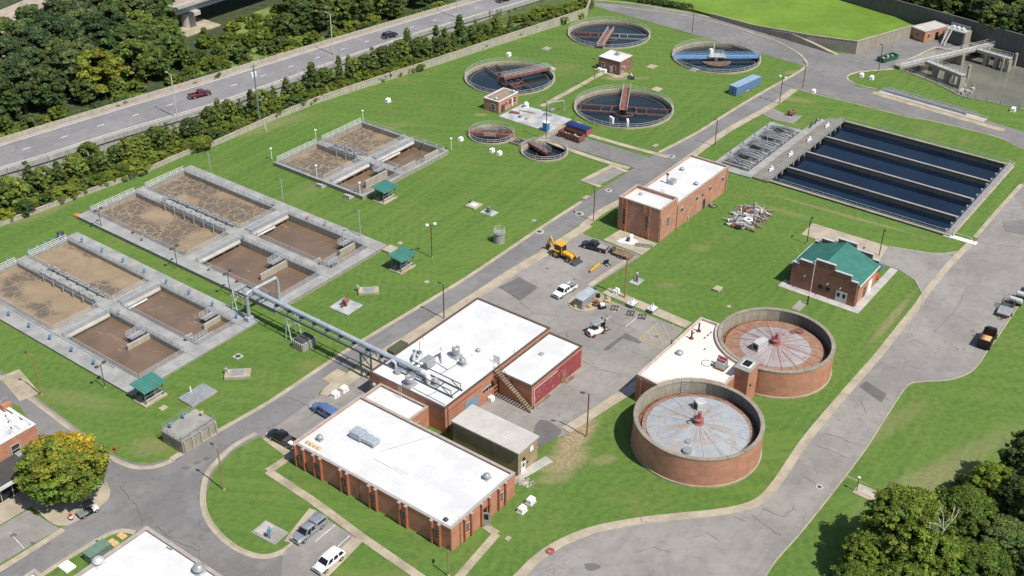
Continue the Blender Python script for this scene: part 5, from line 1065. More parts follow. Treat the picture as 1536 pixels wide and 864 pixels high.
for y in (-.9, -2.2): MB().box(-.25, -.001, y-.15, y+.15, 0, 4.8).build('pilaster', 'pil', t)
m = MB(); m.box(9.6, 13.2, -15.5, -12.9, 0, 6.9); m.build('stair_tower', 'brick', t); MB().box(9.45, 13.35, -15.65, -12.75, 6.901, 7.1).build('tower_coping', 'conc_grey', t); MB().box(10.6, 12.2, -14.9, -13.6, 7.101, 7.35).build('roof_hatch', 'glass', t); MB().box(10.4, 12.4, -15.1, -13.4, 7.101, 7.22).build('hatch_frame', 'white', t)
MB().bevbox(10.4, 10.7, -15.75, -15.51, 3.8, 4.2, .04).build('wall_lamp', 'darkgrey', t)
p = lp(o, 1019, 531, 4.9); mush(t, p.x, p.y, 4.9, .6, .7); 
for px in ((1037, 508), (1048, 497)): p = lp(o, *px, 4.9); m = MB(); m.cyl(p.x, p.y, 4.9, 6.6, .17, 10); m.cyl(p.x, p.y, 4.9, 5.1, .4, 10); m.build('vent_pipe', 'rust', t, True)
p = lp(o, 1081, 551, 4.9); m = MB(); m.bevbox(p.x-.8, p.x+.8, p.y-.9, p.y+.7, 5.1, 6.3, .06); m.build('gas_compressor', 'galv', t); m = MB(); m.tube([(p.x-.2, p.y-.8, 6.5), (p.x-.2, p.y+.7, 6.5)], .25, 10); m.tube([(p.x+.5, p.y-.8, 6.6), (p.x+.5, p.y+.9, 6.6)], .22, 10); m.build('gas_pipe', 'redoxide', t, True); MB().box(p.x-1, p.x+1, p.y-1, p.y+.9, 4.9, 5.1).build('equipment_base', 'rust', t)
m = MB(); p2 = lp(o, 1060, 545, 4.9); m.tube([(p2.x+.9*math.cos(k*.5), p2.y+.9*math.sin(k*.5), 4.96) for k in range(11)], .04, 5); m.build('hose', 'rubber', t)
for k, (u, v) in enumerate(((1057, 507), (1062, 503), (1066, 499), (1057, 524), (1094, 567), (1040, 500))): p = lp(o, u, v, 4.9); MB().box(p.x-.3, p.x+.3, p.y-.08, p.y+.08, 4.9, 4.99).build('pipe_support', 'rubber', t)
MB().cyl(21.2, -.1, 4.9, 5.3, .02, 5).build('vent_pipe', 'rust', t); q = lp(o, 1012, 517, 5.4); MB().cyl(q.x-.1, -.12, 3.0, 6.2, .13, 8).build('vent_pipe', 'rust', t)
m = MB()
for k in range(14): p = (21.7*k/14+.8, .02); m.box(p[0]-.12, p[0]+.12, -.02, .16, 4.9, 5.2)
m.build('scupper_row', 'conc_grey', t); m = MB(); p = (cn.x+9.95*math.cos(R(62)), cn.y+9.95*math.sin(R(62)))
# admin building
o = G(53, 636, 6.4); o.z = 0; t = thing('office_building', 'two storey brick office with glazed entrance canopy behind the yellowing maple', 'building', o, YAW)
block(t, -32, 0, 0, 24, 6.4, 'brick', 'cop_w', 'roofw', .5, .45)
win(t, '-y', -.03, -4.6, 3.2, 1.3, 1.7, 1, 2); win(t, '-y', -.03, -12, 3.2, 1.3, 1.7, 1, 2)
for x in (-5.2, -2.9): MB().box(x-.05, x+.05, -.06, -.001, 2.6, 6.2).build('control_joint', 'cop', t)
MB().box(-20, -2.2, -5.2, -.02, 3.1, 3.4).build('canopy_roof', 'darkgrey', t); MB().box(-20, -2.1, -5.4, -5.201, 2.95, 3.5).build('canopy_fascia', 'cop_w', t); MB().box(-2.195, -2.0, -5.2, -.02, 2.95, 3.5).build('canopy_fascia', 'cop_w', t)
for k in range(6): win(t, '-y', -4.3, -4.2-1.9*k, .1, 1.8, 2.7, 1, 1, 'frame', 'glass', 'glazed_panel')
MB().box(-19, -2.3, -4.25, -4.0, 0, 3.09).build('lobby_wall', 'black', t); MB().box(-20.4, -19.6, -5.4, -4.4, 0, 2.9).build('column', 'brick', t); MB().box(-13.4, -12.6, -5.2, -4.4, 0, 2.9).build('column', 'brick', t); MB().bevbox(-4.5, -2.6, -1.2, -.2, 3.41, 3.7, .03).build('roof_tray', 'galv', t)
z = 5.9
for px in ((22, 627), (34, 638)): p = lp(o, *px, z); MB().bevbox(p.x-.9, p.x+.9, p.y-.8, p.y+.8, z, z+.35, .05).build('skylight', 'pale', t)
p = lp(o, 9, 613, z); MB().box(p.x-.7, p.x+.7, p.y-.7, p.y+.7, z, z+1.2).build('chimney', 'brick', t)
for k in range(4): MB().cyl(p.x-.5+.35*k, p.y, z+1.2, z+2.0, .12, 8).build('flue', 'galv', t)
p = lp(o, 16, 652, z); m = MB(); m.bar((p.x, p.y, z), (p.x, p.y, z+1), .05, .05); m.bar((p.x-.7, p.y, z+.8), (p.x+.7, p.y, z+.8), .04, .04); m.build('antenna', 'galv', t)
for k in range(4): p = lp(o, 5+k*4, 616+k*9, z); MB().cyl(p.x, p.y, z, z+.35, .09, 8).build('vent_pipe', 'darkgrey', t)
# corner building at the bottom edge
o = G(220, 789, 4.6); o.z = 0; t = thing('white_roof_building', 'white roofed building corner beside the green transformer', 'building', o, YAW)
block(t, -40, 0, -30, 0, 4.6, 'brick', 'cop', 'roofw', .4, .5); block(t, -40, -14.0, .01, 6.0, 3.9, 'brick', 'cop', 'roofw', .4, .5, skip='0')
p = lp(o, 148, 846, 4.2); mush(t, p.x, p.y, 4.2, .75, 1.2, 'alu'); p = lp(o, 299, 858, 4.2); mush(t, p.x, p.y, 4.2, .8, 1.4)
for k in range(3): p = lp(o, 251+k*3, 822+k*1.4, 4.2); MB().cyl(p.x, p.y, 4.2, 4.4, .09, 8).build('vent_pipe', 'black', t)
pd = lp(o, 150, 815)
# ------------------------------------------------------------------ pipe bridge
t = thing('pipe_bridge', 'grey air main on a steel trestle crossing the road to the blower roof', 'pipeline')
Z = Vector((0, 0, 1))
A, B = G(383, 437, 6.2), G(633, 558, 6.2); d = (B-A).normalized(); nn = Vector((-d.y, d.x, 0)); L = (B-A).length
for k in range(5): f0, f1 = L*k/5, L*(k+1)/5; MB().tube([A+d*f0, A+d*(f1-.02)], .43, 18).build('air_main', 'steel_gb', t, True); MB().tube([A+d*(f1-.14), A+d*(f1+.12)], .5, 18).build('flange', 'steel_gl', t, True)
MB().tube([A-d*.0, A-d*.6], .43, 16).build('air_main', 'steel_gl', t, True)
e1 = [G(374, 476, .6), G(371, 446, 4.6), G(373, 440, 5.6), G(380, 436.5, 6.1), G(398, 427, 6.1), G(409, 422.5, 6.1), G(412, 424, 5.7), G(414, 429, 5.0), G(419, 455, .9)]
base = G(375, 483); b2_ = G(420, 458)
e1[0] = base+Z*1.0; e1[1] = base+Z*4.9; e1[2] = base+Z*5.7+(A-base).normalized()*.4; e1[-1] = b2_+Z*1.4; e1[-2] = b2_+Z*4.8; e1[-3] = b2_+Z*5.8-(b2_-A).normalized()*.5; e1[3] = base.lerp(b2_, .2); e1[3].z = 6.2; e1[4] = base.lerp(b2_, .5); e1[4].z = 6.25; e1[5] = base.lerp(b2_, .86); e1[5].z = 6.2
MB().tube(smooth(e1, 4), .34, 14).build('manifold', 'steel_gl', t, True)
for p in (base, b2_): MB().bevbox(-.75, .75, -.6, .6, 0, 1.3, .08).move(p.x, p.y, 0, R(YAW)).build('blower_inlet', 'steel_gb', t)
lo, hi = A-d*4-nn*0-Z*1.1, B+d*7.5-Z*1.1
for q in (-1.1, 1.3): MB().bar(lo+nn*q, hi+nn*q, .2, .28).build('chord', 'steel_dk', t)
Lt = (hi-lo).length
for k in range(int(Lt/3.2)+1): p = lo+d*(3.2*k); MB().bar(p+nn*-1.1, p+nn*1.3, .14, .14).build('cross_beam', 'steel_dk', t)
for k in range(3, int(Lt/3.2)-2): p = lo+d*(3.2*k); MB().box(-.14, .14, -.5, .5, 0, .62).move(p.x, p.y, p.z, math.atan2(d.y, d.x)).build('pipe_saddle', 'steel_dk', t)
for q in (-.5, .1, .6): MB().bar(lo+nn*q+Z*.2, hi-d*4+nn*q+Z*.2, .1, .1).build('conduit', 'steel_gb', t)
def foot(px, py, spread=1.4, w=.16, mat='steel_lt'):
    p = G(px, py); f = (p-lo).dot(d); c = lo+d*f; zt = c.z-.15; m = MB()
    for q in (-1.1, 1.3):
        for s in (-1, 1): m.bar((c.x+nn.x*q+d.x*s*spread*.5, c.y+nn.y*q+d.y*s*spread*.5, 0), (c.x+nn.x*q, c.y+nn.y*q, zt), w, w)
    a, b = c+nn*-1.1, c+nn*1.3; m.bar((a.x, a.y, zt*.45), (b.x, b.y, zt*.95), w*.6, w*.6); m.bar((b.x, b.y, zt*.45), (a.x, a.y, zt*.95), w*.6, w*.6); m.build('trestle', mat, t)
foot(356, 468); foot(438, 507); 
p = G(542.5, 565); f = (p-lo).dot(d); c = lo+d*f
for q in (-1.1, 1.3): MB().bar((c.x+nn.x*q, c.y+nn.y*q, 0), (c.x+nn.x*q, c.y+nn.y*q, c.z-.1), .28, .28).build('column', 'steel_dk', t); 
for q in (-1.1, 1.3): MB().bar((c.x+nn.x*q+d.x*3.0, c.y+nn.y*q+d.y*3.0, c.z-2.6), (c.x+nn.x*q, c.y+nn.y*q, c.z-.1), .12, .12).build('knee_brace', 'steel_dk', t)
c = hi-d*.4; 
for q in (-1.1, 1.3):
    m = MB(); m.bar(c+nn*q+Z*1.2, c-d*11+nn*q+Z*1.2, .12, .12); m.bar(c+nn*q, c+nn*q+Z*1.2, .12, .12); m.bar(c+nn*q-d*2+Z*1.2, c+nn*q, .1, .1); m.build('end_frame', 'steel_dk', t)
    MB().bar((c+nn*q).to_tuple()[:2]+(5.0,), (c+nn*q).to_tuple()[:2]+(c.z,), .12, .12).build('roof_post', 'steel_dk', t); p = c-d*9+nn*q; MB().bar((p.x, p.y, 5.0), (p.x, p.y, p.z), .12, .12).build('roof_post', 'steel_dk', t)
m = MB(); m.tube(smooth([B, B+d*.9, B+d*1.6-Z*.3+nn*-.3, B+d*1.8-Z*1.2-nn*.4], 4), .5, 14); m.build('down_elbow', 'steel_lt', t, True)

# ------------------------------------------------------------------ shelters
def shelter(px, py, label, yaw=YAW):
    t = thing('shelter', label, 'shelter', G(px, py), yaw, None)
    MB().bevbox(-2.3, 2.3, -1.6, 1.6, 0, .3, .05).build('plinth', 'conc', t)
    for x in (-1.8, 1.8):
        for y in (-1.2, 1.2): MB().box(x-.09, x+.09, y-.09, y+.09, .3, 3.0+.12*(y > 0)).build('post', 'teal_steel', t)
    for k in range(9):
        x0 = -2.3+4.6*k/9; m = MB(); m.add([(x0, -1.8, 2.95), (x0+.5, -1.8, 2.95), (x0+.5, 1.8, 3.35), (x0, 1.8, 3.35), (x0, -1.8, 3.03), (x0+.5, -1.8, 3.03), (x0+.5, 1.8, 3.43), (x0, 1.8, 3.43)], [(3, 2, 1, 0), (4, 5, 6, 7), (0, 1, 5, 4), (1, 2, 6, 5), (2, 3, 7, 6), (3, 0, 4, 7)]); m.bar((x0+.02, -1.8, 3.06), (x0+.02, 1.8, 3.46), .05, .06); m.build('roof_panel', 'teal_p', t)
    MB().bar((-2.3, -1.82, 2.9), (2.3, -1.82, 2.9), .06, .14).build('fascia', 'teal_steel', t)
    for z in (1.0, 1.7, 2.4): MB().bar((-1.8, -1.25, z), (1.8, -1.25, z), .06, .12).build('rail', 'frame' if z != 1.7 else 'teal_steel', t)
    for x in (-1.1, .0, .9): m = MB(); m.bevbox(x-.3, x+.3, -.3, .3, .3, 1.5+.3*(x > 0), .04); m.cyl(x, -.1, 1.4, 2.3, .08, 6); m.build('control_panel', 'darkgrey' if x < .5 else 'galv', t)
    return t
shelter(226, 597, 'teal roofed open shelter by the corner of the widest decked basin'); shelter(604, 402, 'teal roofed open shelter by the front of the middle aeration basin'); shelter(578, 299, 'teal roofed open shelter by the small far aeration basin')

# ------------------------------------------------------------------ lawn slabs, pits and boxes
def pad(px, py, lx, ly, h, label, name='concrete_pad', mat='conc_lt', cat='pad', yaw=YAW, sub=None):
    t = thing(name, label, cat, G(px, py), yaw); MB().bevbox(-lx/2, lx/2, -ly/2, ly/2, 0, h, min(.04, h/4)).build('slab', mat, t)
    if sub: sub(t, h)
    return t
def s_red(t, h):
    m = MB(); m.bevbox(-.5, .5, -.5, .5, h+.9, h+1.5, .05); m.build('motor', 'redoxide', t); m = MB(); m.cyl(-.1, 0, h, h+.9, .3, 10); m.cyl(.5, .4, h, h+1.1, .12, 8); m.cyl(-.8, .2, h, h+.6, .2, 8); m.tube([(-.9, .1, h+.4), (-.1, 0, h+.4), (.5, .4, h+.4)], .13, 8); m.build('pump', 'rust', t, True)
pad(519, 460, 4.3, 4.6, .2, 'square grey slab carrying a red capped pump on the lawn', 'pump_pad', 'conc_lt2', 'pad', YAW+2, s_red)
def s_hatch(t, h): MB().box(-.9, 1.0, -.9, .9, h, h+.05).build('hatch', 'galv', t); actuator(t, -2.0, .6, 0, 'galv', 1.1); MB().cyl(-1.5, .2, h, h+.4, .12, 8).build('vent_pipe', 'pale', t)
pad(553, 438, 3.9, 2.2, .55, 'raised concrete vault lid with hatch near the middle basin shelter', 'vault', 'conc', 'vault', 8, s_hatch); pad(357, 563, 4.4, 2.4, .6, 'raised concrete vault lid with hatch below the pipe trestle lawn', 'vault', 'conc', 'vault', 6, s_hatch)
def s_plates(t, h):
    for i in range(2):
        for j in range(3): MB().box(-2.5+2.5*i+.02, -2.5+2.5*(i+1)-.02, -1.7+1.13*j+.02, -1.7+1.13*(j+1)-.02, h, h+.05).build('cover_plate', 'galv', t)
    MB().cyl(-.2, 1.5, h, h+1.0, .12, 8).build('vent_pipe', 'pale', t)
pad(297, 594, 5.4, 3.7, .35, 'low vault covered by grey metal plates beside the road', 'plated_vault', 'conc_grey', 'vault', YAW, s_plates)
t = thing('concrete_vault', 'tall square concrete vault with railed top and blue valve stands by the road', 'vault', G(287, 657), YAW)
MB().box(-3.4, 3.4, -2.2, 2.6, 0, 2.3).build('wall', 'wallc', t); MB().box(-3.5, 3.5, -2.3, 2.7, 2.301, 2.5).build('top_slab', 'conc_grey', t)
for x in (-3.0, -1.4, .3, 2.0, 3.3): MB().box(x-.12, x+.12, -2.42, -2.201, 0, 2.3).build('buttress', 'wallc_lt', t)
m = MB(); rail(m, (-3.4, -2.2, 2.5), (3.4, -2.2, 2.5), n=2); rail(m, (-3.4, 2.6, 2.5), (3.4, 2.6, 2.5), n=2); rail(m, (-3.4, -2.2, 2.5), (-3.4, 2.6, 2.5), n=2); m.build('railing', 'galv', t)
actuator(t, -2.2, 1.7, 2.5); actuator(t, .6, 2.0, 2.5); actuator(t, 2.9, .3, 2.5, 'sand', .8)
m = MB(); rail(m, (3.6, -1.5, 0), (3.6, -.9, 0), h=3.4, n=9, step=.6, r=.03); m.build('ladder', 'galv', t)
t = thing('lawn_vault', 'small grey concrete box with slatted sides under the pipe trestle', 'vault', G(457, 519), YAW); MB().prism([(-1.7, -1.4), (1.7, -1.4), (1.5, 1.5), (-1.5, 1.5)], 0, 1.6).build('box', 'conc_grey', t); MB().bevbox(-1.4, 1.4, -1.1, 1.1, 1.6, 2.0, .1).build('lid', 'darkgrey', t)
for k in range(5): MB().box(-1.78, -1.66, -1.2+.5*k, -1.0+.5*k, 0, 1.7).build('slat', 'conc', t)
t = thing('manhole_tower', 'round concrete manhole tower with railed top beside the road', 'tank', G(749, 363), 0); MB().cyl(0, 0, 0, 2.2, 1.15, 28).build('shaft', 'conc_grey', t, True); MB().cyl(0, 0, 2.2, 2.35, 1.25, 28).build('lid', 'conc_grey', t, True); m = MB(); arcrail(m, 1.1, 2.35, 1.0, 2, seg=16); m.build('railing', 'alu', t)
def s_ctrl(t, h): MB().bevbox(-.5, .4, -.3, .4, h, h+1.3, .05).build('control_cabinet', 'tgreen', t); m = MB(); m.tube([(-.9, 0, h), (-.9, 0, h+.6), (-.9, -.9, h+.6), (-.9, -.9, h)], .09, 8); m.build('pipe', 'darkgrey', t)
pad(734, 319, 2.4, 3.2, .15, 'concrete pad with green control cabinet in the middle of the lawn', 'control_pad', 'conc_lt2', 'pad', YAW, s_ctrl); pad(711, 309, 2.8, 2.6, .35, 'flat hatch slab beside the green control cabinet pad', 'hatch_slab', 'conc', 'slab', YAW, lambda t, h: (actuator(t, .9, 1.4, 0, 'tgreen', 1.0), MB().box(-.7, .7, -.7, .7, h, h+.05).build('hatch', 'pale', t)))
for i, (x, y, s, lab) in enumerate([(820,73,2.6,'square hatch slab above the clarifier with reddish bridge and brick house'),(978,100,2.8,'square hatch slab left of the clarifier with the light blue bridge'),(985,134,2.8,'square hatch slab right of the brick house with white roof'),(1041,105,2.4,'pale slab at the rim of the clarifier with light blue bridge'),(1076,435,1.7,'square raised slab on the lawn between yard and green roofed building'),(640,423,1.0,'small square cover on the lawn by the road kerb'),(801,331,1.0,'small cover beside the manhole tower lawn'),(245,612,1.3,'oval concrete cover in front of the corner shelter'),(762,808,.9,'round cover on the lawn before the open grey door'),(1199,459,3.6,'concrete slab between green roofed building and rusty digester'),(1093,460,.9,'small cover behind the rusty digester'),(845,206,1.6,'concrete step at the rim of the small clarifier by the red dumpster'),(1080,272,2.0,'entry slab at the corner of the pipe gallery'),(25,308,1.4,'pale ring shaped cover on the lawn under the flood wall'),(600,365,1.0,'weathered plank cover at the end of the middle basin')]):
    pad(x, y, s, s*.8 if s < 3 else 1.7, .12 if x != 1076 else .5, lab, 'access_cover', 'conc' if i % 3 else 'conc_grey', 'slab')
def s_pipe(t, h): m = MB(); m.tube([(-.5, -.4, h), (-.5, -.4, h+1.1), (.5, .3, h+1.1), (.5, .3, h)], .12, 8); m.cyl(0, 0, h, h+.5, .2, 8); m.build('backflow_pipe', 'darkgrey', t); MB().box(.9, 1.1, .4, .7, h, h+1.2).build('meter', 'white', t)
pad(955, 422, 2.6, 2.0, .12, 'pale pad with a dark backflow pipe loop on the lawn by the yard', 'pipe_pad', 'conc_lt2', 'pad', YAW, s_pipe)
t = pad(405, 799, 3.0, 4.6, .1, 'concrete pad with a blue hand valve on the island lawn', 'valve_pad', 'conc_grey', 'pad', YAW+3, lambda t, h: (actuator(t, -.9, -.9, h, 'valve', 1.7), MB().box(-1.2, 1.2, .3, 2.0, h, h+.14).build('plate', 'conc_lt', t)))
t = pad(1300, 740, 3.6, 2.6, .15, 'tan concrete pad with a lamp stub beside the woodland edge', 'lamp_pad', 'conc', 'pad', -38, lambda t, h: (MB().box(-.7, 1.0, -.6, .6, h, h+.08).build('panel', 'conc_lt', t), MB().cyl(-1.4, -.6, h, h+2.4, .06, 8).build('post', 'darkgrey', t), MB().box(-1.6, -1.2, -.75, -.45, h+2.4, h+2.7).build('head', 'pale', t)))
def kiosk(px, py, label, s=1.0, yaw=YAW):
    s *= .9; t = thing('utility_kiosk', label, 'utility box', G(px, py), yaw, 'white utility kiosks'); MB().box(-.75*s, .75*s, -.65*s, .65*s, 0, .12).build('base', 'conc_lt', t)
    m = MB(); m.rings([[(-.62*s, -.5*s, .12), (.62*s, -.5*s, .12), (.62*s, .5*s, .12), (-.62*s, .5*s, .12)], [(-.6*s, -.48*s, .85*s), (.6*s, -.48*s, .85*s), (.6*s, .48*s, .85*s), (-.6*s, .48*s, .85*s)], [(-.42*s, -.3*s, 1.08*s), (.42*s, -.3*s, 1.08*s), (.42*s, .3*s, 1.08*s), (-.42*s, .3*s, 1.08*s)]]); m.build('cabinet', 'white', t); MB().box(-.2*s, .2*s, -.515*s, -.48*s, .3, .6*s).build('vent', 'frame', t)
for x, y, s, lab in [(503,595,1.15,'white kiosk next to the blue pickup'),(516,587,1.15,'white kiosk behind the one next to the blue pickup'),(783,767,1.1,'white kiosk facing the open grey door'),(796,754,1.1,'white kiosk nearer the tan shed beside its twin'),(1292,115,1.1,'white kiosk at the tip of the grass tongue by the lagoon'),(1307,119,1.1,'white kiosk of the lagoon pair next to the lone lamp post'),(1220,139,1.0,'white kiosk on the kerb of the settling basin lawn'),(1519,167,1.2,'white kiosk by the lagoon railing'),(924,440,1.1,'white kiosk at the yard lawn beside the tan pole'),(763,84,1.1,'white kiosk on the lawn under the flood wall'),(582,153,1.1,'white kiosk on the lawn behind the far aeration basin'),(691,211,1.0,'white kiosk by the right corner of the far aeration basin'),(738,228,1.0,'white kiosk of the pair below the small clarifiers, left one'),(749,232,1.0,'white kiosk of the pair below the small clarifiers, right one')]: kiosk(x, y, lab.replace(', left one', ' with its vent cap chipped').replace(', right one', ' with the small black cable stub') if 0 else lab, s)
# storm inlets
for x, y, lab in [(264,686,'storm drain inlet in the kerb by the concrete vault'),(879,297,'storm drain inlet in the kerb beside the lone brown lamp'),(983,219,'storm drain inlet in the kerb at the driveway mouth'),(1120,136,'storm drain inlet in the kerb by the blue container'),(971,780,'storm drain inlet in the curved kerb below the digesters')]:
    t = thing('storm_inlet', lab, 'drain', G(x, y), YAW if x < 900 else (YAW if y < 400 else 8)); MB().bevbox(-.9, .9, -.55, .55, 0, .22, .04).build('frame', 'conc', t); MB().box(-.6, .6, -.56, -.3, .05, .17).build('throat', 'black', t)
t = thing('fire_hydrant', 'red fire hydrant on the lawn corner by the maple', 'hydrant', G(173, 676)); m = MB(); m.lathe([(.22, 0), (.22, .06), (.14, .08), (.14, .6), (.2, .62), (.18, .75), (.05, .88), (.01, .9)], 12); m.build('barrel', 'red', t, True); m = MB(); m.tube([(-.28, 0, .5), (.28, 0, .5)], .07, 8); m.build('outlet', 'red', t)
t = thing('traffic_cone', 'orange traffic cone at the end of the settling basin walkway', 'cone', G(1461, 364)); MB().cyl(0, 0, 0, .7, .2, 10, .04).build('cone', 'hazmat', t); MB().box(-.25, .25, -.25, .25, 0, .04).build('base', 'hazmat', t)
t = thing('basin_ramp', 'white concrete ramp with pipe rails at the settling basin corner', 'ramp', G(1440, 359), -35); MB().bevbox(-3.4, 3.4, -.7, .7, 0, .2, .04).build('slab', 'white', t); m = MB(); m.tube([(-2.5, .5, .2), (-2.5, .5, .9), (1.8, .5, .9), (2.2, .5, .7), (2.2, .5, .2)], .05, 6); m.build('handrail', 'alu', t)
t = thing('hose_reel', 'coiled red hose lying on the curved kerb', 'hose', G(825, 828)); MB().ringwall(.45, .65, .1, .26, 20).build('coil', 'redoxide', t); MB().ringwall(.2, .34, .1, .22, 16).build('inner_coil', 'redoxide', t)
t = thing('concrete_channel', 'long narrow concrete channel with blue grey weir rails beside the side road', 'channel', G(1321, 136), math.degrees(math.atan2((G(1478, 181)-G(1321, 136)).y, (G(1478, 181)-G(1321, 136)).x)))
Lc = (G(1478, 181)-G(1321, 136)).length
for y, h, mt in ((-1.6, .18, 'conc'), (1.5, .45, 'conc')): MB().box(0, Lc, y-.2, y+.2, 0, h).build('wall', mt, t)
MB().box(.5, Lc-5, -.25, .05, .1, .75).build('weir_rail', 'steel_gb', t); MB().box(1, Lc-3, 1.7, 1.9, .45, .8).build('weir_rail', 'steel_gb', t); MB().box(0, Lc, -1.4, 1.3, .02, .1).build('floor', 'conc_lt', t); MB().box(-1, Lc+6, -4.0, -1.81, .0, .1).build('walkway', 'conc_path', t)
# yard kerb island of stores
t = thing('kerbed_island', 'rounded concrete kerbed island in the yard', 'kerb', G(880, 455), YAW)
c = [loc2(G(880, 455), YAW, q) for q in smooth(GL([(905,443),(886,433),(866,440),(853,452),(856,462),(874,468),(893,464),(906,452),(905,443)]), 4)]
m = MB(); w = [Vector((q.x, q.y, 0)) for q in c]; o_ = offs(w, .35); m.rings([[(a.x, a.y, 0), (a.x, a.y, .16), (b.x, b.y, .16), (b.x, b.y, 0)] for a, b in zip(w, o_)], False, False); m.build('kerb', 'conc', t); MB().sheet([(q.x, q.y) for q in c[:-1]], .11).build('fill', 'conc_path', t)
t = thing('storage_locker', 'grey metal storage locker on the yard island', 'locker', G(878, 455), YAW); MB().bevbox(-2.4, 2.2, -.9, .8, .1, 2.0, .06).build('body', 'galv', t); MB().add([(-2.5, -1, 2.0), (2.3, -1, 2.0), (2.3, .9, 2.25), (-2.5, .9, 2.25), (-2.5, -1, 2.06), (2.3, -1, 2.06), (2.3, .9, 2.31), (-2.5, .9, 2.31)], [(3,2,1,0),(4,5,6,7),(0,1,5,4),(1,2,6,5),(2,3,7,6),(3,0,4,7)]).build('lid', 'steel_gb', t)
for k in range(3): MB().box(-2.43, -2.39, -.7+.5*k, -.3+.5*k, .3, 1.8).build('door', 'conc_grey', t)
rnd = random.Random(21)
junk = [(866,460,'stack of cement sacks at the locker front','sacks'),(889,452,'timber crate beside the grey locker','crate'),(894,458,'rusty angled hopper on the yard island','hopper'),(897,446,'black drum at the island corner','drum'),(903,462,'white and black mower engine by the island','mower'),(911,452,'sand coloured pump on the yard island edge','pump'),(884,462,'buff bucket on the yard kerb','bucket'),(892,437,'black tyre at the yard kerb','tyre')]
for x, y, lab, cat in junk:
    p = G(x, y); t = thing(cat if cat not in ('mower',) else 'mower_engine', lab, cat, p, rnd.random()*90)
    if cat in ('drum', 'bucket', 'tyre'): s = .45 if cat == 'drum' else .35; MB().lathe([(s*.9, 0), (s, .08), (s, s*1.6), (s*.9, s*1.7), (s*.3, s*1.72)], 14).build('shell', 'black' if cat != 'bucket' else 'sand', t, True); MB().cyl(0, 0, s*1.72, s*1.76, s*.5, 10).build('lid', 'darkgrey', t)
    else: MB().bevbox(-.7, .7, -.5, .5, 0, .6, .06).build('body', {'sacks': 'sand', 'crate': 'timber', 'hopper': 'rust', 'mower': 'black', 'pump': 'sand'}[cat], t); MB().bevbox(-.4, .5, -.3, .3, .6, 1.0, .06).build('top', {'sacks': 'sand', 'crate': 'wood', 'hopper': 'rust', 'mower': 'white', 'pump': 'galv'}[cat], t)
for x, y, lab in ((948,458,'silver pump unit on the yard walk, next to the first metal frame'),(978,466,'silver pump unit at the end of the yard walk by the hatched bay')):
    t = thing('pump_unit', lab, 'pump', G(x, y), YAW); MB().bevbox(-1.2, 1.2, -.6, .6, .05, .5, .05).build('skid', 'darkgrey', t); MB().bevbox(-.9, .9, -.75, .75, .5, .7, .05).build('bench', 'steel_lt', t); m = MB(); m.cyl(.2, 0, .7, 1.6, .25, 10, .1); m.tube([(-.6, 0, .8), (.6, 0, .8)], .25, 10); m.build('motor', 'steel_lt', t, True)
for x, y, lab in ((922,463,'rusty open frame lying on the yard bay'),(946,471,'dark fork attachment on the yard bay'),(963,476,'black sweeper frame on the yard bay')):
    t = thing('attachment', lab, 'attachment', G(x, y), YAW+20); 
    for q in (-.6, 0, .6): MB().bar((-.8, q, .15), (.8, q, .15), .12, .12).build('beam', 'darkgrey', t)
    for q in (-.7, .7): MB().bar((q, -.7, .25), (q, .7, .25), .1, .1).build('cross_beam', 'rust', t)
    if x > 930: MB().bar((-.7, -.6, .3), (-.7, .6, 1.0), .08, .08).build('mast', 'black', t)
for x, y, lab in ((801,606,'wooden pallet leaning flat by the red wall, near the stair'),(815,596,'wooden pallet stacked along the red wall'),(851,569,'timber bench by the door in the red wall')):
    t = thing('pallet', lab, 'pallet', G(x, y), YAW)
    for k in range(6): MB().box(-1.1, 1.1, -.75+.28*k, -.55+.28*k, .14, .19).build('board', 'wood', t)
    for q in (-1, 0, .9): MB().box(q, q+.12, -.75, .85, 0, .139).build('bearer', 'timber', t)
# shed roof dark green box by road
t = thing('generator_box', 'olive green generator housing beside the white roof at the road', 'generator', G(597, 532), YAW); MB().bevbox(-1.9, 1.9, -.9, .9, .1, 1.9, .08).build('housing', 'olive', t); MB().box(-1.7, -.3, -.93, -.9, .4, 1.5).build('louvre', 'black', t); MB().box(-2, 2, -1, 1, 0, .1).build('base', 'conc_grey', t)
t = thing('transformer', 'pale green transformer cabinet by the corner white roof', 'transformer', G(148, 835), YAW); MB().bevbox(-1.7, 1.7, -.9, .9, 0, 1.6, .06).build('tank', 'tgreen', t); MB().box(-1.75, 1.75, -.95, .95, 1.6, 1.68).build('lid', 'tgreen', t); MB().box(-1.72, -1.7, -.7, .7, .2, 1.4).build('door', 'tgreen', t)
for i, (x, y, w_, l_) in enumerate(((170, 815, 1.6, 1.0), (183, 805, 1.3, 1.0))): pad(x, y, l_, w_, .25, ('tan vault lid behind the transformer', 'second tan vault lid nearer the junction')[i], 'access_cover', 'sand', 'lid')
pad(101, 851, 1.6, 2.0, .3, 'white box lid between the two white roofs', 'access_cover', 'white', 'lid')
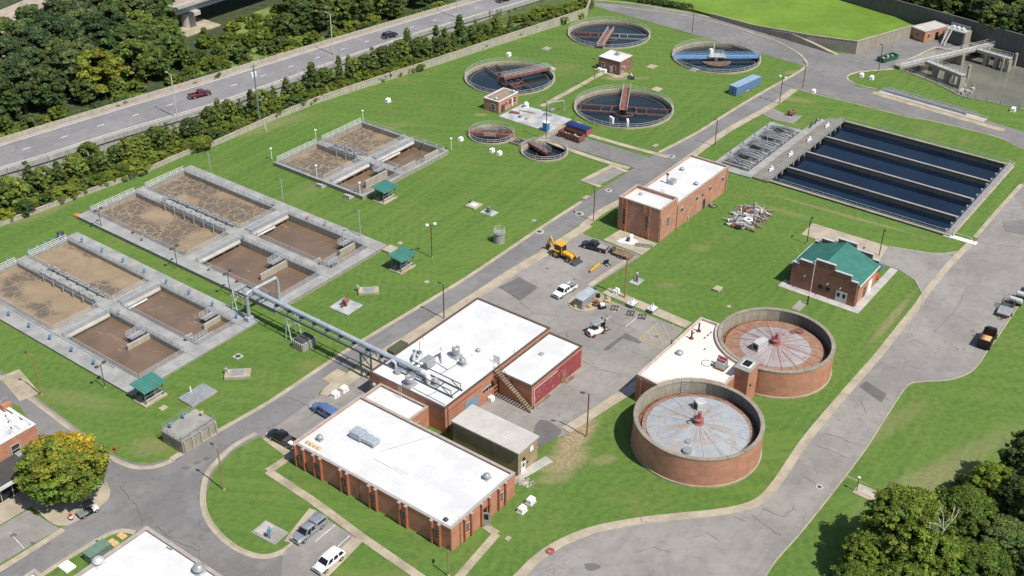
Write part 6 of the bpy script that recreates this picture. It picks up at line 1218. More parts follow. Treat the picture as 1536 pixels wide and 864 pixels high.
# dumpsters etc
def skip_(px, py, yaw, label, mat, cover=False, L=6.4, W=2.4, H=1.7):
    t = thing('dumpster', label, 'dumpster', G(px, py), yaw)
    for a in ((-L/2, L/2, -W/2, -W/2+.1), (-L/2, L/2, W/2-.1, W/2), (-L/2, -L/2+.1, -W/2+.101, W/2-.101), (L/2-.1, L/2, -W/2+.101, W/2-.101)): MB().box(*a, .15, H).build('side', mat, t)
    for k in range(7):
        x = -L/2+.4+k*(L-.8)/6
        for y in (-W/2-.06, W/2): MB().box(x-.06, x+.06, y, y+.06, .15, H).build('rib', mat, t)
    MB().box(-L/2+.1, L/2-.1, -W/2+.1, W/2-.1, .15, .5).build('floor', 'rust', t)
    for x in (-L/2+.6, L/2-.6): m = MB(); m.tube([(x, -W/2, .14), (x, W/2, .14)], .14, 8); m.build('roller', 'darkgrey', t)
    if cover: m = MB(); m.rings([[(x, -W/2-.05, H-.3), (x, -W/2-.03, H+.05), (x, -.5, H+.25), (x, .5, H+.25), (x, W/2+.03, H+.05), (x, W/2+.05, H-.3)] for x in (-L/2, -L/4, 0, L/4, L/2)], True); m.build('tarpaulin', 'tarp', t)
    else:
        for k in range(9): x, y = -L/2+.7+k*(L-1.4)/8, (k % 3-1)*.6; m = MB(); m.bevbox(x-.35, x+.35, y-.3, y+.3, .5, .9+.25*(k % 2), .08); m.build('rubble', 'conc_lt' if k % 2 else 'wood', t)
    return t
dyaw = math.degrees(math.atan2((G(875, 211)-G(840, 199)).y, (G(875, 211)-G(840, 199)).x))
skip_(857, 208, dyaw, 'open rust red dumpster half full of rubble', 'rustred'); skip_(868, 198, dyaw, 'long dumpster under a dark blue tarpaulin', 'redoxide', True)
skip_(1331, 90, math.degrees(math.atan2((G(1347, 84)-G(1314, 94)).y, (G(1347, 84)-G(1314, 94)).x)), 'dark green open dumpster beside the lagoon bridge', 'dgreen', False, 6.4, 2.4, 1.3)
t = thing('portable_toilet', 'blue portable toilet with white roof at the work slab corner', 'toilet', G(819, 196), YAW); MB().bevbox(-.65, .65, -.65, .65, .1, 2.2, .05).build('cabin', 'toilet', t); MB().bevbox(-.68, .68, -.68, .68, 2.2, 2.42, .08).build('roof', 'white', t); MB().box(-.45, .45, -.68, -.65, .2, 2.0).build('door', 'toilet', t); MB().cyl(.4, .4, 2.4, 2.7, .06, 8).build('vent_pipe', 'white', t)
a, b = G(1104, 145), G(1140, 128.5); yw = math.degrees(math.atan2((b-a).y, (b-a).x)); t = thing('shipping_container', 'light blue shipping container on the lawn by the road', 'container', (a+b)/2+Vector((-.85, .95, 0)), yw)
Lq, Wq, Hq = (b-a).length, 2.44, 2.55
MB().box(-Lq/2, Lq/2, -Wq/2, Wq/2, .1, Hq-.05).build('body', 'blue_con', t); n = 28
for k in range(n):
    x = -Lq/2+.15+(Lq-.3)*k/n
    for y in (-Wq/2-.03, Wq/2): MB().box(x, x+(Lq-.3)/n*.5, y, y+.03, .2, Hq-.15).build('corrugation', 'blue_con', t)
MB().box(-Lq/2-.02, Lq/2+.02, -Wq/2-.04, Wq/2+.04, Hq-.05, Hq).build('roof', 'blue_roof', t)
for y in (-.62, .62): dr = MB().box(-Lq/2-.05, -Lq/2, y-.55, y+.55, .2, Hq-.15).build('door', 'blue', t); MB().box(-Lq/2-.1, -Lq/2-.05, y-.05, y+.05, .2, Hq-.2).build('lock_bar', 'galv', dr)
# gantry, tools on the slab
t = thing('gantry_frame', 'light metal gantry frame on the work slab', 'gantry', G(833, 168), 20)
for x in (-2.2, 2.2):
    for y in (-.8, .8): MB().bar((x, y, .1), (x, 0, 2.8), .1, .1).build('leg', 'galv', t)
MB().bar((-2.4, 0, 2.85), (2.4, 0, 2.85), .14, .2).build('beam', 'alu', t)
for x, y, l, mt, lab in [(772,170,2.6,'redoxide','red trough lying on the work slab'),(791,168,4.5,'timber','long dark plank on the work slab'),(792,178,1.6,'sand','tan board on the work slab'),(780,176,.7,'valve','blue bin on the work slab'),(822,173,2.2,'galv','grey pump skid on the work slab'),(828,166,1.8,'galv','grey pipe frame beside the gantry')]:
    t = thing('site_equipment', lab, 'equipment', G(x, y, .1), YAW-75 if l > 2 else YAW); MB().bevbox(-l/2, l/2, -.35 if l < 4 else -.15, .35 if l < 4 else .15, 0, .5 if l < 3 else .15, .03).build('body', mt, t); MB().box(-l/3, l/3, -.2, .1, .15, .56 if l < 3 else .2).build('top', mt, t)
t = thing('roof_fan_unit', 'white mushroom fan standing on the corner of the work slab', 'fan', G(789, 161)); mush(t, 0, 0, .1, .7, 1.4, 'pale')
# scrap heap
t0 = G(1124, 328); rnd = random.Random(17)
MB().sheet([(loc2(t0, YAW, G(*q)).x, loc2(t0, YAW, G(*q)).y) for q in ((1090,332),(1104,310),(1133,306),(1160,319),(1154,329),(1128,345),(1102,342))], .05).build('scrap_ground', 'soil', None, kind='structure', loc=t0, rz=YAW)
kinds = ['galv', 'steel_lt', 'steel_gl', 'galv', 'steel_gl', 'rust', 'wood', 'galv', 'darkgrey', 'timber']
for k in range(120):
    x, y = rnd.uniform(-4.8, 4.8), rnd.uniform(-3.0, 2.9); p = w2(t0, YAW, x, y); L_ = rnd.uniform(1.0, 4.5); mt = kinds[int(rnd.random()**1.1*10) % 10]; yw = (YAW+rnd.choice((0, 90))+rnd.gauss(0, 22))
    if x > 1.5 and y > .5 and rnd.random() < .6: mt = rnd.choice(('redoxide', 'rustred', 'rust', 'galv'))
    z0 = rnd.uniform(0, .28); m = MB()
    if k % 3 == 0: r_ = rnd.uniform(.06, .2); m.tube([(-L_/2, 0, r_), (L_/2, 0, r_+rnd.uniform(-.05, .3))], r_, 10); nm = 'scrap_pipe'
    elif k % 3 == 1: m.bar((-L_/2, 0, .15), (L_/2, 0, .15+rnd.uniform(0, .4)), rnd.uniform(.12, .4), rnd.uniform(.06, .2)); nm = 'scrap_beam'
    else: s = rnd.uniform(.2, .55); m.bevbox(-s, s, -s*.6, s*.6, 0, s*.9, .04); nm = 'scrap_part'
    o_ = m.build(nm, mt, None, k % 3 == 0, {'scrap_pipe': 'loose metal pipe lying in the scrap heap on the lawn', 'scrap_beam': 'loose metal beam lying in the scrap heap on the lawn', 'scrap_part': 'old machine casing lying in the scrap heap on the lawn'}[nm], 'scrap', 'scrap heap pieces', loc=p+Vector((0, 0, .04+z0)), rz=yw)
for x, y, mt, lab in ((1107, 342, 'black', 'black round lid at the front of the scrap heap'), (1100, 340, 'rust', 'rusty drum end at the front of the scrap heap')): t = thing('drum', lab, 'drum', G(x, y)); MB().cyl(0, 0, 0, .35, .8 if mt == 'black' else .6, 18).build('shell', mt, t); MB().cyl(0, 0, .35, .4, .5, 14).build('lid', mt, t)
m = thing('valve_ring', 'white ring flange lying in the scrap heap', 'flange', G(1122, 333)); MB().ringwall(.5, .95, .3, .7, 20).build('ring', 'white', m)
t = thing('spill_patch', 'white splash of lime on the pad with a valve housing', 'spill'); t.location = G(942, 362)
MB().sheet([(2.0*math.cos(a*.35)*(1+.25*math.sin(3*a)), 1.3*math.sin(a*.35)*(1+.2*math.cos(5*a))) for a in range(18)], .085).build('splash', 'white', t); MB().bevbox(.3, 1.1, .3, 1.1, .05, 1.2, .08).build('housing', 'white', t); MB().ringwall(.25, .4, .1, .7, 14).build('valve', 'darkgrey', t)
t = thing('steel_rack', 'grey steel rack lying on the pad by the slit window wall', 'rack', G(966, 370), -12); 
for y in (-.4, .4): MB().bar((-1.8, y, .3), (1.8, y, .3), .1, .3).build('side', 'galv', t)
for k in range(8): MB().bar((-1.7+.48*k, -.4, .3), (-1.7+.48*k, .4, .3), .06, .2).build('rung', 'galv', t)

# ------------------------------------------------------------------ pump house by the pond and its intake
a, b = G(1385, 64), G(1421, 55); yw = math.degrees(math.atan2((b-a).y, (b-a).x)); t = thing('pump_house', 'flat roofed orange brick pump house beside the green pond wall', 'building', a, yw)
Wp = (b-a).length; Dp = 5.6
block(t, 0, Wp, 0, Dp, 3.3, 'brick_lt', 'cop', 'concroof', .05, .34)
door(t, '-y', -.02, Wp*.45, 1.3, 2.3, 'black', False); win(t, '-y', -.02, Wp*.12, 1.2, 1.0, 1.1); win(t, '-y', -.02, Wp*.74, 1.4, .9, 1.0); win(t, '-x', -.02, 2.2, 1.2, .9, 1.0)
dw = (far[3]-far[2]).normalized(); p = Vector((129.0, 335.4, 0)); t = thing('intake_tower', 'concrete intake tower with white railed stairs next to the pump house', 'tower', p, math.degrees(math.atan2(dw.y, dw.x)))
MB().box(.4, 6.0, -3.6, -.75, -4, 3.9).build('base', 'wallc_dk', t); MB().box(6.01, 6.6, -4.4, -.7, -4, 4.3).build('buttress', 'wallc', t); MB().box(.0, 6.0, -4.0, -.7, 3.901, 4.15).build('deck', 'conc_lt', t)
m = MB(); rail(m, (.1, -3.9, 4.15), (5.9, -3.9, 4.15)); rail(m, (.1, -.8, 4.15), (5.9, -.8, 4.15)); m.build('railing', 'white', t)
for k in range(14): f = k/14; MB().box(1.2, 2.1, -4.1-3.0*f, -3.85-3.0*f, 3.9*(1-f)-.05, 3.9*(1-f)+.03).build('tread', 'galv', t)
for x in (1.15, 2.15): MB().bar((x, -4.0, 4.0), (x, -7.1, .1), .08, .25).build('stringer', 'white', t); MB().bar((x, -4.0, 5.0), (x, -7.1, 1.0), .05, .05).build('handrail', 'white', t)
for k in range(3): MB().bevbox(1.2+1.5*k, 2.0+1.5*k, -2.6, -1.8, 4.15, 4.9, .05).build('gate_hoist', 'white', t)
# long cracks in the side road and yard
def crack(pts, w=.045, seed=0):
    rn = random.Random(seed+int(pts[0][0])); P = GL(pts); out = []
    for a, b in zip(P, P[1:]):
        n = max(2, int((b-a).length/.5))
        for k in range(n): q = a.lerp(b, k/n); out.append(q+Vector((rn.gauss(0, .09), rn.gauss(0, .09), 0)))
    out.append(P[-1]); l, r = offs(out, w/2), offs(out, -w/2); MB().rings([[(a.x, a.y, .105), (b.x, b.y, .105)] for a, b in zip(r, l)], False, False).build('road_crack', 'crack', kind='structure')
for c_ in [[(1240,651),(1262,658),(1285,668)],[(1224,669),(1245,676),(1271,687)],[(1206,716),(1216,722),(1229,731)],[(1146,762),(1162,772),(1178,776),(1190,760)],[(1127,772),(1146,787),(1172,804)],[(1100,776),(1118,782)],[(1295,582),(1315,590),(1336,602)],[(824,560),(850,555),(866,566)],[(842,520),(852,506),(850,498)],[(826,478),(842,462),(846,452)],[(760,436),(800,470),(832,474)],[(905,470),(925,486),(950,494)],[(1466,362),(1490,368),(1536,372)],[(1400,500),(1430,470),(1452,430)],[(430,596),(462,608),(470,622),(450,632)],[(236,790),(262,812),(300,826)],[(180,730),(205,760),(215,790)],[(700,470),(745,500)],[(870,540),(900,556),(926,560)],[(1030,810),(1060,800),(1080,812)],[(952,830),(980,822),(1004,828)],[(1350,520),(1372,510),(1390,520)],[(1290,600),(1300,620)],[(610,520),(640,504)]]: crack(c_)
# ------------------------------------------------------------------ vehicles (x forward, y left)
def sect(x, w, z0, z1, c=.12, wt=None):
    wt = w if wt is None else wt
    return [(x, -w+c*.6, z0), (x, w-c*.6, z0), (x, w, z0+c), (x, (w+wt)/2+.02, (z0+z1)/2), (x, wt, z1-c), (x, wt-c, z1), (x, -wt+c, z1), (x, -wt, z1-c), (x, -(w+wt)/2-.02, (z0+z1)/2), (x, -w, z0+c)]
def wheel(t, x, y, r=.39, w=.26, rim='galv'):
    o = MB().rings([[(x+r*k*math.cos(a*.3927), yy, r+r*k*math.sin(a*.3927)) for a in range(16)] for yy, k in ((y-w/2, .9), (y-w/2+.04, 1), (y+w/2-.04, 1), (y+w/2, .9))]).build('wheel', 'rubber', t, True)
    for s in (-1, 1): MB().rings([[(x+r*.6*math.cos(a*.5236), y+s*(w/2+q), r+r*.6*math.sin(a*.5236)) for a in range(12)] for q in ((-.03, .012) if s > 0 else (.012, -.03))]).build('rim', rim, o, True)
def glassq(t, pts, name='window', mat='glass', n=Vector((0, 0, 1)), th=.015):
    P = [Vector(p) for p in pts]; nn = (P[1]-P[0]).cross(P[2]-P[0]).normalized()
    k = len(P); return MB().add([p+nn*th for p in P]+[p-nn*th for p in P], [tuple(range(k)), tuple(range(2*k-1, k-1, -1))]+[(i, i+k, (i+1) % k+k, (i+1) % k) for i in range(k)]).build(name, mat, t)
def cab(t, paint, xr, xf, xrt, xft, zb, zt, w=.93, wt=.74, rear=True, split=(.5,)):
    # greenhouse: xf/xr = base of windscreen / rear glass, xft/xrt = roof ends
    MB().rings([[(xr, -w, zb), (xf, -w, zb), (xf, w, zb), (xr, w, zb)], [(xrt, -wt, zt-.08), (xft, -wt, zt-.08), (xft, wt, zt-.08), (xrt, wt, zt-.08)], [(xrt+.08, -wt+.1, zt), (xft-.12, -wt+.1, zt), (xft-.12, wt-.1, zt), (xrt+.08, wt-.1, zt)]]).build('cabin', paint, t, True)
    def lp_(x0, x1, f): return x0+(x1-x0)*f
    f0, f1 = .1, .86; zz0, zz1 = zb+(zt-.08-zb)*f0, zb+(zt-.08-zb)*f1
    def P(side, xb, xt, f): return Vector((xb+(xt-xb)*f, side*(w+(wt-w)*f), zb+(zt-.08-zb)*f))
    glassq(t, [(lp_(xf, xft, f0)+.012, -w*.9, zz0), (lp_(xf, xft, f0)+.012, w*.9, zz0), (lp_(xf, xft, f1)+.012, wt*.9, zz1), (lp_(xf, xft, f1)+.012, -wt*.9, zz1)], 'windscreen')
    if rear: glassq(t, [(lp_(xr, xrt, f0)-.012, w*.85, zz0), (lp_(xr, xrt, f0)-.012, -w*.85, zz0), (lp_(xr, xrt, f1)-.012, -wt*.85, zz1), (lp_(xr, xrt, f1)-.012, wt*.85, zz1)], 'rear_window')
    cuts = [0]+list(split)+[1]
    for s in (-1, 1):
        for a, b in zip(cuts, cuts[1:]):
            a_, b_ = a+.04, b-.03; q = []
            for f, u in ((f0, a_), (f0, b_), (f1, b_), (f1, a_)):
                xb0, xb1 = xr+.12, xf-.16; xt0, xt1 = xrt+.1, xft-.1; x = lp_(lp_(xb0, xb1, u), lp_(xt0, xt1, u), f); q.append((x, s*(w+(wt-w)*f+.012), zb+(zt-.08-zb)*f))
            glassq(t, q if s < 0 else q[::-1], 'side_window')
def carbase(name, label, cat, A, B, L, z=0, group=None):
    a, b = G(*A, z), G(*B, z); d = b-a; return thing(name, label, cat, (a+b)/2, math.degrees(math.atan2(d.y, d.x)), group)
def lights(t, xf, xr, w, z):
    for s in (-1, 1): MB().bevbox(xf-.12, xf+.02, s*w-.2, s*w+.2, z-.1, z+.1, .02).build('headlight', 'pale', t); MB().bevbox(xr-.02, xr+.06, s*(w+.05)-.1, s*(w+.05)+.1, z-.05, z+.3, .02).build('tail_light', 'red', t)
    MB().bevbox(xf-.02, xf+.06, -w*.7, w*.7, z-.16, z+.08, .02).build('grille', 'black', t); MB().bevbox(xf-.05, xf+.12, -w-.25, w+.25, .38, .62, .04).build('bumper', 'galv', t); MB().bevbox(xr-.14, xr+.03, -w-.25, w+.25, .42, .62, .04).build('bumper', 'galv', t)
def pickup(label, A, B, paint, z=0, shell=None, double=True, L=5.7, load=None):
    t = carbase('pickup_truck', label, 'pickup', A, B, L, z); h = L/2
    xb = -.55 if double else .1
    MB().rings([sect(xb, .97, .42, 1.06), sect(h-1.7, .97, .42, 1.08), sect(h-1.2, .96, .40, 1.08), sect(h-.35, .93, .40, 1.02, .16), sect(h-.02, .82, .45, .9, .18)]).build('body', paint, t, True)
    cab(t, paint, xb, h-1.15, xb+.12, h-1.95, 1.05, 1.82, .93, .74, True, (.48,) if double else ())
    # load bed
    for y in (-.97, .87): MB().bevbox(-h+.02, xb-.01, y, y+.1, .45, 1.08, .03).build('bed_side', paint, t)
    MB().bevbox(-h, -h+.1, -.86, .86, .45, 1.08, .03).build('tailgate', paint, t); MB().box(-h+.1, xb, -.86, .86, .45, .62).build('bed_floor', 'darkgrey', t)
    for x in (h-1.0, -h+1.15):
        for y in (-.86, .86): wheel(t, x, y)
    lights(t, h, -h, .68, .8)
    for s in (-1, 1): MB().bevbox(h-2.05, h-1.85, s*1.08-.1, s*1.08+.1, 1.12, 1.3, .03).build('mirror', 'black', t)
    if shell:
        m = MB(); m.rings([[(-h+.05, -.95, 1.08), (xb-.03, -.95, 1.08), (xb-.03, .95, 1.08), (-h+.05, .95, 1.08)], [(-h+.15, -.82, 1.72), (xb-.03, -.82, 1.78), (xb-.03, .82, 1.78), (-h+.15, .82, 1.72)], [(-h+.25, -.7, 1.8), (xb-.1, -.7, 1.86), (xb-.1, .7, 1.86), (-h+.25, .7, 1.8)]]); sh_ = m.build('canopy_shell', shell, t, True)
        for s in (-1, 1): q = [(-h+.3, s*.925, 1.25), (xb-.3, s*.925, 1.25), (xb-.3, s*.865, 1.6), (-h+.35, s*.865, 1.6)]; glassq(sh_, q if s < 0 else q[::-1], 'shell_window')
    if load == 'box': MB().bevbox(xb-.75, xb-.12, -.85, .85, .8, 1.2, .04).build('tool_box', 'darkgrey', t); MB().bevbox(-h+.5, xb-.9, -.3, .4, .62, .85, .05).build('cargo', 'white', t)
    if load == 'grey': MB().bevbox(-h+.1, xb-.3, -.85, .85, 1.05, 1.12, .03).build('bed_cover', 'conc_grey', t)
    if load == 'rack':
        for y in (-.3, .1, .4): MB().bar((-h+.2, y, .9), (xb, y, 1.5), .08, .08).build('cargo', 'alu', t)
        MB().bar((xb-.05, -.8, 1.75), (xb-.05, .8, 1.75), .08, .08).build('headache_rack', 'black', t)
    return t
MAT.update(p_silver=m_paint('paint_silver', (.36, .38, .41), .35, .5, .5), p_white=m_paint('paint_white', (.75, .75, .74), .35, .4, 0), p_blue=m_paint('paint_blue', (.11, .17, .34), .35, .5, .2), p_black=m_paint('paint_black', (.012, .013, .016), .25, .6, .1), p_dark=m_paint('paint_slate', (.030, .036, .045), .3, .5, .3), p_red=m_paint('paint_maroon', (.11, .012, .018), .35, .5, .2), p_yel=m_paint('paint_yellow', (.62, .33, .03), .45, .2, 0), p_brown=m_rust('paint_brown', (.07, .03, .02), (.04, .02, .015)))
pickup('silver grey pickup with a matching canopy shell parked on the bay', (484, 784), (445, 815), 'p_silver', shell='p_silver')
pickup('blue pickup with a canopy shell parked against the white roofed building', (508, 633), (471, 611), 'p_blue', shell='p_blue')
pickup('black pickup with tool box parked by the island lawn', (446, 674), (404, 651), 'p_black', load='box')
pickup('dark slate crew pickup towing a flat trailer in the yard', (912, 379), (872, 368), 'p_dark', load='grey')
pickup('white pickup with pipes in its bed in the yard', (862, 430), (832, 449), 'p_white', load='rack')
pickup('maroon pickup driving on the highway', (284, 148.5), (316, 141), 'p_red', z=4.02)
def suv(label, A, B, paint, z=0, name='car', L=4.9):
    t = carbase(name, label, 'car', A, B, L, z); h = L/2
    MB().rings([sect(-h, .84, .5, 1.0, .16), sect(-h+.2, .94, .4, 1.08), sect(0, .96, .38, 1.08), sect(h-1.1, .95, .38, 1.06), sect(h-.3, .9, .4, .96, .16), sect(h, .78, .45, .82, .16)]).build('body', paint, t, True)
    cab(t, paint, -h+.1, h-1.0, -h+.55, h-1.85, 1.05, 1.78, .93, .74, True, (.33, .66))
    for x in (h-.95, -h+.95):
        for y in (-.86, .86): wheel(t, x, y, .38)
    lights(t, h-.02, -h+.02, .66, .75)
    for s in (-1, 1): MB().bar((-h+.8, s*.68, 1.8), (h-2.0, s*.68, 1.82), .05, .05).build('roof_rail', 'alu', t); MB().bevbox(h-1.95, h-1.75, s*1.05-.08, s*1.05+.08, 1.08, 1.24, .03).build('mirror', paint, t)
    return t
suv('white station car parked in the bay beside a concrete strip', (514, 830), (474, 862), 'p_white')
suv('black car on the far stretch of the highway', (742, 5), (768, -2), 'p_black', z=1.4); suv('dark car half hidden behind the roadside conifers', (574, 59), (596, 53), 'p_dark', z=3)
# utility cart
t = carbase('utility_cart', 'small utility cart with black canopy and tipping bed by the maple', 'cart', (118, 778), (148, 763), 3)
MB().rings([sect(.6, .62, .3, .75), sect(1.2, .6, .3, .8), sect(1.5, .5, .35, .62)]).build('bonnet', 'p_white', t, True); MB().box(-1.5, .6, -.6, .6, .3, .45).build('chassis', 'black', t)
for a in ((-1.55, -.2, -.68, -.62), (-1.55, -.2, .62, .68), (-1.55, -1.49, -.61, .61), (-.26, -.2, -.61, .61)): MB().box(*a, .6, .95).build('bed_side', 'galv', t)
MB().box(-1.5, -.25, -.6, .6, .55, .62).build('bed_floor', 'tgreen', t); MB().bevbox(-.1, .3, -.55, .55, .45, .8, .05).build('seat', 'black', t); MB().box(-.15, -.02, -.55, .55, .7, 1.15).build('seat_back', 'black', t)
for x in (-.15, .75):
    for y in (-.55, .55): MB().bar((x, y, .45), (x-.05, y, 1.85), .05, .05).build('post', 'black', t)
MB().bevbox(-.4, .95, -.65, .65, 1.85, 1.93, .03).build('canopy', 'black', t)
for x in (1.0, -.95):
    for y in (-.6, .6): wheel(t, x, y, .3, .24)
t = thing('bin', 'red, white and blue striped bin behind the utility cart', 'bin', G(107, 779)); MB().cyl(0, 0, 0, .35, .32, 14).build('base_band', 'tarp', t); MB().cyl(0, 0, .351, .75, .32, 14).build('body', 'white', t); MB().cyl(0, 0, .751, .95, .3, 14, .25).build('lid', 'red', t)
# forklift
t = carbase('forklift', 'white and black forklift with red wheels and grey canopy', 'forklift', (884, 505), (906, 496), 3); t.scale = (1.25, 1.25, 1.2)
MB().rings([sect(-1.5, .5, .3, 1.0, .15), sect(-1.2, .6, .25, 1.15, .15), sect(-.2, .62, .25, 1.0, .12), sect(.9, .58, .25, .75, .1)]).build('body', 'p_white', t, True); MB().bevbox(-.6, .1, -.3, .3, 1.0, 1.25, .05).build('seat', 'black', t); MB().bevbox(-.75, -.6, -.3, .3, 1.2, 1.7, .04).build('seat_back', 'black', t); MB().bevbox(-1.56, -1.5, -.3, .3, .5, .95, .02).build('rear_panel', 'red', t)
for x in (-.85, .75):
    for y in (-.52, .52): MB().bar((x, y, .9), (x*.85, y*.95, 2.2), .07, .07).build('post', 'black', t)
MB().bevbox(-.95, .85, -.6, .6, 2.2, 2.28, .03).build('canopy', 'galv', t)
for y in (-.35, .35): MB().box(1.05, 1.2, y-.06, y+.06, .1, 2.4).build('mast_rail', 'black', t); MB().box(1.2, 2.4, y-.06, y+.06, .12, .18).build('fork', 'darkgrey', t)
MB().box(1.0, 1.12, -.4, .4, .9, 1.9).build('carriage', 'black', t)
for x, r in ((.8, .36), (-.95, .3)):
    for y in (-.58, .58): wheel(t, x, y, r, .25, 'red')
# backhoe
t = carbase('backhoe_loader', 'yellow backhoe loader with folded rear arm in the yard', 'backhoe', (826, 378), (864, 395), 6); t.scale = (1.12, 1.12, 1.12)
MB().rings([sect(-.6, .5, .7, 1.3), sect(.6, .5, .7, 1.5), sect(2.0, .42, .7, 1.35, .1), sect(2.25, .36, .75, 1.2)]).build('bonnet', 'p_yel', t, True)
MB().box(-1.6, 2.0, -.4, .4, .45, .75).build('chassis', 'black', t)
MB().rings([[(-1.5, -.75, 1.0), (.1, -.75, 1.0), (.1, .75, 1.0), (-1.5, .75, 1.0)], [(-1.4, -.7, 2.6), (-.1, -.7, 2.6), (-.1, .7, 2.6), (-1.4, .7, 2.6)]]).build('cab_glass', 'glass', t); MB().bevbox(-1.6, .15, -.85, .85, 2.6, 2.78, .06).build('cab_roof', 'p_yel', t)
for x in (-1.5, .1):
    for y in (-.76, .76): MB().bar((x, y, .9), (x*.93, y*.94, 2.6), .1, .1).build('cab_pillar', 'p_yel', t)
for y in (-.85, .85): wheel(t, -.95, y, .75, .5, 'p_yel'); wheel(t, 1.7, y, .5, .35, 'p_yel'); MB().bevbox(-1.6, -.3, y-.25, y+.25, 1.45, 1.55, .03).build('mudguard', 'p_yel', t)
for y in (-.62, .62): m = MB(); m.bar((.3, y, 1.35), (2.0, y, 1.25), .12, .28); m.bar((2.0, y, 1.25), (2.9, y, .4), .12, .26); m.build('loader_arm', 'p_yel', t); MB().tube([(.8, y*.9, .9), (2.5, y*.9, .8)], .06, 6).build('hydraulic_ram', 'darkgrey', t)
MB().rings([[(2.8, y, .15), (3.6, y, .1), (3.7, y, .2), (3.0, y, .35), (2.9, y, .95), (2.75, y, .9)] for y in (-1.15, 1.15)]).build('loader_bucket', 'darkgrey', t)
m = MB(); m.bar((-1.7, 0, .9), (-3.2, .2, 2.9), .26, .36); m.build('boom', 'p_yel', t); m = MB(); m.bar((-3.15, .2, 2.95), (-4.0, .4, 1.2), .22, .32); m.build('dipper', 'p_yel', t); MB().rings([[(-4.2, y, .5), (-3.6, y, .4), (-3.5, y, 1.0), (-3.9, y, 1.3), (-4.3, y, .9)] for y in (.1, .75)]).build('backhoe_bucket', 'rust', t); MB().tube([(-1.7, .2, 1.3), (-2.8, .35, 2.7)], .06, 6).build('hydraulic_ram', 'darkgrey', t)
for y in (-1, 1): MB().bar((-1.7, y*.4, .8), (-1.9, y*1.2, .2), .12, .16).build('stabiliser', 'p_yel', t)
# plough blade, trailer and others in yard
t = carbase('plough_blade', 'yellow snow plough blade lying in the yard', 'plough', (885, 411), (901, 399), 3)
MB().rings([[(x, .2, .05), (x, .05, .2), (x, 0, .5), (x, .12, .85), (x, .2, .85), (x, .1, .5), (x, .16, .2)] for x in (-1.7, 1.7)]).build('blade', 'p_yel', t)
for x in (-1, 0, 1): MB().bar((x, .15, .2), (x, .7, .25), .1, .2).build('rib', 'p_yel', t)
MB().bar((-.6, .7, .25), (.6, .7, .25), .15, .2).build('push_frame', 'black', t)
t = thing('fork_frame', 'black pallet fork frame standing beyond the yellow blade', 'attachment', G(909, 396), 30); MB().box(-.6, .6, -.06, .06, .1, .95).build('back_frame', 'black', t)
for x in (-.4, .4): MB().box(x-.07, x+.07, -1.2, -.061, .08, .16).build('fork', 'black', t)
t = carbase('flat_trailer', 'flat plank decked trailer hitched behind the slate pickup', 'trailer', (946, 389), (922, 380), 4)
n = 9
for k in range(n): MB().box(-2.3, 2.0, -1.0+2.0*k/n+.01, -1.0+2.0*(k+1)/n-.01, .6, .66).build('plank', 'wood', t)
for y in (-1.02, 1.02): MB().bar((-2.3, y, .6), (2.0, y, .6), .08, .16).build('side_rail', 'black', t)
MB().bar((2.0, -.8, .55), (3.2, 0, .5), .08, .1).build('drawbar', 'black', t); MB().bar((2.0, .8, .55), (3.2, 0, .5), .08, .1).build('drawbar', 'black', t); MB().bevbox(2.0, 2.7, -.7, .7, .6, 1.2, .08).build('front_box', 'darkgrey', t)
for x in (-.5, .25):
    for y in (-1.2, 1.2): wheel(t, x, y, .33, .2)
# dump truck
t = carbase('dump_truck', 'brown dump truck loaded with sand, seen from its tailgate', 'truck', (1474, 524), (1487, 503), 6)
for a in ((-2.9, .4, -1.15, -1.07), (-2.9, .4, 1.07, 1.15), (-2.98, -2.9, -1.15, 1.15), (.4, .48, -1.15, 1.15)): MB().box(*a, .95, 2.1).build('bed_side', 'p_brown', t)
MB().box(-2.9, .4, -1.07, 1.07, .9, 1.2).build('bed_floor', 'rust', t); m = MB(); m.rings([[(-2.8, -1.0, 1.2), (.3, -1.0, 1.2), (.3, 1.0, 1.2), (-2.8, 1.0, 1.2)], [(-2.2, -.6, 1.75), (-.6, -.5, 1.8), (-.6, .6, 1.75), (-2.2, .5, 1.7)], [(-1.8, -.2, 1.95), (-1.0, -.2, 1.95), (-1.0, .2, 1.95), (-1.8, .2, 1.95)]]); m.build('sand_load', 'sand', t, True)
for x in (-2.0, -.9, .1):
    for y in (-1.17, 1.15): MB().box(x-.05, x+.05, y, y+.03, .95, 2.1).build('rib', 'p_brown', t)
MB().rings([sect(.6, 1.0, .7, 2.0), sect(1.6, 1.0, .7, 2.0), sect(2.1, .95, .7, 1.5), sect(2.9, .85, .7, 1.35, .18)]).build('cab', 'p_black', t, True); MB().bevbox(.55, 1.7, -.95, .95, 2.0, 2.5, .12).build('cab_roof', 'p_black', t); glassq(t, [(2.12, -.8, 1.5), (2.12, .8, 1.5), (1.72, .75, 2.3), (1.72, -.75, 2.3)], 'windscreen')
MB().box(.3, .5, -1.1, 1.1, 2.1, 2.8).build('headboard', 'black', t); MB().box(-3.0, 2.6, -.4, .4, .55, .9).build('chassis', 'black', t)
for x in (2.0, -1.4, -2.3):
    for y in (-.95, .95): wheel(t, x, y, .5, .4)
MB().bevbox(-3.06, -2.98, -1.0, 1.0, .6, .9, .03).build('bumper', 'black', t)
t = carbase('equipment_trailer', 'grey flat topped trailer with wire cage parked at the lot edge', 'trailer', (1502, 479), (1511, 461), 4)
MB().bevbox(-1.9, 1.1, -1.2, 1.2, .65, .95, .05).build('deck', 'galv', t); MB().box(-1.95, -1.9, -1.15, 1.15, .4, .8).build('tail_board', 'rustred', t)
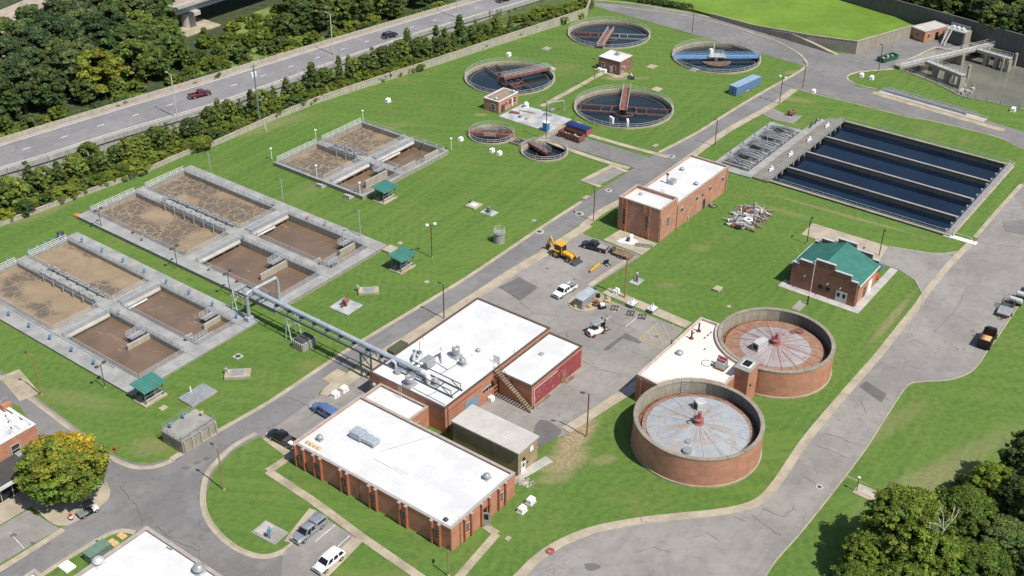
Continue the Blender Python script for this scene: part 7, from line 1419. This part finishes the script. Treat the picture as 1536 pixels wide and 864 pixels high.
m = MB(); rail(m, (1.1, -1.1, .7), (2.8, -1.1, .7), h=1.1, step=.8); rail(m, (1.1, 1.1, .7), (2.8, 1.1, .7), h=1.1, step=.8); rail(m, (2.8, -1.1, .7), (2.8, 1.1, .7), h=1.1, step=.8); m.build('cage', 'darkgrey', t); MB().box(1.1, 2.8, -1.1, 1.1, .6, .7).build('cage_floor', 'darkgrey', t)
for y in (-1.35, 1.35): wheel(t, -.4, y, .36, .22)
MB().bar((-1.9, -.7, .5), (-3.1, 0, .45), .08, .1).build('drawbar', 'black', t); MB().bar((-1.9, .7, .5), (-3.1, 0, .45), .08, .1).build('drawbar', 'black', t)
for i, (x, y) in enumerate(((1522, 457), (1533, 449))):
    t = thing('tank_trailer', ('silver tank trailer next to the wire cage trailer', 'silver tank trailer beyond the first, by the orange machine')[i], 'trailer', G(x, y), YAW+90); MB().rings([[(xx, .55*k*math.cos(a*.5236), 1.05+.55*k*math.sin(a*.5236)) for a in range(12)] for xx, k in ((-1.25, .5), (-1.1, 1), (1.1, 1), (1.25, .5))]).build('tank', 'alu', t, True); MB().box(-1.2, 1.2, -.4, .4, .3, .55).build('frame', 'black', t)
    for yy in (-.65, .65): wheel(t, 0, yy, .32, .2)
t = thing('compressor', 'orange tow behind machine at the lot edge', 'machine', G(1543, 440), YAW); MB().bevbox(-1.5, 1.5, -.8, .8, .5, 1.5, .08).build('body', 'hazmat', t); MB().box(-1.6, 1.6, -.7, .7, .35, .5).build('frame', 'black', t)
for yy in (-.85, .85): wheel(t, 0, yy, .33, .2)
t = thing('pump_trailer', 'rusty red pump trailer on the short drive above the pipe gallery', 'trailer', G(1187, 173), 15); MB().bevbox(-.9, .9, -.6, .6, .5, 1.3, .08).build('engine_cover', 'rustred', t); MB().bar((-.9, 0, .45), (-2.0, 0, .4), .1, .1).build('drawbar', 'rust', t); MB().cyl(.3, 0, 1.3, 1.7, .12, 8).build('exhaust', 'rust', t)
for yy in (-.7, .7): wheel(t, 0, yy, .36, .2)
# mower with rider
t = thing('riding_mower', 'black riding mower with rider on the worn grass by the brick house', 'mower', G(947, 118), 0); MB().bevbox(-.8, .8, -.5, .5, .25, .6, .08).build('body', 'black', t); MB().bevbox(-.5, .0, -.3, .3, .6, .9, .05).build('seat', 'darkgrey', t); MB().bevbox(-.6, .6, -.8, .8, .12, .25, .04).build('mower_deck', 'black', t)
for x, r in ((-.6, .3), (.7, .2)):
    for y in (-.55, .55): wheel(t, x, y, r, .22)
pr = bpy.data.meshes.new('person'); 
def person(loc, yaw):
    bm = bmesh.new(); J = {'pel': (0, 0, .95), 'sp': (.02, 0, 1.2), 'ch': (.06, 0, 1.45), 'nk': (.08, 0, 1.58), 'hd': (.11, 0, 1.74), 'hl': (0, .12, .92), 'hr': (0, -.12, .92), 'kl': (.45, .16, .95), 'kr': (.45, -.16, .95), 'al': (.5, .16, .55), 'ar': (.5, -.16, .55), 'tl': (.66, .16, .52), 'tr': (.66, -.16, .52), 'sl': (.06, .2, 1.43), 'sr': (.06, -.2, 1.43), 'el': (.15, .27, 1.18), 'er': (.15, -.27, 1.18), 'wl': (.4, .22, 1.15), 'wr': (.4, -.22, 1.15)}
    rad = {'pel': .15, 'sp': .14, 'ch': .16, 'nk': .06, 'hd': .105, 'hl': .1, 'hr': .1, 'kl': .075, 'kr': .075, 'al': .05, 'ar': .05, 'tl': .04, 'tr': .04, 'sl': .07, 'sr': .07, 'el': .05, 'er': .05, 'wl': .04, 'wr': .04}
    E = [('pel', 'sp'), ('sp', 'ch'), ('ch', 'nk'), ('nk', 'hd'), ('pel', 'hl'), ('pel', 'hr'), ('hl', 'kl'), ('hr', 'kr'), ('kl', 'al'), ('kr', 'ar'), ('al', 'tl'), ('ar', 'tr'), ('ch', 'sl'), ('ch', 'sr'), ('sl', 'el'), ('sr', 'er'), ('el', 'wl'), ('er', 'wr')]
    ks = list(J); me = bpy.data.meshes.new('person'); me.from_pydata([J[k] for k in ks], [(ks.index(a), ks.index(b)) for a, b in E], [])
    o = bpy.data.objects.new('person', me); COL.objects.link(o); md = o.modifiers.new('skin', 'SKIN'); 
    if not me.skin_vertices: 
        bm.from_mesh(me); bm.verts.layers.skin.verify(); bm.to_mesh(me)
    for i, k in enumerate(ks): sk = me.skin_vertices[0].data[i]; sk.radius = (rad[k],)*2; sk.use_root = (k == 'pel')
    s2 = o.modifiers.new('sub', 'SUBSURF'); s2.levels = 1; s2.render_levels = 1; me.materials.append(MAT['white']); o.location = loc; o.rotation_euler = (0, 0, yaw); bm.free()
    return tag(o, 'person in a white shirt sitting on the riding mower', 'person')
person(G(947, 118)+Vector((-.2, 0, .02)), 0)

# ------------------------------------------------------------------ lamps and poles
def lamp(px, py, h, label, pole='steel_dk', head='darkgrey', arm=.9, yaw=140, r=.08, lean=0, style='arm', group=None, z0=0):
    t = thing('lamp_post', label, 'lamp post', G(px, py, z0), yaw, group); MB().tube([(0, 0, 0), (0, 0, h*.5), (0, 0, h)], r*1.1 if h < 6 else r*1.35, 8).build('pole', pole, t, True)
    MB().cyl(0, 0, 0, .25, r*2.6, 10).build('base', 'conc', t)
    if style == 'arm': MB().tube([(0, 0, h-.1), (arm*.5, 0, h+.1), (arm, 0, h+.1)], r*.6, 6).build('arm', pole, t); MB().bevbox(arm-.1, arm+.6, -.17, .17, h+.02, h+.2, .04).build('lamp_head', head, t)
    elif style == 'double':
        MB().bar((-.8, 0, h), (.8, 0, h), .08, .08).build('arm', pole, t)
        for s in (-1, 1): MB().bevbox(s*.8-.3, s*.8+.3, -.25, .25, h-.05, h+.25, .05).build('lamp_head', head, t)
    elif style == 'post': MB().lathe([(.08, h), (.28, h+.05), (.3, h+.2), (.1, h+.35), (.02, h+.36)], 10).build('lamp_head', head, t, True)
    return t
for a in [(62.5,593,8.3,'tan wooden lamp post beside the office drive','polewood','darkgrey',1.0,150),(336,735,8.2,'tan wooden lamp post on the island lawn','polewood','darkgrey',1.0,140),(673,864,4.6,'short lamp post off the front corner of the long brick building','polewood','black',.5,90),(880,655,8.6,'dark brown lamp post by the digester lawn and yard','rust','darkgrey',.8,170),(666,478,7.4,'slim dark lamp post between road and blower building','steel_dk','darkgrey',.6,140),(890,332,7.6,'brown lamp post beside the road near the slate pickup','rust','darkgrey',.5,100),(1072,220,6.9,'slim lamp post beside the pipe gallery lawn','rust','darkgrey',.5,140),(1203.5,134.4,7.4,'slim lamp post at the road fork','rust','darkgrey',.4,140),(1038,52,7.6,'lamp post above the clarifier with the light blue bridge','rust','darkgrey',.4,140),(1317,109.6,8.0,'lamp post on the grass tongue by the green dumpster','rust','darkgrey',.3,140),(819,209.6,9.5,'tall dark pole beside the blue portable toilet','steel_dk','darkgrey',.5,140),(891,133.5,8.2,'tan pole left of the brick house with white roof','polewood','darkgrey',.3,140),(316.6,261,5.2,'slim grey lamp post behind the middle basin','steel_gb','darkgrey',.5,200),(425,306,6.0,'slim grey lamp post between middle and far basins','steel_gb','darkgrey',.5,200),(541,359,6.6,'slim grey lamp post at the end of the middle basin','steel_gb','darkgrey',.5,200),(1210,366,5.6,'black lamp post at the back corner of the green roofed building','black','black',.7,60),(1318.5,383.5,5.4,'black lamp post on the apron of the green roofed building','black','black',.5,60)]: lamp(*a)
lamp(937, 447, 9.0, 'tan wooden pole beside the yard kiosk', 'polewood', 'polewood', .3, 140, .11)
lamp(1169, 155, 7.2, 'double headed lamp post at the corner walk of the pipe gallery lawn', 'steel_dk', 'white', 0, 140, .08, 0, 'double'); lamp(648, 386.7, 7.6, 'rusty lamp post with two white floodlights on the lawn', 'rust', 'white', 0, 20, .08, 0, 'double')
for x, y, h, lab in [(153,344,4.6,'lamp post at the back of the middle basin deck'),(266.7,404,5.0,'lamp post halfway along the middle basin deck'),(346,444,5.2,'lamp post on the middle basin deck near the pipe trestle'),(158,582,4.8,'lamp post on the wide deck by the orange hose')]: lamp(x, y, h, lab, 'steel_dk', 'darkgrey', 0, 60, .07, 0, 'double')
for x, y, h, lab in [(408,240,2.8,'white lamp post at the left corner of the far basin'),(474.6,214,3.2,'white lamp post on the back wall of the far basin'),(545,186,3.4,'white lamp post at the back corner of the far basin'),(677,226,3.0,'white lamp post at the right corner of the far basin'),(540.6,297,3.6,'white lamp post at the front corner of the far basin'),(476,272,3.8,'white lamp post on the near wall of the far basin')]: lamp(x, y, h, lab, 'white', 'white', 0, 0, .06, 0, 'post')
t = thing('flag_pole', 'slim white pole in front of the dark stepped brick gable', 'pole', G(1215, 441)); MB().tube([(0, 0, 0), (0, 0, 7.4)], .06, 8).build('pole', 'pale', t, True); MB().bar((-.5, 0, 7.3), (.5, .2, 7.5), .05, .05).build('arm', 'alu', t)
t = thing('bollard', 'dark bollard on the slab before the stepped brick gable', 'bollard', G(1211, 457)); MB().cyl(0, 0, 0, 1.8, .16, 12).build('post', 'darkgrey', t, True); MB().cyl(0, 0, 1.8, 1.95, .2, 12, .1).build('cap', 'black', t)
for x, y, zb, lab in [(266, 176.5, 4, 'tall grey highway lamp opposite the woods'), (499.5, 80, 4, 'tall grey highway lamp between the roadside conifers'), (686, 26, 2.2, 'tall grey highway lamp on the far stretch')]: lamp(x, y, 11.0, lab, 'alu', 'alu', 1.8, 135, .11, 0, 'arm', None, zb)
def upole(px, py, h, label, trans):
    t = thing('utility_pole', label, 'utility pole', G(px, py), 45); MB().tube([(0, 0, 0), (0, 0, h)], .17, 8).build('pole', 'teal_steel' if trans else 'wood', t, True); MB().bar((-1.2, 0, h-.4), (1.2, 0, h-.4), .12, .14).build('crossarm', 'wood', t)
    for x in (-1.1, 0, 1.1): MB().cyl(x, 0, h-.33, h-.05, .07, 8).build('insulator', 'pale', t)
    if trans:
        for x in (-.45, .45): MB().lathe([(.05, h-3.2), (.33, h-3.1), (.33, h-2.0), (.2, h-1.9), (.02, h-1.88)], 14, x, .3).build('transformer_can', 'pale', t, True)
upole(390, 187, 15.6, 'tall utility pole with two pale transformer cans above the flood wall', True); upole(735, 61, 9.2, 'bare wooden utility pole in the shrubs behind the flood wall', False)
t = thing('marker_post', 'white marker stake on the lawn below the tall utility pole', 'marker', G(400, 197)); MB().bar((0, 0, 0), (-.3, 0, 1.9), .1, .1).build('stake', 'white', t); MB().cyl(0, 0, 0, .1, .15, 8).build('base', 'conc', t)

# ------------------------------------------------------------------ vegetation
import numpy as np
def leaf_mesh(name, pts, nrm, size, cols, mat, rng, aspect=.62):
    n = len(pts); a = rng.normal(size=(n, 3)); nrm = nrm/np.linalg.norm(nrm, axis=1, keepdims=True)
    u = np.cross(nrm, a); u /= np.linalg.norm(u, axis=1, keepdims=True); v = np.cross(nrm, u)
    s = size[:, None]; u = u*s; v = v*s*aspect
    c = nrm*s*.22
    V = np.stack([pts-u, pts-v*1.0-c, pts+u, pts+v-c], 1).reshape(-1, 3)
    me = bpy.data.meshes.new(name); me.vertices.add(4*n); me.vertices.foreach_set('co', V.astype(np.float32).ravel())
    me.loops.add(4*n); me.loops.foreach_set('vertex_index', np.arange(4*n, dtype=np.int32)); me.polygons.add(n)
    me.polygons.foreach_set('loop_start', np.arange(0, 4*n, 4, dtype=np.int32)); me.polygons.foreach_set('loop_total', np.full(n, 4, dtype=np.int32))
    me.update(calc_edges=True); me.validate()
    at = me.color_attributes.new('leaf', 'FLOAT_COLOR', 'POINT'); cc = np.ones((4*n, 4), np.float32); cc[:, :3] = np.repeat(cols, 4, 0); at.data.foreach_set('color', cc.ravel())
    me.materials.append(MAT[mat]); return me
def crown(name, seed, mat, h=9, r=3.6, base=.25, nclump=90, per=70, leaf=.33, shape='round', tint=None, cf=.27):
    rng = np.random.default_rng(seed); P, Nn, S, Cc = [], [], [], []
    for k in range(nclump):
        f = rng.random()
        if shape == 'cone': f = f**1.4; zz = base+(1-base)*f; rr = (1-f)**.8*(.35+.65*math.sqrt(rng.random())); rr *= .95+.25*math.sin(f*23)
        else: th = math.acos(1-1.75*rng.random()); zz = base+(1-base)*(.5+.5*math.cos(th)); rr = math.sin(th)*(.62+.38*rng.random()**.5)*(1+.16*math.sin(3*k))
        a = rng.random()*6.283; c = np.array([rr*r*math.cos(a), rr*r*math.sin(a), zz*h]); cr = r*(cf if shape == 'round' else .2)*(.55+.8*rng.random())
        d = rng.normal(size=(per, 3)); d /= np.linalg.norm(d, axis=1, keepdims=True); d[:, 2] = np.where(d[:, 2] < -.35, -d[:, 2]*.6, d[:, 2])
        q = c+d*cr*(.6+.4*rng.random((per, 1)))*np.array([1, 1, .72]); P.append(q); Nn.append(d*.8+np.array([0, 0, .55])+rng.normal(size=(per, 3))*.45); S.append(leaf*(.6+.8*rng.random(per)))
        b = .62+.8*rng.random()**1.3; tone = np.array([b*(1+.2*rng.normal()*.5), b, b*(.9+.2*rng.random())]); col = tone*(.78+.44*rng.random((per, 1)))
        if tint is not None: col = tint(q, col, h, rng)
        Cc.append(col)
    return leaf_mesh(name, np.concatenate(P), np.concatenate(Nn), np.concatenate(S), np.clip(np.concatenate(Cc), .05, 4), mat, rng)
def trunk_mesh(name, seed, h, r, base, mat='bark', branches=6):
    rnd = random.Random(seed); m = MB(); pts = [(0, 0, -.3)]; x = y = 0
    for k in range(1, 6): x += rnd.gauss(0, .06*r); y += rnd.gauss(0, .06*r); pts.append((x, y, h*.85*k/5))
    n = 7; rs = []
    for i, p in enumerate(pts): q = .035*h*(1-.8*i/5); rs.append([(p[0]+q*math.cos(6.283*k/n), p[1]+q*math.sin(6.283*k/n), p[2]) for k in range(n)])
    m.rings(rs)
    for b in range(branches):
        i = rnd.randint(2, 4); p = Vector(pts[i]); a = rnd.random()*6.28; e = p+Vector((math.cos(a)*r*.75, math.sin(a)*r*.75, h*.18)); mid = p.lerp(e, .5)+Vector((0, 0, .03*h)); m.tube([p, mid, e], .011*h, 5)
    return m.mesh(name, mat)
KI = {}
def kind(key, **k):
    tr = k.pop('bark', 'bark'); KI[key] = []
    for s in range(k.pop('vars', 2)):
        c = crown('crown', hash_(key)+s*101, h=1.0*k['h'], **{a: b for a, b in k.items() if a != 'h'}); KI[key].append((c, trunk_mesh('trunk', hash_(key)+s, k['h'], k['r'], k.get('base', .25), tr), k['h']))
def hash_(s): return sum(ord(c)*(i+3) for i, c in enumerate(s))
kind('oak', mat='leaf_d', cf=.23, h=10, r=3.9, base=.08, nclump=170, per=80, leaf=.27, vars=3)
kind('ash', mat='leaf_m', cf=.22, h=9, r=3.3, base=.06, nclump=150, per=75, leaf=.25, vars=2)
kind('pine', mat='leaf_p', cf=.25, h=12, r=3.0, base=.15, nclump=170, per=70, leaf=.27, shape='round', vars=2)
kind('cedar', mat='leaf_c', h=8, r=2.3, base=.04, nclump=130, per=70, leaf=.23, shape='cone', vars=3)
kind('gold', mat='leaf_y', h=9, r=4.2, base=.1, nclump=120, per=80, leaf=.33, vars=1)
kind('shrub', mat='leaf_s', h=2.4, r=1.9, base=.0, nclump=46, per=60, leaf=.2, vars=3)
kind('shrubd', mat='leaf_d', h=2.8, r=1.9, base=.0, nclump=46, per=60, leaf=.2, vars=2)
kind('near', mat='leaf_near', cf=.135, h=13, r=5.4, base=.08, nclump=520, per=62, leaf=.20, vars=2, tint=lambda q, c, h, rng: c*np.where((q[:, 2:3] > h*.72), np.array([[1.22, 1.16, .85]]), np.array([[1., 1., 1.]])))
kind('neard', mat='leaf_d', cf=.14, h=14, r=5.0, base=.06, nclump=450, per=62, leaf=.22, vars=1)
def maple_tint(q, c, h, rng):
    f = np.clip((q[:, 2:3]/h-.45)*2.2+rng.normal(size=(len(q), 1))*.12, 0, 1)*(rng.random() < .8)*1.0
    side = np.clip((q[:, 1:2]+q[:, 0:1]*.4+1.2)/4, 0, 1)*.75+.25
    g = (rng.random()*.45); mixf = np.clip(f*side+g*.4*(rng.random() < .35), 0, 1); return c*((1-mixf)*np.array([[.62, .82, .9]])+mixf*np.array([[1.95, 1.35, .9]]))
kind('maple', mat='leaf_map', cf=.15, h=9.6, r=5.0, base=.1, nclump=460, per=70, leaf=.2, vars=1, tint=maple_tint)
TN = [0]
def tree(key, px, py, s, label, group=None, z=0, name='tree', cat='tree', sx=1.0, world=None, trunk=True):
    TN[0] += 1; rnd = random.Random(TN[0]*13); c, tk, h = KI[key][TN[0] % len(KI[key])]; k = s/h
    p = world if world is not None else G(px, py, z); t = thing(name, label, cat, p, rnd.random()*360, group); vx = sx*rnd.uniform(.86, 1.18); t.scale = (k*vx*rnd.uniform(.9, 1.1), k*vx, k)
    o = bpy.data.objects.new('crown', c); COL.objects.link(o); o.parent = t
    if trunk: o = bpy.data.objects.new('trunk', tk); COL.objects.link(o); o.parent = t
    return t
tree('maple', 104, 742, 9.8, 'big round maple turning yellow and orange beside the office', name='maple_tree').rotation_euler = (0, 0, 0)
# woods above the highway
rnd = random.Random(4); g_ = 'woods between highway and overpass'
W1 = [(8,190,'oak',11),(40,170,'pine',13),(75,165,'oak',10),(25,140,'pine',13),(70,130,'pine',14),(110,145,'pine',12),(150,140,'gold',9.5),(115,115,'pine',14),(155,105,'pine',14),(190,110,'oak',11),(60,95,'pine',14),(100,80,'pine',15),(140,70,'pine',14),(180,78,'oak',13),(215,85,'ash',11),(235,100,'oak',10),(205,125,'ash',10),(245,120,'ash',8),(35,70,'oak',14),(10,110,'oak',13),(165,45,'pine',14),(205,52,'pine',14),(235,62,'oak',12),(255,80,'ash',9),(270,95,'ash',6.5),(0,165,'oak',10),(130,155,'oak',6),(180,148,'ash',5),(85,60,'pine',13),(285,105,'ash',5.5),(170,130,'gold',8),(125,50,'pine',13),(228,112,'oak',8),(15,208,'ash',5),(50,200,'shrubd',4),(-30,215,'oak',11),(-25,170,'pine',13)]
lab = {'oak': 'broad dark green tree in the woods above the highway', 'pine': 'tall blue green pine in the woods above the highway', 'ash': 'mid green bushy tree in the woods above the highway', 'gold': 'yellow green tree in the woods above the highway', 'shrubd': 'dark shrub below the woods above the highway'}
W1 += [(20,60,'pine',13),(60,55,'pine',14),(165,25,'oak',12),(110,35,'pine',14),(85,110,'pine',14),(200,30,'oak',11),(225,40,'oak',12),(245,45,'oak',10),(130,90,'pine',14),(165,75,'pine',14),(95,130,'oak',11),(45,120,'pine',14),(0,80,'oak',13),(40,35,'oak',11),(215,70,'pine',13),(190,92,'pine',12),(-15,130,'oak',13),(60,150,'pine',12),(135,125,'pine',11),(225,95,'ash',11),(258,100,'ash',8),(5,40,'oak',11)]
W1 = [q for q in W1 if not (q[0] < 100 and q[1] < 92)]
for x, y, k, s in W1: tree(k, x, y, s*1.14, lab[k], g_)
W2 = [(430,62,'oak',9),(455,50,'oak',11),(480,45,'oak',12),(510,40,'ash',10),(540,35,'oak',11),(565,28,'ash',10),(590,25,'oak',10),(470,20,'oak',13),(510,15,'oak',13),(550,8,'oak',12),(600,8,'ash',11),(630,10,'oak',9),(445,25,'oak',13),(655,3,'ash',8),(575,-5,'oak',13),(525,-8,'oak',14),(625,-12,'oak',13)]
for x, y, k, s in W2: tree(k, x, y, s*.9, lab[k].replace('woods above the highway', 'copse beyond the overpass end'), 'copse beyond the overpass end')
W3 = [(330,92,'ash',4.5),(350,84,'shrub',3.5),(375,72,'ash',4.5),(400,66,'shrub',4),(345,65,'shrub',3),(310,70,'shrub',3.2),(385,52,'shrub',3),(300,95,'shrubd',3.6),(365,92,'shrubd',3.5),(420,75,'shrubd',3.6),(400,80,'shrubd',3.2),(315,104,'shrub',2.6),(440,72,'shrub',3),(410,38,'shrub',3.2),(380,35,'shrub',2.6),(350,45,'shrub',2.5),(340,110,'ash',3.6),(440,78,'ash',3.6),(500,58,'ash',4),(530,50,'shrub',3.5),(560,42,'shrub',3.6),(470,66,'shrub',3.4),(600,30,'shrub',3.2),(285,118,'shrub',3),(262,128,'shrub',2.6),(200,140,'shrub',3),(180,152,'shrub',2.6),(90,178,'shrub',3),(60,190,'shrub',2.6),(30,205,'shrub',3)]
rq = random.Random(31)
for q in range(34):
    fx = rq.random(); W3.append((300+fx*150, 112-fx*62-rq.random()*62*(1-.3*fx), rq.choice(('shrub', 'shrub', 'ash')), rq.uniform(1.6, 3.2)))
for x, y, k, s in W3: tree(k, x, y, s, 'leafy shrub on the rough bank beside the overpass footing', 'shrubs on the rough bank', name='shrub', cat='shrub')
# row between highway wall and flood wall
W4 = [(22,312,'oak',7),(48,290,'oak',7.5),(92,283,'cedar',6.5),(140,262,'oak',7.5),(160,258,'cedar',5),(196,246,'ash',6),(238,230,'oak',6.5),(265,222,'oak',6),(300,205,'ash',4.5),(330,190,'cedar',7),(345,182,'ash',5.5),(380,178,'cedar',7.5),(395,170,'ash',6),(412,160,'oak',5.5),(432,150,'cedar',6),(470,142,'cedar',8.5),(450,148,'ash',4.5),(510,128,'cedar',8),(535,118,'oak',5.5),(560,112,'oak',7.5),(588,104,'cedar',7),(612,94,'cedar',9.5),(630,92,'ash',6.5),(655,86,'cedar',9),(690,76,'cedar',10),(680,80,'oak',6),(712,66,'ash',5.5),(725,62,'oak',5),(-20,330,'oak',7.5)]
W4 += [(8,318,'ash',6.5),(70,286,'ash',5.5),(118,270,'ash',6),(178,250,'ash',5),(215,240,'oak',6.2),(255,226,'cedar',7),(285,212,'oak',5.6),(318,196,'oak',6),(362,180,'oak',5.5),(490,136,'oak',6),(525,122,'cedar',7),(548,116,'ash',6),(575,106,'oak',6.5),(600,98,'oak',7),(640,90,'oak',6.5),(668,84,'cedar',8),(745,52,'ash',5),(765,46,'oak',4.5)]
W4 = [(x, y, ('ash', 'cedar', 'oak')[i % 3] if k == 'oak' else k, s) for i, (x, y, k, s) in enumerate(W4)]
for x, y, k, s in W4: tree(k, x, y, s*1.02, {'oak': 'rounded dark tree between highway wall and flood wall', 'ash': 'light green young tree between highway wall and flood wall', 'cedar': 'pointed evergreen between highway wall and flood wall'}[k], 'trees between highway wall and flood wall')
rnd = random.Random(77); ofw = offs(fw, 2.6); ofw = resamp(ofw, 105); ofw2 = resamp(offs(fw, 5.0), 80)
for i, p in enumerate(ofw): k = 'shrub' if rnd.random() < .72 else 'shrubd'; tree(k, 0, 0, rnd.uniform(1.3, 2.7), 'low bright shrub of the thicket along the flood wall' if k == 'shrub' else 'low dark shrub of the thicket along the flood wall', 'thicket along the flood wall', name='shrub', cat='shrub', world=p+Vector((rnd.gauss(0, .6), rnd.gauss(0, .6), 0)), trunk=False, sx=1.25)
for i, p in enumerate(ofw2): tree('shrub' if rnd.random() < .5 else 'shrubd', 0, 0, rnd.uniform(1.1, 2.2), 'shrub of the thicket at the foot of the highway wall', 'thicket at the foot of the highway wall', name='shrub', cat='shrub', world=p+Vector((rnd.gauss(0, .8), rnd.gauss(0, .8), 0)), trunk=False, sx=1.2)
ofn = resamp(offs(N_, 2.6), 52)
for i, p in enumerate(ofn[2:44]): tree('shrub' if rnd.random() < .6 else 'shrubd', 0, 0, rnd.uniform(1.6, 3.0), 'shrub growing over the barrier on the wooded highway edge', 'shrubs on the wooded highway edge', name='shrub', cat='shrub', world=Vector((p.x, p.y, max(.0, p.z-2.2)))+Vector((rnd.gauss(0, .8), rnd.gauss(0, .8), 0)), trunk=False, sx=1.3)
# beyond the levee wall
for i in range(26):
    f = i/25; p = far[2].lerp(far[5], f*.95)+Vector((.5, .85, 0))*(5+9*rnd.random()); tree(rnd.choice(('oak', 'oak', 'ash', 'pine')), 0, 0, rnd.uniform(9, 13), 'dark woodland tree beyond the tall levee wall', 'woods beyond the levee wall', world=Vector((p.x, p.y, 0)))
for i in range(16): p = far[2].lerp(far[5], rnd.random())+Vector((.5, .85, 0))*(20+18*rnd.random()); tree('oak', 0, 0, rnd.uniform(12, 16), 'dark woodland tree beyond the tall levee wall', 'woods beyond the levee wall', world=Vector((p.x, p.y, 0)))
# hedge on the pond bank and hedge by top road
for i in range(9): p = G(965+i*8.5, 3.5+i*1.3); tree('shrubd', 0, 0, 1.7, 'clipped dark hedge bush along the top road', 'hedge along the top road', name='hedge_bush', cat='hedge', world=p, trunk=False, sx=1.2)
for i in range(14): p = G(775+i*8, 30-i*1.6+rnd.random()*4); tree('shrub', 0, 0, rnd.uniform(1.5, 2.6), 'bright shrub on the bank where the highway comes down', 'shrubs where the highway comes down', name='shrub', cat='shrub', world=p, trunk=False, sx=1.4)
# wood at the lower right
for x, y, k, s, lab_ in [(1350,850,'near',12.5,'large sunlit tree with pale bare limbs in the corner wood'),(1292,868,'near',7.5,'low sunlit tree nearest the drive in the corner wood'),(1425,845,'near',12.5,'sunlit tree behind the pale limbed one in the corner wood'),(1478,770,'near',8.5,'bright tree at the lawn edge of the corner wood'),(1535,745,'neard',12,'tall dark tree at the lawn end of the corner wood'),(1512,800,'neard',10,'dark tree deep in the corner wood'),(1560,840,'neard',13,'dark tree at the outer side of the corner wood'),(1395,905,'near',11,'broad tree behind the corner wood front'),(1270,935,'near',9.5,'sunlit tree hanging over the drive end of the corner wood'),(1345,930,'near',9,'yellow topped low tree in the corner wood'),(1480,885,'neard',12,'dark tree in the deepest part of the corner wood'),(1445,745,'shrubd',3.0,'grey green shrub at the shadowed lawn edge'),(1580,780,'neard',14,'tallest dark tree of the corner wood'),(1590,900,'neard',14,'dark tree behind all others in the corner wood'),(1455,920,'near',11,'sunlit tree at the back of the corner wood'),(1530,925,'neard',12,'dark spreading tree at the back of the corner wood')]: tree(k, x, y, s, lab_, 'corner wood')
p = G(1388, 885); t = thing('bare_tree', 'bare pale limbed dead tree rising in the corner wood', 'tree', p, 0); m = MB(); 
def limb(m, p, d, L, r, depth, rnd):
    e = p+d*L; m.tube([p, p.lerp(e, .5)+Vector((rnd.gauss(0, .12), rnd.gauss(0, .12), 0)), e], r, 6)
    if depth:
        for k in range(2+(rnd.random() < .4)): n = (d+Vector((rnd.gauss(0, .55), rnd.gauss(0, .55), rnd.gauss(.1, .2)))).normalized(); limb(m, e, n, L*.68, r*.62, depth-1, rnd)
limb(m, Vector((0, 0, 0)), Vector((-.02, 0, 1)), 8.6, .14, 0, random.Random(3)); m.build('trunk', 'bark_w', t, True); m = MB(); limb(m, Vector((-.17, 0, 8.5)), Vector((.25, .1, .9)), 2.6, .075, 3, random.Random(9)); limb(m, Vector((-.17, 0, 8.2)), Vector((-.3, .1, .7)).normalized(), 1.8, .06, 3, random.Random(12)); m.build('crown', 'bark_w', t, True)
# creeping growth on the retaining wall
rng = np.random.default_rng(6); P, Nn, S, Cc = [], [], [], []
sw = resamp(offs(S_, -.42), 200)
for i, p in enumerate(sw[20:150]):
    if rng.random() < .45:
        hgt = rng.random()**1.3*3.6; n = int(14+hgt*26); zz = rng.random(n)*hgt; P.append(np.stack([p.x+rng.normal(size=n)*.35, p.y+rng.normal(size=n)*.35-.25, .1+zz+max(0, p.z-4.2)], 1)); Nn.append(np.array([[.7, -.7, .3]])+rng.normal(size=(n, 3))*.4); S.append(.12+.14*rng.random(n)); Cc.append((.7+.6*rng.random((n, 1)))*np.ones((1, 3)))
me = leaf_mesh('ivy', np.concatenate(P), np.concatenate(Nn), np.concatenate(S), np.concatenate(Cc), 'leaf_s', rng); o = bpy.data.objects.new('ivy', me); COL.objects.link(o); tag(o, 'vines climbing the highway retaining wall', 'vines', None, 'stuff')
